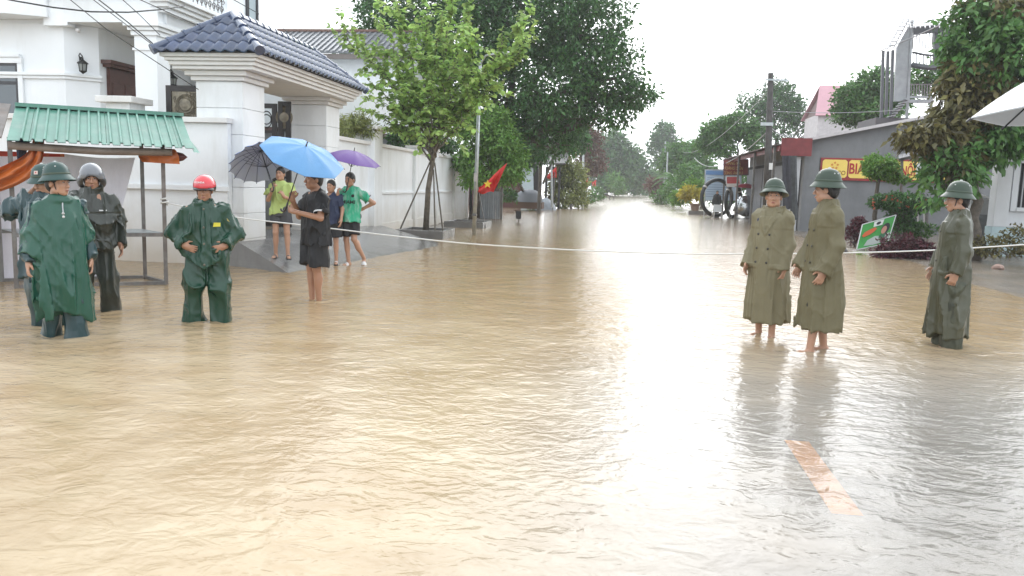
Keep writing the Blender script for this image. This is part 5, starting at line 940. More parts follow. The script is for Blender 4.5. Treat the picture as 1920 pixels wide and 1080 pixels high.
tk = MB(); c = AY(990, 372, 47); tk.lathe([(0.0, 0.75), (0.4, 0.7), (0.75, 0.45), (0.85, 0.0)], (c[0], 47.5, 0.5), 14); o = tk.build('covered_cart', mat('cart_cover', (0.13, 0.14, 0.16), 0.6), smooth=True, label='small cart under a grey cover behind the leaning pole', cat='cart'); MB().box(c[0]-0.85, c[0]+0.85, 46.8, 48.2, 0.12, 0.5).build('cart_body', mat('cart_brown', (0.11, 0.06, 0.04), 0.7), o)
hp = MB(); c = AY(1023, 388, 50); hp.lathe([(0.75, -0.1), (0.55, 0.35), (0.2, 0.68), (0.0, 0.75)], (c[0], 50, 0), 12); hp.build('covered_heap', mat('heap_cover', (0.20, 0.22, 0.245), 0.5, var=0.2), smooth=True, label='grey tarp covered heap beside the crossbar post', cat='heap')
bk_ = empty('black_board', (*G(972, 414)[:2], -0.1), 'small black plate on a stake standing in the water', 'marker'); c = G(972, 417); MB().bar((c[0], c[1], -0.1), (c[0], c[1], 0.2), 0.04).build('stake', m_post, bk_); MB().box(c[0]-0.11, c[0]+0.11, c[1]-0.05, c[1]-0.02, 0.14, 0.46).build('plate', m_dark, bk_, bevel=0.02)
def motorbike(label, x, y, rz=0):
    z = zg(x, y); m = empty('motorbike', (x, y, z), label, 'motorbike'); 
    for dx in (-0.6, 0.6):
        MB().tube([(x+dx+0.27*math.cos(a), y, z+0.27+0.27*math.sin(a)) for a in np.linspace(0, 6.283, 20)], 0.05, 6, caps=False).build('wheel', m_dark, m)
    MB().tube([(x-0.6, y, z+0.45), (x-0.3, y, z+0.72), (x+0.1, y, z+0.7), (x+0.35, y, z+0.5), (x+0.5, y, z+0.9)], [0.1, 0.14, 0.12, 0.1, 0.06], 8).build('body', mat('bike_dark', (0.04, 0.04, 0.045), 0.3), m, smooth=True); MB().box(x+0.36, x+0.62, y-0.12, y+0.12, z+0.62, z+0.9).build('front_shield', mat('bike_white', (0.55, 0.56, 0.58), 0.35), m, bevel=0.05); MB().tube([(x+0.5, y-0.3, z+1.0), (x+0.47, y, z+0.95), (x+0.5, y+0.3, z+1.0)], 0.02, 6).build('handlebar', m_dark, m)
motorbike('parked dark motorbike with pale front shield under the left bushes', *AY(1049, 380, 55)[:2]); motorbike('motorbike parked far down the left side in the haze', *AY(1138, 366, 98)[:2])
# rope across the road
rope = [(-6.11, 10.15, 1.12)]+[tuple(AY(u, v, y)) for u, v, y in ((440, 408, 10.5), (560, 421, 10.6), (700, 438, 10.6), (870, 457, 10.6), (1090, 470, 10.6), (1300, 477, 10.6), (1570, 475, 10.6), (1740, 470, 10.7), (1920, 459, 10.9))]+[(6.35, 11.1, 1.08)]
P = []; 
for i in range(len(rope)-1):
    for k in range(6): P.append(np.array(rope[i])*(1-k/6)+np.array(rope[i+1])*k/6)
P.append(np.array(rope[-1])); 
for _ in range(3): P = [P[0]]+[(P[i-1]+P[i]*2+P[i+1])/4 for i in range(1, len(P)-1)]+[P[-1]]
ro = MB().tube(P, 0.0095, 6).build('rope', mat('white_rope', (0.62, 0.62, 0.60), 0.6), smooth=True, label='white rope stretched across the flooded road', cat='rope')
MB().tube([np.array([-6.11, 10.15, 1.12])+np.array([0.045*math.cos(a), 0.045*math.sin(a), 0.008*a-0.04]) for a in np.linspace(0, 12, 40)], 0.011, 5).build('knot', MATS['white_rope'], ro)
MB().tube([(6.37, 11.1, -0.1), (6.37, 11.1, 1.3)], [0.06, 0.05], 8).build('wooden_stake', m_post, label='wooden stake holding the rope end at the right', cat='stake')
# cables at the upper left
mcb = mat('black_cable', (0.02, 0.02, 0.022), 0.5)
cable('black cable sagging in front of the villa cornice', [AY(-40, -12, 13), AY(30, 2, 13.2), AY(100, 14, 13.4), AY(170, 22, 13.8), AY(240, 23, 14.5), AY(300, 18, 15.5), AY(345, 11, 16.7)], 0.014, mcb)
for k, (a, b, c_, lb_) in enumerate((((120, -10), (200, 55), (372, 168), 'thin cable crossing the villa lamp to the gate column'), ((165, -8), (235, 45), (330, 118), 'thin cable running down from the villa cornice past the column'), ((178, -6), (240, 42), (296, 90), 'black cable ending at the gateway eave corner'), ((225, -5), (262, 28), (300, 66), 'faint cable beside the porch column capital'), ((255, -4), (375, 50), (480, 92), 'cable running over the gateway ridge'), ((430, -5), (520, 45), (660, 150), 'cable passing above the gateway roof to the tree'))):
    Ys = (12, 12.3, 12.6) if k < 4 else (12, 13, 14.5) if k == 4 else (14, 16, 20); cable(lb_, [AY(*a, Ys[0]), AY(*b, Ys[1]), AY(*c_, Ys[2])], 0.007 if k != 2 else 0.01, mcb)
# ------------------------------------------------------------------ people: smooth implicit surfaces meshed with surface nets
class Field:
    def __init__(s, lo, hi, vox):
        s.v = vox; s.lo = np.array(lo, float); n = np.ceil((np.array(hi)-s.lo)/vox).astype(int)+1; s.n = n
        s.ax = [s.lo[i]+vox*np.arange(n[i]) for i in range(3)]; s.d = np.full(n, 0.25, np.float32)
    def _blk(s, lo, hi):
        i0 = np.clip(np.floor((np.array(lo)-s.lo)/s.v).astype(int), 0, s.n-1); i1 = np.clip(np.ceil((np.array(hi)-s.lo)/s.v).astype(int)+1, 1, s.n); sl = tuple(slice(a, max(b, a+1)) for a, b in zip(i0, i1))
        return sl, s.ax[0][sl[0]][:,None,None], s.ax[1][sl[1]][None,:,None], s.ax[2][sl[2]][None,None,:]
    def put(s, fn, lo, hi, k=0.02, sub=False):
        lo = np.array(lo)-k-0.03; hi = np.array(hi)+k+0.03; sl, X, Y, Z = s._blk(lo, hi); a = s.d[sl]; b = fn(X, Y, Z)
        if sub: b = -b; h_ = np.clip(0.5-0.5*(b-a)/k, 0, 1); s.d[sl] = b*(1-h_)+a*h_+k*h_*(1-h_)
        else: h_ = np.clip(0.5+0.5*(b-a)/k, 0, 1); s.d[sl] = b*(1-h_)+a*h_-k*h_*(1-h_)
        return s
    def cone(s, a, b, ra, rb, k=0.02, sub=False, flat=False):
        a = np.array(a, float); b = np.array(b, float); ab = b-a; L2 = max(ab@ab, 1e-9); m_ = max(ra, rb)
        def fn(X, Y, Z):
            t_ = np.clip(((X-a[0])*ab[0]+(Y-a[1])*ab[1]+(Z-a[2])*ab[2])/L2, 0, 1)
            d_ = np.sqrt((X-a[0]-t_*ab[0])**2+(Y-a[1]-t_*ab[1])**2+(Z-a[2]-t_*ab[2])**2)-(ra+(rb-ra)*t_)
            return np.maximum(d_, ((X-b[0])*ab[0]+(Y-b[1])*ab[1]+(Z-b[2])*ab[2])/math.sqrt(L2)) if flat else d_
        return s.put(fn, np.minimum(a, b)-m_, np.maximum(a, b)+m_, k, sub)
    def ell(s, c, r_, k=0.02, M=None, sub=False):
        c = np.array(c, float); r_ = np.array(r_, float); m_ = r_.max() if M is not None else r_
        def fn(X, Y, Z):
            P = (X-c[0], Y-c[1], Z-c[2])
            if M is not None: P = tuple(M[0][i]*P[0]+M[1][i]*P[1]+M[2][i]*P[2] for i in range(3))
            k0 = np.sqrt((P[0]/r_[0])**2+(P[1]/r_[1])**2+(P[2]/r_[2])**2); k1 = np.sqrt((P[0]/r_[0]**2)**2+(P[1]/r_[1]**2)**2+(P[2]/r_[2]**2)**2)
            return k0*(k0-1)/np.maximum(k1, 1e-6)
        return s.put(fn, c-m_, c+m_, k, sub)
    def loft(s, secs, k=0.03, p=2.4):
        """sections (z, cx, cy, rx, ry), z rising; cut flat at both ends"""
        S = np.array(secs, float); z0, z1 = S[0,0], S[-1,0]; m_ = S[:,3:5].max()
        def fn(X, Y, Z):
            z = np.clip(Z, z0, z1); zz = np.linspace(z0, z1, 60); ip = lambda c: np.interp(z, zz, np.convolve(np.pad(np.interp(zz, S[:,0], S[:,c]), 3, 'edge'), np.ones(7)/7, 'valid'))
            cx, cy, rx, ry = ip(1), ip(2), ip(3), ip(4); q = (np.abs((X-cx)/rx)**p+np.abs((Y-cy)/ry)**p)**(1/p); return np.maximum((q-1)*np.minimum(rx, ry), np.maximum(z0-Z, Z-z1))
        return s.put(fn, (S[:,1].min()-m_, S[:,2].min()-m_, z0), (S[:,1].max()+m_, S[:,2].max()+m_, z1), k)
    def near(s, w=0.06): return np.nonzero(np.abs(s.d) < w)
    def warp(s, fn, w=0.06):
        i = s.near(w); s.d[i] += fn(s.ax[0][i[0]], s.ax[1][i[1]], s.ax[2][i[2]]).astype(np.float32); return s
    def cut(s, fn):
        s.d = np.maximum(s.d, fn(s.ax[0][:,None,None], s.ax[1][None,:,None], s.ax[2][None,None,:]).astype(np.float32)); return s
    def mesh(s):
        d = np.pad(s.d, 1, constant_values=0.25); ins = d < 0; nx, ny, nz = d.shape
        c = ins[:-1,:-1,:-1].astype(np.int8)
        for o in ((1,0,0),(0,1,0),(0,0,1),(1,1,0),(1,0,1),(0,1,1),(1,1,1)): c = c+ins[o[0]:nx-1+o[0], o[1]:ny-1+o[1], o[2]:nz-1+o[2]]
        cell = np.nonzero((c > 0) & (c < 8)); m_ = len(cell[0]); idx = np.full(c.shape, -1, np.int32); idx[cell] = np.arange(m_)
        acc = np.zeros((m_, 3)); cnt = np.zeros(m_); cr = [(i, j, k_) for i in (0,1) for j in (0,1) for k_ in (0,1)]
        for a in cr:
            for ax in range(3):
                if a[ax]: continue
                b = list(a); b[ax] = 1; da = d[cell[0]+a[0], cell[1]+a[1], cell[2]+a[2]]; db = d[cell[0]+b[0], cell[1]+b[1], cell[2]+b[2]]; sel = (da < 0) != (db < 0)
                t_ = da[sel]/(da[sel]-db[sel]); p_ = np.tile(np.array(a, float), (sel.sum(), 1)); p_[:,ax] += t_; acc[sel] += p_; cnt[sel] += 1
        V = (acc/cnt[:,None]+np.stack(cell, 1)-1)*s.v+s.lo; Q = []
        for ax in range(3):
            o = [0,0,0]; o[ax] = 1; A = ins[:nx-o[0], :ny-o[1], :nz-o[2]]; B = ins[o[0]:, o[1]:, o[2]:]; e = np.nonzero(A != B); u, w = [(1,2),(2,0),(0,1)][ax]
            ok = (e[u] > 0) & (e[w] > 0) & (e[u] < d.shape[u]-1) & (e[w] < d.shape[w]-1); e = [q[ok] for q in e]; fl = A[tuple(e)]
            def at(du, dw): q = [x.copy() for x in e]; q[u] -= du; q[w] -= dw; return idx[tuple(q)]
            q = np.stack([at(1,1), at(0,1), at(0,0), at(1,0)], 1); q[~fl] = q[~fl][:, ::-1]; Q.append(q)
        Q = np.concatenate(Q); Q = Q[(Q >= 0).all(1)]; return V, Q
def rotz(a): return np.array([[math.cos(a), -math.sin(a), 0], [math.sin(a), math.cos(a), 0], [0, 0, 1]])
def rotx(a): return np.array([[1, 0, 0], [0, math.cos(a), -math.sin(a)], [0, math.sin(a), math.cos(a)]])
def roty(a): return np.array([[math.cos(a), 0, math.sin(a)], [0, 1, 0], [-math.sin(a), 0, math.cos(a)]])
def folds(seed, av=0.012, ac=0.004, fx=8.0, fz=1.5, zr=None):
    """cloth relief: long vertical folds plus fine creases"""
    def fn(x, y, z):
        g = 1.0 if zr is None else sstep(zr[1], zr[0], z)*0.8+0.35
        rd = lambda a, b, c, k: 1-np.abs(vnoise(a, b, c, k)*2-1)
        n1 = rd(x*fx+0.5*z, y*fx, z*fz, seed); n2 = rd((x+0.75*z)*10, y*10, (z-0.75*x)*2.6, seed+1); n4 = rd((x-0.75*z)*10+3, y*10, (z+0.75*x)*2.6, seed+3); n3 = rd(x*16+y*7, y*16-x*7, z*2.4, seed+2)
        sl = 0.6+0.5*sstep(0.16, 0.22, np.abs(x))      # sleeves crease across, the body hangs in long folds
        return -2.0*av*g*(n1**3*1.7-0.6)-1.0*ac*sl*(n2**4*1.9-0.4)-0.45*ac*sl*(n4**4*1.9-0.4)-1.6*ac*g*(n3**3*1.5-0.5)
    return fn

def mat_cloth(name, c, rough=0.4, wet=0.0, var=0.05, **kw): return mat(name, c, rough, var=var, vscale=5, bump=0.18, bscale=34, coat=wet, spec=0.35, **kw)
m_skin = mat('skin', (0.42, 0.235, 0.155), 0.42, var=0.06, vscale=12, bump=0.05, bscale=120); m_skin2 = mat('skin_tan', (0.36, 0.19, 0.12), 0.42, var=0.06, vscale=12, bump=0.05, bscale=120)
m_hair = mat('black_hair', (0.010, 0.009, 0.009), 0.38, bump=0.4, bscale=150); m_eyew = mat('eye_white', (0.34, 0.31, 0.29), 0.3); m_eyed = mat('eye_dark', (0.012, 0.009, 0.008), 0.15); m_lip = mat('lip', (0.30, 0.11, 0.095), 0.4)

class Person:
    def __init__(s, label, loc, yaw, h, legs=None, arms=None, head=(0, 0), skin=None, hair=True, lean=(0, 0), width=1.0, cat='person', feet=True):
        s.s = h/1.70; S = s.s; s.loc = np.array(loc, float); s.yaw = R(yaw); s.M = rotz(s.yaw); s.skin = skin or m_skin; s.w = width
        D = dict(hipL=(0.09, 0, 0.90), hipR=(-0.09, 0, 0.90), shL=(0.165*width, 0.01, 1.345), shR=(-0.165*width, 0.01, 1.345), neck=(0, 0.015, 1.43), head=(0, -0.02, 1.58),
                 knL=(0.10, -0.02, 0.49), anL=(0.10, 0.02, 0.075), knR=(-0.10, -0.02, 0.49), anR=(-0.10, 0.02, 0.075), elL=(0.22, 0.03, 1.10), wrL=(0.235, -0.04, 0.86), elR=(-0.22, 0.03, 1.10), wrR=(-0.235, -0.04, 0.86))
        D.update(legs or {}); D.update({k: v for k, v in (arms or {}).items() if k[:2] in ('el', 'wr', 'sh')}); s.J = {k: np.array(v, float)*S for k, v in D.items()}; s.arms = arms or {}; s.legs = legs or {}
        s.HM = rotz(R(head[0]))@rotx(R(head[1])); s.h = h
        s.body = s._body(label, cat, feet)
        s.body.rotation_euler[2] = s.yaw; s.body.location = s.loc
        s._face()
        if hair: s._hair(hair)
    def world(s, p): return s.M@np.array(p, float)+s.loc
    def local(s, p): return s.M.T@(np.array(p, float)-s.loc)
    def part(s, name, V, Fc, m, smooth=True, midx=None, parent=None):
        fm = fast_mesh if isinstance(Fc, np.ndarray) else mesh_obj; o = fm(name, V, Fc, m, None, smooth, (0, 0, 0), midx); o.parent = parent or s.body; o.location = (0, 0, 0); return o
    def mb(s, name, mb, m, smooth=True, parent=None): return s.part(name, np.array(mb.v), mb.f, m, smooth, mb.m, parent)
    def bounds(s, pad=0.16):
        A = np.array(list(s.J.values())); lo, hi = A.min(0)-pad, A.max(0)+pad; lo[2] = -0.02; hi[2] = s.h+0.06; lo[0] = min(lo[0], -0.3*s.s); hi[0] = max(hi[0], 0.3*s.s); lo[1] = min(lo[1], -0.24*s.s); hi[1] = max(hi[1], 0.24*s.s); return lo, hi
    def hd(s, p): return s.J['head']+s.HM@(np.array(p, float)*s.s)
    def _hand(s, f, side):
        S = s.s; w = s.J['wr'+side]; e = s.J['el'+side]; d = _n(s.arms['d'+side]) if 'd'+side in s.arms else _n(w-e); n = np.array(s.arms.get('n'+side, (1 if side == 'R' else -1, 0, 0)), float); n = _n(n-d*(n@d)); sd = np.cross(d, n)*(1 if side == 'R' else -1)
        c1, c2 = s.arms.get('curl'+side, (0.35, 0.5)); M = np.stack([d, sd, n], 1)
        f.ell(w+d*0.050*S, np.array([0.052, 0.040, 0.017])*S, 0.015, M); f.cone(w-d*0.02*S, w+d*0.03*S, 0.026*S, 0.026*S, 0.02)
        for k, (o, Ln) in enumerate(((0.031, 0.068), (0.0105, 0.076), (-0.010, 0.070), (-0.030, 0.055))):
            b = w+(d*0.088+sd*o)*S; d1 = _n(d*math.cos(c1)+n*math.sin(c1)+sd*o*2.5); d2 = _n(d*math.cos(c1+c2)+n*math.sin(c1+c2)+sd*o*2.0); p1 = b+d1*Ln*0.52*S; f.cone(b, p1, 0.0098*S, 0.0088*S, 0.006); f.cone(p1, p1+d2*Ln*0.5*S, 0.0088*S, 0.0072*S, 0.006)
        b = w+(d*0.02+sd*0.03)*S; d1 = _n(d*0.6+sd*0.7+n*0.35); d2 = _n(d*0.9+sd*0.25+n*0.45); f.cone(b, b+d1*0.042*S, 0.014*S, 0.011*S, 0.01); f.cone(b+d1*0.042*S, b+d1*0.042*S+d2*0.03*S, 0.011*S, 0.009*S, 0.006)
    def _body(s, label, cat, feet):
        S = s.s; J = s.J; lo, hi = s.bounds(); f = Field(lo, hi, 0.0072); W = s.w
        f.loft([(z*S, 0, 0.0, rx*S*W, ry*S) for z, rx, ry in ((0.80, 0.14, 0.10), (0.92, 0.155, 0.105), (1.06, 0.13, 0.092), (1.22, 0.155, 0.105), (1.34, 0.165, 0.098), (1.42, 0.09, 0.075))], 0.03, 2.2)
        for sd in 'LR':
            h_, k, a = J['hip'+sd], J['kn'+sd], J['an'+sd]; f.cone(h_, k, 0.078*S, 0.052*S, 0.03); f.cone(k, a, 0.050*S, 0.034*S, 0.02); cd = _n(np.cross(np.cross(a-k, [0, 1, 0]), a-k)); f.ell(k*0.68+a*0.32+np.array([0, 0.018*S, 0]), np.array([0.046, 0.05, 0.10])*S, 0.03)
            td = np.array(s.legs.get('toe'+sd, (0.15 if sd == 'L' else -0.15, -1, 0)), float); td = _n(td); ft = a+td*0.07*S; hz = a[2]-0.075*S; f.cone((a-td*0.03*S)*[1,1,0]+[0,0,hz+0.035*S], (a+td*0.10*S)*[1,1,0]+[0,0,hz+0.03*S+td[2]*0.1*S], 0.034*S, 0.036*S, 0.03); f.cone((a+td*0.10*S)*[1,1,0]+[0,0,hz+0.03*S+td[2]*0.1*S], (a+td*0.17*S)*[1,1,0]+[0,0,hz+0.022*S+td[2]*0.17*S], 0.036*S, 0.024*S, 0.02)
            sh, e, w = J['sh'+sd], J['el'+sd], J['wr'+sd]; f.ell(sh, np.array([0.055, 0.052, 0.055])*S, 0.03); f.cone(sh, e, 0.046*S, 0.038*S, 0.03); f.cone(sh, J['neck']+[0,0,0.0], 0.03*S, 0.04*S, 0.04); f.cone(e, w, 0.039*S, 0.026*S, 0.02); s._hand(f, sd)
        H = s.hd; M = s.HM; E = lambda c, r_, k=0.015, sub=False: f.ell(H(c), np.array(r_)*S, k, M, sub)
        f.cone(J['neck']-[0,0,0.05*S], H((0, 0.02, -0.06)), 0.062*S, 0.055*S, 0.03)
        E((0, 0.012, 0.03), (0.074, 0.094, 0.092)); E((0, -0.028, -0.038), (0.060, 0.062, 0.082), 0.03); E((0, -0.060, -0.098), (0.030, 0.026, 0.020), 0.03)
        for q in (-1, 1): E((q*0.036, -0.058, -0.03), (0.024, 0.024, 0.024), 0.02); E((q*0.047, -0.015, -0.075), (0.02, 0.035, 0.025), 0.03); E((q*0.077, 0.012, -0.015), (0.011, 0.021, 0.031), 0.008); E((q*0.030, -0.099, 0.004), (0.019, 0.012, 0.0095), 0.012, True); E((q*0.0115, -0.101, -0.041), (0.009, 0.010, 0.008), 0.008)
        f.cone(H((-0.034, -0.084, 0.022)), H((0.034, -0.084, 0.022)), 0.009*S, 0.009*S, 0.02); f.cone(H((0, -0.092, 0.004)), H((0, -0.112, -0.036)), 0.0075*S, 0.0125*S, 0.012)
        E((0, -0.093, -0.066), (0.023, 0.011, 0.006), 0.006); E((0, -0.090, -0.077), (0.019, 0.011, 0.007), 0.006); f.ell(H((0, -0.104, -0.0715)), np.array([0.022, 0.008, 0.0022])*S, 0.004, M, True)
        V, Q = f.mesh(); return fast_mesh('person', V, Q, s.skin, None, True, (0, 0, 0), label=label, cat=cat)
    def _face(s):
        for q in (-1, 1):
            e = MB(); e.lathe([(0, 0.008), (0.006, 0.0065), (0.0105, 0.003), (0.013, 0)], (0, 0, 0), 12, sx=1.1, sy=0.42); V = np.array(e.v); V = np.stack([V[:,0], -V[:,2], V[:,1]], 1)+np.array([q*0.030, -0.0865, 0.004]); s.part('eye', np.array([s.hd(p) for p in V]), e.f, m_eyew)
            i = MB(); i.lathe([(0, 0.001), (0.0058, 0)], (0, 0, 0), 12); V = np.array(i.v); V = np.stack([V[:,0], -V[:,2], V[:,1]], 1)+np.array([q*0.030, -0.0952, 0.004]); s.part('iris', np.array([s.hd(p) for p in V]), i.f, m_eyed)
            b = MB(); b.tube([s.hd(p) for p in ((q*0.014, -0.0945, 0.020), (q*0.03, -0.092, 0.026), (q*0.048, -0.079, 0.021))], [0.003*s.s, 0.0042*s.s, 0.002*s.s], 6); s.mb('eyebrow', b, m_hair)
        l = MB(); l.tube([s.hd(p) for p in ((-0.021, -0.094, -0.0715), (-0.008, -0.1035, -0.070), (0, -0.104, -0.0705), (0.008, -0.1035, -0.070), (0.021, -0.094, -0.0715))], [0.001, 0.0034*s.s, 0.003*s.s, 0.0034*s.s, 0.001], 6); l.tube([s.hd(p) for p in ((-0.017, -0.094, -0.075), (0, -0.1015, -0.078), (0.017, -0.094, -0.075))], [0.001, 0.004*s.s, 0.001], 6); s.mb('lips', l, m_lip)
    def _hair(s, kind):
        S = s.s; c = s.J['head']; f = Field(c-0.17*S, c+0.17*S, 0.006); M = s.HM
        f.ell(s.hd((0, 0.018, 0.038)), np.array([0.083, 0.101, 0.097])*S, 0.01, M); f.ell(s.hd((0, 0.06, -0.02)), np.array([0.07, 0.055, 0.07])*S, 0.03, M)
        f.ell(s.hd((0, -0.085, -0.03)), np.array([0.072, 0.075, 0.082 if kind != 'fringe' else 0.07])*S, 0.012, M, sub=True); f.ell(s.hd((0, -0.03, -0.12)), np.array([0.1, 0.09, 0.075])*S, 0.01, M, sub=True)
        f.warp(lambda x, y, z: 0.006*(vnoise(x*60, y*60, z*25, 77)-0.5)); V, Q = f.mesh(); s.part('hair', V, Q, m_hair)
    # ---- clothing
    def torso(s, f, secs, k=0.03, p=2.4): f.loft([(z*s.s, cx*s.s, cy*s.s, rx*s.s*s.w, ry*s.s) for z, cx, cy, rx, ry in secs], k, p)
    def sleeves(s, f, r0, r1, r2, full=1.0, k=0.04, sides='LR', upto=None):
        S = s.s
        for sd in sides:
            sh, e, w = s.J['sh'+sd], s.J['el'+sd], s.J['wr'+sd]; f.ell(sh, np.array([r0, r0*0.95, r0])*S*0.98, k); f.cone(sh, s.J['neck']-np.array([0, 0, 0.03*S]), r0*0.72*S, 0.062*S, 0.04)
            if upto: f.cone(sh, sh+(e-sh)*upto, r0*S, r1*S, k, flat=True); continue
            f.cone(sh, e, r0*S, r1*S, k); f.cone(e, e+(w-e)*full, r1*S, r2*S, k, flat=True)
    def collar(s, f, r=0.07, z0=1.42, z1=1.47, th=0.016, open_=0.0):
        S = s.s
        for k in range(20):
            a0, a1 = (2*math.pi*(k+j)/20 for j in (0, 1)); P = lambda a, z, rr: np.array([rr*math.cos(a)*1.05, 0.012+rr*math.sin(a), z])*S
            if open_ and math.sin((a0+a1)/2) < -1+open_: continue
            f.cone(P(a0, z0, r+0.012), P(a0, z1, r), th*S, th*0.7*S, 0.01)
    def finish(s, f, name, m, seed, av=0.012, ac=0.004, fx=8.0, fz=1.5, zr=None, patches=()):
        f.warp(folds(seed, av, ac, fx, fz, zr))
        for pf in patches: f.warp(pf)
        V, Q = f.mesh(); o = s.part(name, V, Q, m); s.bv = BVHTree.FromPolygons(V.tolist(), Q.tolist()); return o
    def front(s, x, z, out=0.004, side=-1):
        """point on the last garment's front at local x, z"""
        h_ = s.bv.ray_cast(Vector((x, side*0.6, z)), Vector((0, -side, 0))); p_ = h_[0] if h_[0] is not None else Vector((x, side*0.15, z)); n = h_[1] if h_[1] is not None else Vector((0, side, 0)); return np.array(p_)+np.array(n)*out
    def button(s, x, z, m, r=0.011, par=None):
        p_ = s.front(x*s.s, z*s.s, 0.001); b = MB(); b.lathe([(0, -0.006), (r*0.9, -0.005), (r, 0.0)], (0, 0, 0), 10); V = np.array(b.v); V = np.stack([V[:,0], V[:,2], V[:,1]], 1)+p_; s.part('button', V, b.f, m, parent=par)
    def print_(s, name, V2, Fc, x, z, m, out=0.006, sx=1.0, par=None):
        V = np.array([s.front(x*s.s+a*sx, z*s.s+b, out) for a, b in np.asarray(V2)[:, :2]]); return s.part(name, V, Fc, m, False, parent=par)
    def field(s, vox=0.0095, pad=0.24): return Field(*s.bounds(pad), vox)
    def trousers(s, m, seed, r=(0.108, 0.092, 0.088), hem=1.0, top=0.98, av=0.012, name='trousers', ac=0.005):
        f = s.field(); S = s.s; s.torso(f, [(0.80, 0, 0.0, 0.17, 0.125), (0.92, 0, 0, 0.178, 0.13), (top, 0, 0, 0.165, 0.12)], 0.03)
        for sd in 'LR':
            h_, k, a = s.J['hip'+sd], s.J['kn'+sd], s.J['an'+sd]; f.cone(h_, k, r[0]*S, r[1]*S, 0.04)
            if hem > 0: f.cone(k, k+(a-k)*hem, r[1]*S, r[2]*S, 0.03, flat=True)
        return s.finish(f, name, m, seed, av, ac, 6, 3.0)
    def shorts(s, m, seed, ln=0.72, r=(0.108, 0.112), top=0.98, av=0.012, name='shorts'):
        f = s.field(); S = s.s; s.torso(f, [(0.80, 0, 0.0, 0.17, 0.125), (0.88, 0, 0, 0.165, 0.118), (0.95, 0, 0, 0.145, 0.105)], 0.03); zc = {}
        for sd in 'LR':
            h_, k = s.J['hip'+sd], s.J['kn'+sd]; e = h_+(k-h_)*ln; f.cone(h_, e, r[0]*S, r[1]*S, 0.02, flat=True); zc[sd] = e[2]
        z = min(zc.values()); f.cut(lambda X, Y, Z: z-0.02-Z+0*X+0*Y); return s.finish(f, name, m, seed, av, 0.004, 6, 2.0)
    def sandals(s, m, strap, sides='LR'):
        S = s.s
        for sd in sides:
            a = s.J['an'+sd]; td = _n(np.array(s.legs.get('toe'+sd, (0.15 if sd == 'L' else -0.15, -1, 0)), float)); sd_ = _n(np.cross(td, [0, 0, 1])); up_ = np.cross(sd_, td); c = a-np.array([0, 0, 0.078*S]); o = MB(); pts = [(-0.07, 0.03), (-0.075, 0), (-0.07, -0.03), (0.06, -0.043), (0.15, -0.042), (0.19, -0.02), (0.195, 0.0), (0.19, 0.02), (0.15, 0.042), (0.06, 0.043)]
            o.slab([c+td*x*S+sd_*y*S for x, y in pts], 0.022*S); so = s.mb('sandal', o, m, False); st_ = MB(); P = []
            for t_ in (0.055, 0.09, 0.125): P.append([c+td*t_*S+sd_*(0.049*math.cos(q))*S+up_*(0.080*math.sin(q)-(t_-0.055)*0.2*math.sin(q))*S for q in np.linspace(0, math.pi, 9)])
            st_.grid(P); st_.grid([[q+np.array([0, 0, 0.004]) for q in r_] for r_ in P], flip=True); s.mb('strap', st_, strap, True, so)
    def pith_helmet(s, m, m_brim=None, tilt=0.0, badge=None, seed=0, yaw=0):
        S = s.s; M = s.HM@rotz(R(yaw))@rotx(R(tilt)); o = MB(); c = s.hd((0, 0.012, 0.078)); pr = [(0.0, 0.122), (0.03, 0.120), (0.065, 0.108), (0.094, 0.082), (0.112, 0.045), (0.120, 0.010), (0.121, -0.004), (0.140, -0.022), (0.165, -0.048), (0.176, -0.062), (0.178, -0.067), (0.174, -0.068), (0.135, -0.030), (0.112, -0.010), (0.10, 0.03), (0.05, 0.09), (0.0, 0.10)]
        o.lathe([(r_*S*(0.95 if r_ < 0.13 else 0.91), z*S*0.95) for r_, z in pr], (0, 0, 0), 40, sx=0.96, sy=1.03); V = (M@np.array(o.v).T).T+c; hm = s.part('helmet', V, o.f, m)
        b = MB(); b.lathe([(0.1155*S, 0.012*S), (0.1178*S, 0.010*S), (0.1178*S, -0.006*S), (0.116*S, -0.008*S)], (0, 0, 0), 40, sx=0.965, sy=1.035); s.part('band', (M@np.array(b.v).T).T+c, b.f, m_brim or m, parent=hm)
        k = MB(); k.lathe([(0, 0.012), (0.012, 0.009), (0.015, 0)], (0, 0, 0), 12); V = np.array(k.v)*S+np.array([0, 0, 0.115*S]); s.part('knob', (M@V.T).T+c, k.f, mat('helmet_button', (0.45, 0.47, 0.45), 0.4), parent=hm)
        for a in (40, 62, 118, 140, 220, 320):
            v = MB(); v.lathe([(0, 0.004), (0.006, 0.003), (0.007, 0)], (0, 0, 0), 8); q = R(a); d = np.array([0.097*math.cos(q)*0.96, 0.097*math.sin(q)*1.03, 0.068]); n = _n(d*[1,1,0.8]); X = _n(np.cross(n, [0,0,1])); V = (np.stack([X, np.cross(n, X), n], 1)@np.array(v.v).T).T*S+d*S; s.part('vent', (M@V.T).T+c, v.f, MATS['helmet_button'], parent=hm)
        if badge:
            q = R(-90+badge); d = np.array([0.110*math.cos(q)*0.96, 0.110*math.sin(q)*1.03, 0.043]); n = _n(d*[1,1,0.9]); X = _n(np.cross([0,0,1], n)); Yv = np.cross(n, X); bb = MB(); bb.add([(-0.02,-0.018,0.004),(0.02,-0.018,0.004),(0.02,0.018,0.004),(-0.02,0.018,0.004)], [(0,1,2,3)]); V = (np.stack([X, Yv, n], 1)@np.array(bb.v).T).T*S+d*S; bo = s.part('badge', (M@V.T).T+c, bb.f, mat('badge_white', (0.6, 0.5, 0.45), 0.4), False, parent=hm)
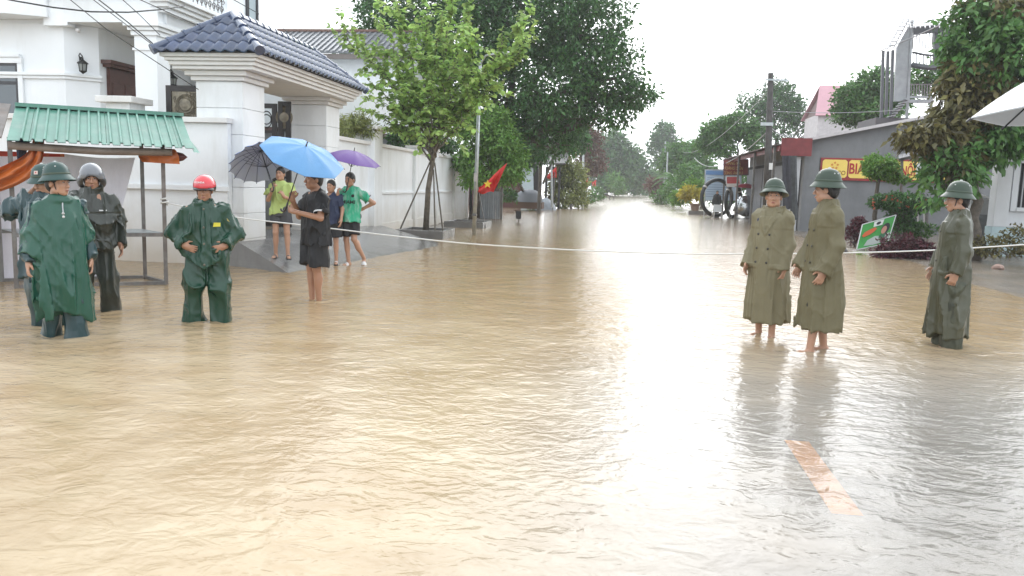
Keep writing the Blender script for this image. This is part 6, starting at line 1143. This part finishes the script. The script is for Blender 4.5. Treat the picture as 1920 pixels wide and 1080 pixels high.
            st_ = MB(); star(st_, 0, 0, 0.014, 0); V = np.array([(a_, c_, 0.007) for a_, b_, c_ in st_.v]); V = (np.stack([X, Yv, n], 1)@V.T).T*S+d*S; s.part('star', (M@V.T).T+c, st_.f, mat('badge_red', (0.5, 0.06, 0.04), 0.4), False, parent=bo)
        return hm
    def chin_strap(s):
        o = MB(); o.tube([s.hd(p) for p in ((0.078, -0.02, 0.03), (0.073, -0.03, -0.04), (0.05, -0.045, -0.105), (0, -0.06, -0.125), (-0.05, -0.045, -0.105), (-0.073, -0.03, -0.04), (-0.078, -0.02, 0.03))], 0.0045, 5); s.mb('chin_strap', o, m_hair)
    def coat(s, m, seed, hem=0.33, flare=0.27, fl_y=0.2, collar=True, lapel=True, m_btn=None, rows=(-0.075, 0.06), arm=(0.064, 0.066, 0.066), zb=(1.2, 1.06, 0.92), belly=0.0, slit=True, name='raincoat', av=0.016, slv=1.15):
        f = s.field(); S = s.s; s.torso(f, [(hem, 0, 0, flare, fl_y), (0.6, 0, 0, flare*0.93, fl_y*0.95), (0.9, 0, -belly*0.5, 0.185, 0.14+belly), (1.12, 0, -belly*0.6, 0.178, 0.13+belly), (1.26, 0, 0, 0.18, 0.128), (1.33, 0, 0, 0.175, 0.122), (1.40, 0, 0.005, 0.115, 0.10), (1.455, 0, 0.01, 0.082, 0.08)], 0.04, 2.4)
        s.sleeves(f, *arm, full=slv, k=0.035)
        if collar: s.collar(f, 0.075, 1.42, 1.475 if not lapel else 1.46, 0.018, 0.25 if lapel else 0.12)
        pt = []
        def placket(x, y, z): return np.where((y < 0.02) & (x < -0.0+0.06*S) & (x > -0.105*S) & (z < 1.36*S), -0.007, 0.0)
        pt.append(placket)
        if lapel:
            def lap(x, y, z):
                zz = z/S; ax = np.abs(x)/S; top = 1.43; bot = 1.16; t_ = (zz-bot)/(top-bot); wdt = 0.015+0.125*np.clip(t_, 0, 1)*np.where(t_ < 0.72, 1, 0.72); inn = 0.0+0.045*np.clip(t_, 0, 1)
                return np.where((y < 0.03) & (t_ > 0) & (t_ < 1.02) & (ax < wdt) & (ax > inn), -0.011, 0.0)
            pt.append(lap)
        def yoke(x, y, z): return np.where((z > 1.235*S) & (np.abs(x) > 0.09*S) & (y < 0), -0.005, 0.0)
        def pocket(x, y, z): return np.where((np.abs(z/S-0.83) < 0.022) & (np.abs(np.abs(x)/S-0.135) < 0.06) & (y < 0), -0.009, 0.0)
        def strap(x, y, z): return np.where((np.abs(y-0.012) < 0.022*S) & (np.abs(x) > 0.10*S) & (np.abs(x) < 0.2*S) & (z > 1.37*S), -0.010, 0.0)
        pt += [yoke, pocket, strap]
        if slit: pt.append(lambda x, y, z: np.where((np.abs(x+0.10*S) < 0.008) & (y < 0) & (z < 0.75*S), 0.012, 0.0))
        o = s.finish(f, name, m, seed, av, 0.0055, 7.5, 1.3, (hem*S, 1.2*S), pt)
        for z in zb:
            for x in rows: s.button(x, z, m_btn or mat('dark_button', (0.025, 0.022, 0.018), 0.35), 0.0125, o)
        return o
    def jacket(s, m, seed, hem=0.80, rx=0.215, ry=0.152, arm=(0.062, 0.064, 0.058), cz=1.47, flare=1.0, placket_=True, pts=(), name='rain_jacket', av=0.011, ac=0.006, full=1.0):
        f = s.field(); S = s.s; s.torso(f, [(hem, 0, -0.005, rx*flare, ry*flare), (0.98, 0, 0, rx*0.93, ry*0.95), (1.12, 0, 0, rx*0.93, ry*0.95), (1.26, 0, 0, rx*0.95, 0.140), (1.33, 0, 0, 0.172, 0.12), (1.40, 0, 0.005, 0.112, 0.098), (1.455, 0, 0.01, 0.080, 0.078)], 0.04, 2.5)
        s.sleeves(f, *arm, full=full, k=0.03); s.collar(f, 0.072, 1.42, cz, 0.016); p_ = list(pts)
        if placket_: p_.append(lambda x, y, z: np.where((y < 0.0) & (np.abs(x) < 0.03*S) & (z < 1.40*S), -0.006, 0.0))
        return s.finish(f, name, m, seed, av, ac, 8, 3.0, None, p_)
    def tshirt(s, m, seed, hem=0.84, upto=0.58, rx=0.195, ry=0.148, name='t_shirt', av=0.011, arm=(0.066, 0.080)):
        f = s.field(0.0085); S = s.s; s.torso(f, [(hem, 0, 0, rx, ry), (1.0, 0, 0, rx*0.97, ry*0.95), (1.15, 0, 0, rx*0.95, ry*0.94), (1.28, 0, 0, 0.182, 0.122), (1.35, 0, 0, 0.15, 0.108), (1.42, 0, 0.008, 0.078, 0.075)], 0.04, 2.4)
        s.sleeves(f, arm[0], arm[1], 0, upto=upto, k=0.03)
        return s.finish(f, name, m, seed, av, 0.005, 8, 3.0)

# ------------------------------------------------------------------ umbrellas
def umbrella(label, top, axis, Rr, depth, n, m_out, m_in, shaft=0.85, m_sh=None, twist=0.0, hook=True):
    top = np.array(top, float); ax = _n(axis); X = _n(np.cross(ax, [0.3, 1, 0.1])); Yv = np.cross(ax, X); T = lambda x, y, z: top+X*x+Yv*y+ax*z
    root = empty('umbrella', T(0, 0, -shaft), label, 'umbrella'); NR = 12; per = 6
    def surf(rr, a, o):    # canopy point; panels sag between the ribs
        k = a/(2*math.pi/n); fr_ = abs((k-math.floor(k))-0.5)*2; sag = 1-(1-fr_**2)*0.07*rr; z = -depth*rr**1.9-0.010*(1-fr_**2)*math.sin(math.pi*rr)+o
        return T(Rr*rr*sag*math.cos(a+twist), Rr*rr*sag*math.sin(a+twist), z)
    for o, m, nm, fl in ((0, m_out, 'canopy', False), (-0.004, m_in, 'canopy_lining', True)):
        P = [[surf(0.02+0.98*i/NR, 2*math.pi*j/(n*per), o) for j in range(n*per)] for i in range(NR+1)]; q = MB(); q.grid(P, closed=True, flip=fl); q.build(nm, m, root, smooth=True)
    mr = m_sh or mat('umbrella_steel', (0.05, 0.05, 0.055), 0.35, metal=0.6)
    for k in range(n):
        a = 2*math.pi*k/n; rb = MB(); rb.tube([surf(i/6, a, -0.009) for i in range(7)], 0.0035, 5); rb.tube([T(0, 0, -depth*0.95-0.12), surf(0.55, a, -0.012)], 0.003, 4); rb.tube([surf(1.0, a, -0.004), surf(1.0, a, -0.004)*1.0+(surf(1.0, a, 0)-surf(0.95, a, 0))*0.5], 0.005, 5); rb.build('rib', mr, root)
    MB().tube([T(0, 0, 0.055), T(0, 0, -shaft)], 0.007, 8).build('shaft', mr, root); MB().tube([T(0, 0, 0.06), T(0, 0, -0.01)], [0.004, 0.012], 8).build('ferrule', mr, root)
    if hook: MB().tube([T(0, 0, -shaft+0.02), T(0, 0, -shaft-0.08), T(0.02, 0, -shaft-0.115), T(0.05, 0, -shaft-0.12), T(0.07, 0, -shaft-0.10)], 0.012, 8).build('handle', mat('umbrella_handle', (0.03, 0.025, 0.022), 0.4), root, smooth=True)
    else: MB().tube([T(0, 0, -shaft+0.02), T(0, 0, -shaft-0.09)], [0.013, 0.016], 10).build('handle', MATS.get('umbrella_handle') or mat('umbrella_handle', (0.03, 0.025, 0.022), 0.4), root, smooth=True)
    return root
# ------------------------------------------------------------------ the people
m_poncho = mat_cloth('green_poncho', (0.009, 0.072, 0.046), 0.24, 0.3); m_teal = mat_cloth('teal_rainwear', (0.007, 0.036, 0.042), 0.32, 0.3); m_green = mat_cloth('green_rainwear', (0.005, 0.042, 0.023), 0.26, 0.3)
m_camo = mat_cloth('dark_camo_rainwear', (0.030, 0.036, 0.028), 0.28, 0.35, 0.2, stain=(0.016, 0.018, 0.016), sscale=9, samt=0.8); m_khaki = mat_cloth('khaki_raincoat', (0.175, 0.155, 0.092), 0.6, 0.0); m_khaki2 = mat_cloth('olive_raincoat', (0.130, 0.114, 0.062), 0.58, 0.0); m_olive = mat_cloth('wet_olive_raincoat', (0.068, 0.070, 0.044), 0.34, 0.2)
m_pith = mat('pith_green', (0.020, 0.040, 0.023), 0.38, var=0.08, vscale=10); m_pith2 = mat('pith_teal', (0.008, 0.042, 0.036), 0.40, var=0.08, vscale=10); m_brim = mat('pith_band', (0.04, 0.062, 0.040), 0.5)
m_black = mat_cloth('black_cloth', (0.012, 0.012, 0.014), 0.6, 0.0, 0.2); m_greysh = mat_cloth('charcoal_cloth', (0.06, 0.062, 0.07), 0.7); m_lime = mat_cloth('lime_cloth', (0.40, 0.50, 0.17), 0.7); m_navy = mat_cloth('navy_cloth', (0.02, 0.03, 0.07), 0.6)
m_strapw = mat('strap_white', (0.6, 0.6, 0.6), 0.5); m_rub = mat('sandal_black', (0.02, 0.02, 0.022), 0.5); m_btn = mat('snap_button', (0.14, 0.13, 0.10), 0.35, metal=0.6)
def at(x, y): return (x, y, zg(x, y))

# poncho man, walking, looking to the side
A = Person('man in long green rain poncho and green pith helmet looking aside', at(-5.0, 6.61), 48, 1.63, legs=dict(knL=(0.095, -0.06, 0.48), anL=(0.10, -0.09, 0.075), knR=(-0.08, 0.04, 0.48), anR=(-0.07, 0.14, 0.09)), arms=dict(elL=(0.215, 0.03, 1.09), wrL=(0.24, -0.03, 0.85), elR=(-0.215, 0.02, 1.09), wrR=(-0.265, -0.03, 0.85), curlL=(0.4, 0.6), curlR=(0.4, 0.6)), head=(36, -2), hair=True)
A.trousers(m_teal, 3, r=(0.092, 0.088, 0.095), av=0.009)
f = A.field(); A.sleeves(f, 0.06, 0.062, 0.06, full=0.97); A.finish(f, 'jacket_sleeves', m_teal, 5, 0.01, 0.007, 12, 8)
f = A.field(0.0095, 0.3); A.torso(f, [(0.31, 0.02, -0.02, 0.20, 0.175), (0.5, 0.01, -0.02, 0.215, 0.18), (0.8, 0, -0.01, 0.215, 0.17), (1.05, 0, 0, 0.21, 0.16), (1.22, 0, 0, 0.195, 0.15), (1.32, 0, 0, 0.17, 0.13), (1.40, 0, 0.005, 0.115, 0.10), (1.455, 0, 0.01, 0.085, 0.085)], 0.05, 2.3)
S = A.s
for sd, q in (('L', 0.30), ('R', 0.72)):
    sh, e, w = A.J['sh'+sd], A.J['el'+sd], A.J['wr'+sd]; f.cone(sh, e, 0.07*S, 0.085*S, 0.07); f.cone(sh, A.J['neck']-np.array([0,0,0.03]), 0.055*S, 0.065*S, 0.05); f.cone(e, e+(w-e)*q, 0.085*S, 0.085*S, 0.06, flat=True)
A.collar(f, 0.085, 1.41, 1.45, 0.024)
f.cone(np.array([-0.09, 0.0, 1.43])*S, np.array([0.10, -0.02, 1.43])*S, 0.03*S, 0.035*S, 0.03); f.cone(np.array([0.06, -0.06, 1.42])*S, np.array([0.13, 0.04, 1.42])*S, 0.035*S, 0.04*S, 0.03)
f.cut(lambda X, Y, Z: (0.33+0.05*np.sin(X*9+1.3)+0.10*(X/0.25)*-1*0.4)*S-Z+0*Y)
po = A.finish(f, 'poncho', m_poncho, 11, 0.019, 0.006, 8.5, 0.8, (0.35*S, 1.35*S))
zp = MB(); P = [A.front(0.01*S, z*S, 0.003) for z in (1.40, 1.36, 1.32, 1.29)]; zp.tube(P, 0.006, 5); A.mb('zip', zp, m_galv, True, po)
for z in (1.30, 1.27): A.button(0.01, z, m_strapw, 0.012, po)
A.pith_helmet(m_pith2, m_brim, -4, None); A.chin_strap()

# man behind him, one hand up at his helmet
Bp = Person('man behind the poncho man raising a hand to his badged helmet', at(-5.52, 7.12), 5, 1.60, arms=dict(elR=(-0.40, 0.02, 1.28), wrR=(-0.17, 0.02, 1.46), dR=(0.6, 0.1, 0.6), nR=(0.8, -0.3, 0), elL=(0.24, 0.05, 1.1), wrL=(0.24, -0.02, 0.86)), head=(-10, 8))
Bp.trousers(m_teal, 13, r=(0.108, 0.10, 0.10)); Bp.jacket(m_teal, 15, 0.62, 0.235, 0.17, arm=(0.068, 0.072, 0.062), flare=1.1, av=0.013, ac=0.010); Bp.pith_helmet(m_pith2, m_brim, 2, badge=12)

# helmeted man in dark camouflage rain suit
Cp = Person('smiling man in dark camouflage rain suit and silver motorcycle helmet', at(-5.6, 7.93), 33, 1.66, legs=dict(knL=(0.125, -0.02, 0.49), anL=(0.145, 0.0, 0.075), knR=(-0.12, -0.02, 0.49), anR=(-0.14, 0.0, 0.075)), arms=dict(elL=(0.24, 0.04, 1.10), wrL=(0.265, -0.03, 0.86), elR=(-0.23, 0.04, 1.10), wrR=(-0.25, -0.02, 0.86), nL=(-1, -0.3, 0)), head=(2, 4), hair=False, skin=m_skin2)
Cp.trousers(m_camo, 23, r=(0.105, 0.088, 0.092)); S = Cp.s
jo = Cp.jacket(m_camo, 25, 0.82, 0.215, 0.155, arm=(0.064, 0.066, 0.062), flare=1.0, av=0.013, ac=0.010, pts=(lambda x, y, z: np.where((y < 0) & (z > 1.19*Cp.s) & (z < 1.21*Cp.s), 0.008, 0.0),))
V2 = [(-0.035, -0.006), (0.035, -0.006), (0.035, 0.006), (-0.035, 0.006)]; Cp.print_('chest_tag', V2, [(0, 1, 2, 3)], 0.10, 1.235, m_strapw, 0.006, par=jo)
def moto_helmet(p, m, m_trim, full=True):
    S = p.s; c = p.J['head']; f = Field(c-0.22*S, c+0.22*S, 0.0065); M = p.HM
    f.ell(p.hd((0, 0.012, 0.04)), np.array([0.122, 0.142, 0.128])*S, 0.01, M)
    if full: f.cone(p.hd((-0.06, 0.03, -0.04)), p.hd((0.06, 0.03, -0.04)), 0.085*S, 0.085*S, 0.04)
    f.ell(p.hd((0, 0.012, -0.01)), np.array([0.100, 0.125, 0.125])*S, 0.008, M, sub=True)
    f.ell(p.hd((0, -0.14, -0.055 if full else -0.07)), np.array([0.084, 0.13, 0.09])*S, 0.012, M, sub=True); zc = -0.115 if full else -0.012
    Mi = M.T; J0 = p.J['head']; f.cut(lambda X, Y, Z: (zc+0*(X+Y))*S-(Mi[2,0]*(X-J0[0])+Mi[2,1]*(Y-J0[1])+Mi[2,2]*(Z-J0[2]))-(0 if full else 1)*0.35*(-(Mi[1,0]*(X-J0[0])+Mi[1,1]*(Y-J0[1]))*-1)*0.5)
    V, Q = f.mesh(); loc = ((V-J0)@M)/S; zz = loc[:,2]; yy = loc[:,1]; fq = zz[Q].mean(1); fy = yy[Q].mean(1); mi = ((fq < (0.045 if not full else 0.0)+0.15*np.maximum(fy, -0.08)*(0 if full else 1))).astype(np.int32); return p.part('helmet', V, Q, [m, m_trim], True, mi)
m_silver = mat('silver_helmet', (0.13, 0.14, 0.16), 0.14, coat=0.8, var=0.1, vscale=8); m_redh = mat('red_helmet', (0.55, 0.02, 0.035), 0.18, coat=0.8); m_trim = mat('helmet_black', (0.012, 0.012, 0.014), 0.3, coat=0.4)
moto_helmet(Cp, m_silver, m_trim); Cp.chin_strap()

# man with hands on hips and a red helmet
Dp = Person('man in green rain suit and red helmet with hands on hips', at(-4.21, 7.73), 22, 1.56, width=1.0, legs=dict(knL=(0.14, -0.02, 0.48), anL=(0.17, 0.0, 0.075), knR=(-0.13, -0.02, 0.48), anR=(-0.15, 0.0, 0.075)), arms=dict(elR=(-0.325, 0.06, 1.10), wrR=(-0.22, -0.10, 0.965), dR=(0.75, -0.35, -0.25), nR=(0.3, 0.9, 0.1), elL=(0.325, 0.06, 1.10), wrL=(0.22, -0.10, 0.965), dL=(-0.75, -0.35, -0.25), nL=(-0.3, 0.9, 0.1), curlL=(0.15, 0.3), curlR=(0.15, 0.3)), head=(-4, 6), hair=False, skin=m_skin2)
Dp.trousers(m_green, 33, r=(0.118, 0.108, 0.118), av=0.014); S = Dp.s
jd = Dp.jacket(m_green, 35, 0.70, 0.205, 0.15, arm=(0.062, 0.066, 0.060), flare=1.16, av=0.013, ac=0.009, pts=(lambda x, y, z: np.where(z < (0.70+0.13*np.minimum(np.abs(x)/0.2, 1.3))*Dp.s, 0.2, 0.0),))
for z in (1.37, 1.17, 0.99, 0.76): Dp.button(0.0, z, m_btn, 0.012, jd)
V2 = [(-0.032, -0.02), (0.032, -0.02), (0.032, 0.02), (-0.032, 0.02)]; yb_ = Dp.print_('chest_badge', V2, [(0, 1, 2, 3)], 0.125, 1.20, mat('badge_yellow', (0.55, 0.50, 0.04), 0.5), 0.016, par=jd)
ab = MB(); e, sh = Dp.J['elL'], Dp.J['shL']; c = sh*0.62+e*0.38; n = _n(np.array([0.45, -0.85, 0.3])); X = _n(np.cross([0, 0, 1], n)); Y_ = np.cross(n, X); ab.add([c+n*0.073*S+X*a*S+Y_*b*S for a, b in ((0, 0.045), (0.035, 0.03), (0.03, -0.03), (0, -0.05), (-0.03, -0.03), (-0.035, 0.03))], [(0, 5, 4, 3, 2, 1)]); Dp.mb('arm_badge', ab, mat('arm_badge', (0.30, 0.24, 0.05), 0.5), False, jd)
dh_ = moto_helmet(Dp, m_redh, m_trim, False)
pk_ = MB(); Pk = [[Dp.hd((0.105*math.sin(a)*(1+0.12*t_), -0.05-0.085*math.cos(a)*(1+0.35*t_)+0.02, 0.035-0.018*t_)) for a in np.linspace(-1.25, 1.25, 13)] for t_ in (0, 0.5, 1)]; pk_.grid(Pk); pk_.grid([[q-np.array([0, 0, 0.006]) for q in r_] for r_ in Pk], flip=True); Dp.mb('visor', pk_, m_trim, True, dh_)
V, Fc = text_mesh('HONDA', 0.03, True); Dp.part('lettering', np.array([Dp.hd((-0.03+a*0.95, -0.124+0.9*a*a+0.35*b+0.011*(b > 99), 0.093+b*0.9)) for a, b, _ in V]), Fc, m_strapw, False, parent=dh_); Dp.chin_strap()

# young man in black with the blue umbrella
Ep = Person('young man in black shirt and shorts standing in water under blue umbrella', at(-3.72, 9.48), -42, 1.70, legs=dict(knL=(0.07, -0.02, 0.49), anL=(0.06, 0.02, 0.075), knR=(-0.07, -0.03, 0.49), anR=(-0.045, -0.02, 0.075)), arms=dict(elR=(-0.21, -0.11, 1.12), wrR=(-0.075, -0.265, 1.33), dR=(0.25, -0.2, 0.9), nR=(0.9, 0.1, -0.1), elL=(0.25, -0.06, 1.12), wrL=(0.02, -0.30, 1.19), dL=(-0.9, -0.2, 0.2), nL=(0, 0.9, 0.2), curlR=(1.0, 1.2), curlL=(0.7, 0.9)), head=(-8, -2), hair='fringe', skin=m_skin2)
Ep.shorts(m_black, 41, 0.88, r=(0.115, 0.128)); S = Ep.s
sh_ = Ep.tshirt(m_black, 43, 0.80, 0.72, 0.20, 0.15)
for sd in 'L':
    s0, e0 = Ep.J['sh'+sd], Ep.J['el'+sd]; c = MB(); d = _n(e0-s0); q = s0+(e0-s0)*0.70; c.tube([q, q+d*0.022], 0.089*S, 20, caps=False); Ep.mb('cuff', c, m_strapw, True, sh_)
zc_ = MB(); zc_.tube([Ep.front(0.03*S, z*S, 0.003) for z in (1.38, 1.34, 1.29)], 0.006, 5); Ep.mb('collar_trim', zc_, m_greysh, True, sh_)
ub = Ep.world(np.array([-0.045, -0.36, 1.06])*S); ut = AY(574, 274, 9.05)
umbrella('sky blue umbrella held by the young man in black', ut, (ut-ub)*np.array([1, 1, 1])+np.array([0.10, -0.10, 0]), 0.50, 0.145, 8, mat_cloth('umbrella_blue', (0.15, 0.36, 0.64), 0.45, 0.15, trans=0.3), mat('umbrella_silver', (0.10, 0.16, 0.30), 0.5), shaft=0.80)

# boys on the ramp
fy = ramp_hit(527, 486); Fp = Person('boy in lime yellow shirt and grey shorts on the ramp', (fy[0], fy[1], fy[2]+0.01), 14, 1.50, legs=dict(knL=(0.115, -0.02, 0.49), anL=(0.13, -0.02, 0.075), knR=(-0.09, -0.02, 0.49), anR=(-0.10, 0.02, 0.075), toeL=(0.3, -1, 0)), arms=dict(elR=(-0.21, -0.09, 1.10), wrR=(-0.10, -0.25, 1.29), dR=(0.25, -0.15, 0.9), nR=(0.9, 0, 0), elL=(0.24, -0.04, 1.09), wrL=(0.10, -0.26, 1.17), dL=(-0.3, -0.3, 0.7), nL=(-0.8, 0.3, 0), curlR=(1.0, 1.2), curlL=(1.0, 1.1)), head=(-12, -4), width=0.92)
Fp.shorts(m_greysh, 51, 0.62, r=(0.105, 0.118)); ts = Fp.tshirt(m_lime, 53, 0.84, 0.62, 0.19, 0.148); Fp.sandals(m_rub, m_rub)
V2 = [(-0.012, -0.035), (0.012, -0.035), (0.012, 0.035), (-0.012, 0.035)]; Fp.print_('sleeve_print', V2, [(0, 1, 2, 3)], -0.165, 1.27, m_black, 0.006, par=ts); Fp.print_('chest_print', [(-0.05, -0.006), (0.05, -0.006), (0.05, 0.006), (-0.05, 0.006)], [(0, 1, 2, 3)], 0.02, 1.24, m_greysh, 0.006, par=ts)
ft_ = AY(500, 268, 13.25); fb_ = Fp.world(np.array([0.0, -0.36, 1.10])*Fp.s)
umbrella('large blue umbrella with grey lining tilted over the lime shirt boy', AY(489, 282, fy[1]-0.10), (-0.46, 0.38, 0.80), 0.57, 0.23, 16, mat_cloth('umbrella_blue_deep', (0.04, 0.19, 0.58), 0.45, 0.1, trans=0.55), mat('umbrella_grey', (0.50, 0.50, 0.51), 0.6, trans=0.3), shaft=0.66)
gy = ramp_hit(617, 498); Gp = Person('boy in blue and black clothes half hidden behind the blue umbrella', (gy[0]+0.0, gy[1]+0.1, gy[2]+0.01), 8, 1.47, head=(-14, 2), width=0.9, arms=dict(elL=(0.22, 0.03, 1.12), wrL=(0.21, -0.06, 0.90)))
Gp.shorts(m_black, 61, 0.78); Gp.tshirt(m_navy, 63, 0.84, 0.6, 0.185, 0.146); Gp.sandals(m_rub, m_strapw)
hy = ramp_hit(652, 501); hy2 = ramp_hit(678, 492)
Hp = Person('youth in green football shirt standing cross legged under purple umbrella', (hy[0]+0.02, hy[1]+0.05, hy[2]+0.012), 4, 1.65, legs=dict(hipL=(0.075, 0.02, 0.90), hipR=(-0.08, 0, 0.90), knR=(-0.06, -0.02, 0.49), anR=(-0.02, 0.0, 0.075), knL=(0.09, -0.04, 0.50), anL=(0.24, 0.10, 0.15), toeL=(0.15, -0.75, -0.65), toeR=(-0.35, -1, 0)), arms=dict(elR=(-0.20, -0.08, 1.12), wrR=(-0.155, -0.25, 1.31), dR=(0.1, -0.1, 0.95), nR=(0.8, 0.4, 0), elL=(0.42, 0.07, 1.17), wrL=(0.20, 0.12, 1.05), curlR=(1.0, 1.2)), head=(-18, 4), width=0.95)
m_jer = mat_cloth('green_jersey', (0.035, 0.36, 0.21), 0.6, 0.0, 0.05, stain=(0.48, 0.58, 0.53), sscale=7, samt=1.0)
Hp.shorts(m_black, 71, 0.82, r=(0.105, 0.12)); tj = Hp.tshirt(m_jer, 73, 0.83, 0.6, 0.198, 0.15); Hp.sandals(m_rub, m_strapw)
V, Fc = text_mesh('MIAMI', 0.088, True); Hp.print_('lettering', V, Fc, 0.005, 1.175, m_black, 0.007, 1.0, par=tj); Hp.print_('crest', [(0.024*math.cos(a), 0.028*math.sin(a)) for a in np.linspace(0, 5.8, 10)], [tuple(range(10))], 0.085, 1.29, m_black, 0.007, par=tj); Hp.print_('maker_mark', [(-0.012, -0.01), (0.012, -0.01), (0, 0.014)], [(0, 1, 2)], -0.085, 1.285, m_black, 0.007, par=tj)
nk = MB(); nk.tube([np.array([0.075*math.cos(a), 0.01+0.07*math.sin(a), 1.415-0.012*(math.sin(a) < 0)])*Hp.s*np.array([1.05, 1.05, 1]) for a in np.linspace(0, 2*math.pi, 24)], 0.011, 6); Hp.mb('neck_band', nk, m_black, True, tj)
for sd in 'LR':
    s0, e0 = Hp.J['sh'+sd], Hp.J['el'+sd]; c = MB(); d = _n(e0-s0); q = s0+(e0-s0)*0.585; c.tube([q, q+d*0.018], 0.088*Hp.s, 20, caps=False); Hp.mb('cuff', c, m_black, True, tj)
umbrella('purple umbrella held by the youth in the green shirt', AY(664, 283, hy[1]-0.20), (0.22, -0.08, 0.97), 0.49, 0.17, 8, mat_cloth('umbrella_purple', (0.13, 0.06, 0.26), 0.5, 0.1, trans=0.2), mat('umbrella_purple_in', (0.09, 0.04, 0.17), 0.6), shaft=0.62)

# three men in khaki coats on the right
def undershirt(p, m, seed): f = p.field(0.011); p.torso(f, [(1.0, 0, 0, 0.16, 0.115), (1.22, 0, 0, 0.175, 0.122), (1.34, 0, 0, 0.18, 0.11), (1.40, 0, 0, 0.12, 0.09), (1.44, 0, 0.01, 0.075, 0.072)], 0.03); p.collar(f, 0.066, 1.40, 1.445, 0.013, 0.2); p.finish(f, 'shirt', m, seed, 0.004, 0.003)
Ip = Person('stout barefoot man in light khaki raincoat and green pith helmet facing camera', at(1.58, 8.64), -36, 1.63, width=1.03, legs=dict(knL=(0.09, -0.03, 0.49), anL=(0.10, -0.05, 0.075), knR=(-0.10, 0.0, 0.49), anR=(-0.10, 0.05, 0.075)), arms=dict(elR=(-0.205, 0.02, 1.08), wrR=(-0.215, -0.10, 0.85), elL=(0.20, 0.0, 1.08), wrL=(0.20, -0.07, 0.83), nR=(1, 0, 0)), head=(24, -4), hair=True)
undershirt(Ip, m_navy, 81)
Ip.coat(m_khaki, 83, 0.25, 0.208, 0.168, True, True, None, (-0.085, 0.05), (0.06, 0.064, 0.066), (1.17, 1.02, 0.87), 0.02); Ip.pith_helmet(m_pith, m_brim, -9)
Jp = Person('tall barefoot man in olive raincoat and pith helmet looking away', at(1.94, 7.94), -80, 1.72, legs=dict(knL=(0.09, -0.055, 0.49), anL=(0.09, -0.10, 0.075), knR=(-0.09, 0.05, 0.49), anR=(-0.09, 0.11, 0.075)), arms=dict(elL=(0.21, 0.02, 1.07), wrL=(0.205, -0.07, 0.84), elR=(-0.215, 0.0, 1.08), wrR=(-0.20, -0.12, 0.86), nL=(-1, 0, 0)), head=(-36, 2), skin=m_skin)
Jp.shorts(m_black, 91, 0.98, r=(0.095, 0.095)); Jp.coat(m_khaki2, 93, 0.28, 0.205, 0.188, True, False, None, (-0.07, 0.06), (0.062, 0.070, 0.078), (1.2, 1.05, 0.9), 0.0, av=0.011); Jp.pith_helmet(m_pith, m_brim, -3)
Kp = Person('man in wet dark olive raincoat and camouflage trousers standing in profile', at(3.35, 8.56), -92, 1.66, arms=dict(elL=(0.215, 0.03, 1.07), wrL=(0.21, -0.04, 0.84), elR=(-0.215, 0.0, 1.08), wrR=(-0.21, -0.10, 0.86), nL=(-1, 0.2, 0), curlL=(0.6, 0.8)), head=(-6, 2), skin=m_skin)
Kp.trousers(mat_cloth('camo_trousers', (0.07, 0.075, 0.05), 0.6, 0.0, 0.3, stain=(0.012, 0.014, 0.011), sscale=14, samt=1.0), 95, r=(0.10, 0.09, 0.085)); Kp.coat(m_olive, 97, 0.19, 0.195, 0.18, True, False, None, (-0.02,), (0.06, 0.066, 0.068), (1.25, 0.95), 0.0, av=0.014, slv=0.98); Kp.pith_helmet(m_pith, m_brim, -6); Kp.chin_strap()
gl = MB()
for q in (-1, 1): gl.tube([Kp.hd((q*0.032+0.021*math.cos(a), -0.108, 0.002+0.017*math.sin(a))) for a in np.linspace(0, 6.283, 16)], 0.0018, 4); gl.tube([Kp.hd((q*0.053, -0.106, 0.005)), Kp.hd((q*0.077, 0.0, 0.008))], 0.0018, 4)
gl.tube([Kp.hd((-0.011, -0.108, 0.004)), Kp.hd((0.011, -0.108, 0.004))], 0.0018, 4); Kp.mb('glasses', gl, m_galv)
# far figures
Lp = Person('distant thin person wading past the dark garden gate', at(*AY(903, 404, 38)[:2]), 60, 1.55, width=0.9); Lp.shorts(m_greysh, 101, 0.7); Lp.tshirt(m_navy, 103, 0.84, 0.6, 0.185, 0.146)
Np = Person('distant person in dark clothes behind the black pipe hoops', at(*AY(1343, 395, 49)[:2]), -10, 1.58); Np.trousers(m_black, 111); Np.jacket(m_black, 113)
# holder of the white umbrella, standing just outside the picture on the right
Mp = Person('bystander in grey rain jacket holding the white umbrella', at(2.40, 3.55), -75, 1.64, arms=dict(elR=(-0.22, -0.10, 1.10), wrR=(-0.10, -0.25, 1.30), dR=(0.2, -0.1, 0.95), nR=(0.9, 0, 0), curlR=(1.0, 1.2))); Mp.trousers(m_black, 121); Mp.jacket(m_greysh, 123)
ub = Mp.world(np.array([-0.06, -0.34, 1.12])*Mp.s); ut = np.array([2.03, 3.55, 2.135])
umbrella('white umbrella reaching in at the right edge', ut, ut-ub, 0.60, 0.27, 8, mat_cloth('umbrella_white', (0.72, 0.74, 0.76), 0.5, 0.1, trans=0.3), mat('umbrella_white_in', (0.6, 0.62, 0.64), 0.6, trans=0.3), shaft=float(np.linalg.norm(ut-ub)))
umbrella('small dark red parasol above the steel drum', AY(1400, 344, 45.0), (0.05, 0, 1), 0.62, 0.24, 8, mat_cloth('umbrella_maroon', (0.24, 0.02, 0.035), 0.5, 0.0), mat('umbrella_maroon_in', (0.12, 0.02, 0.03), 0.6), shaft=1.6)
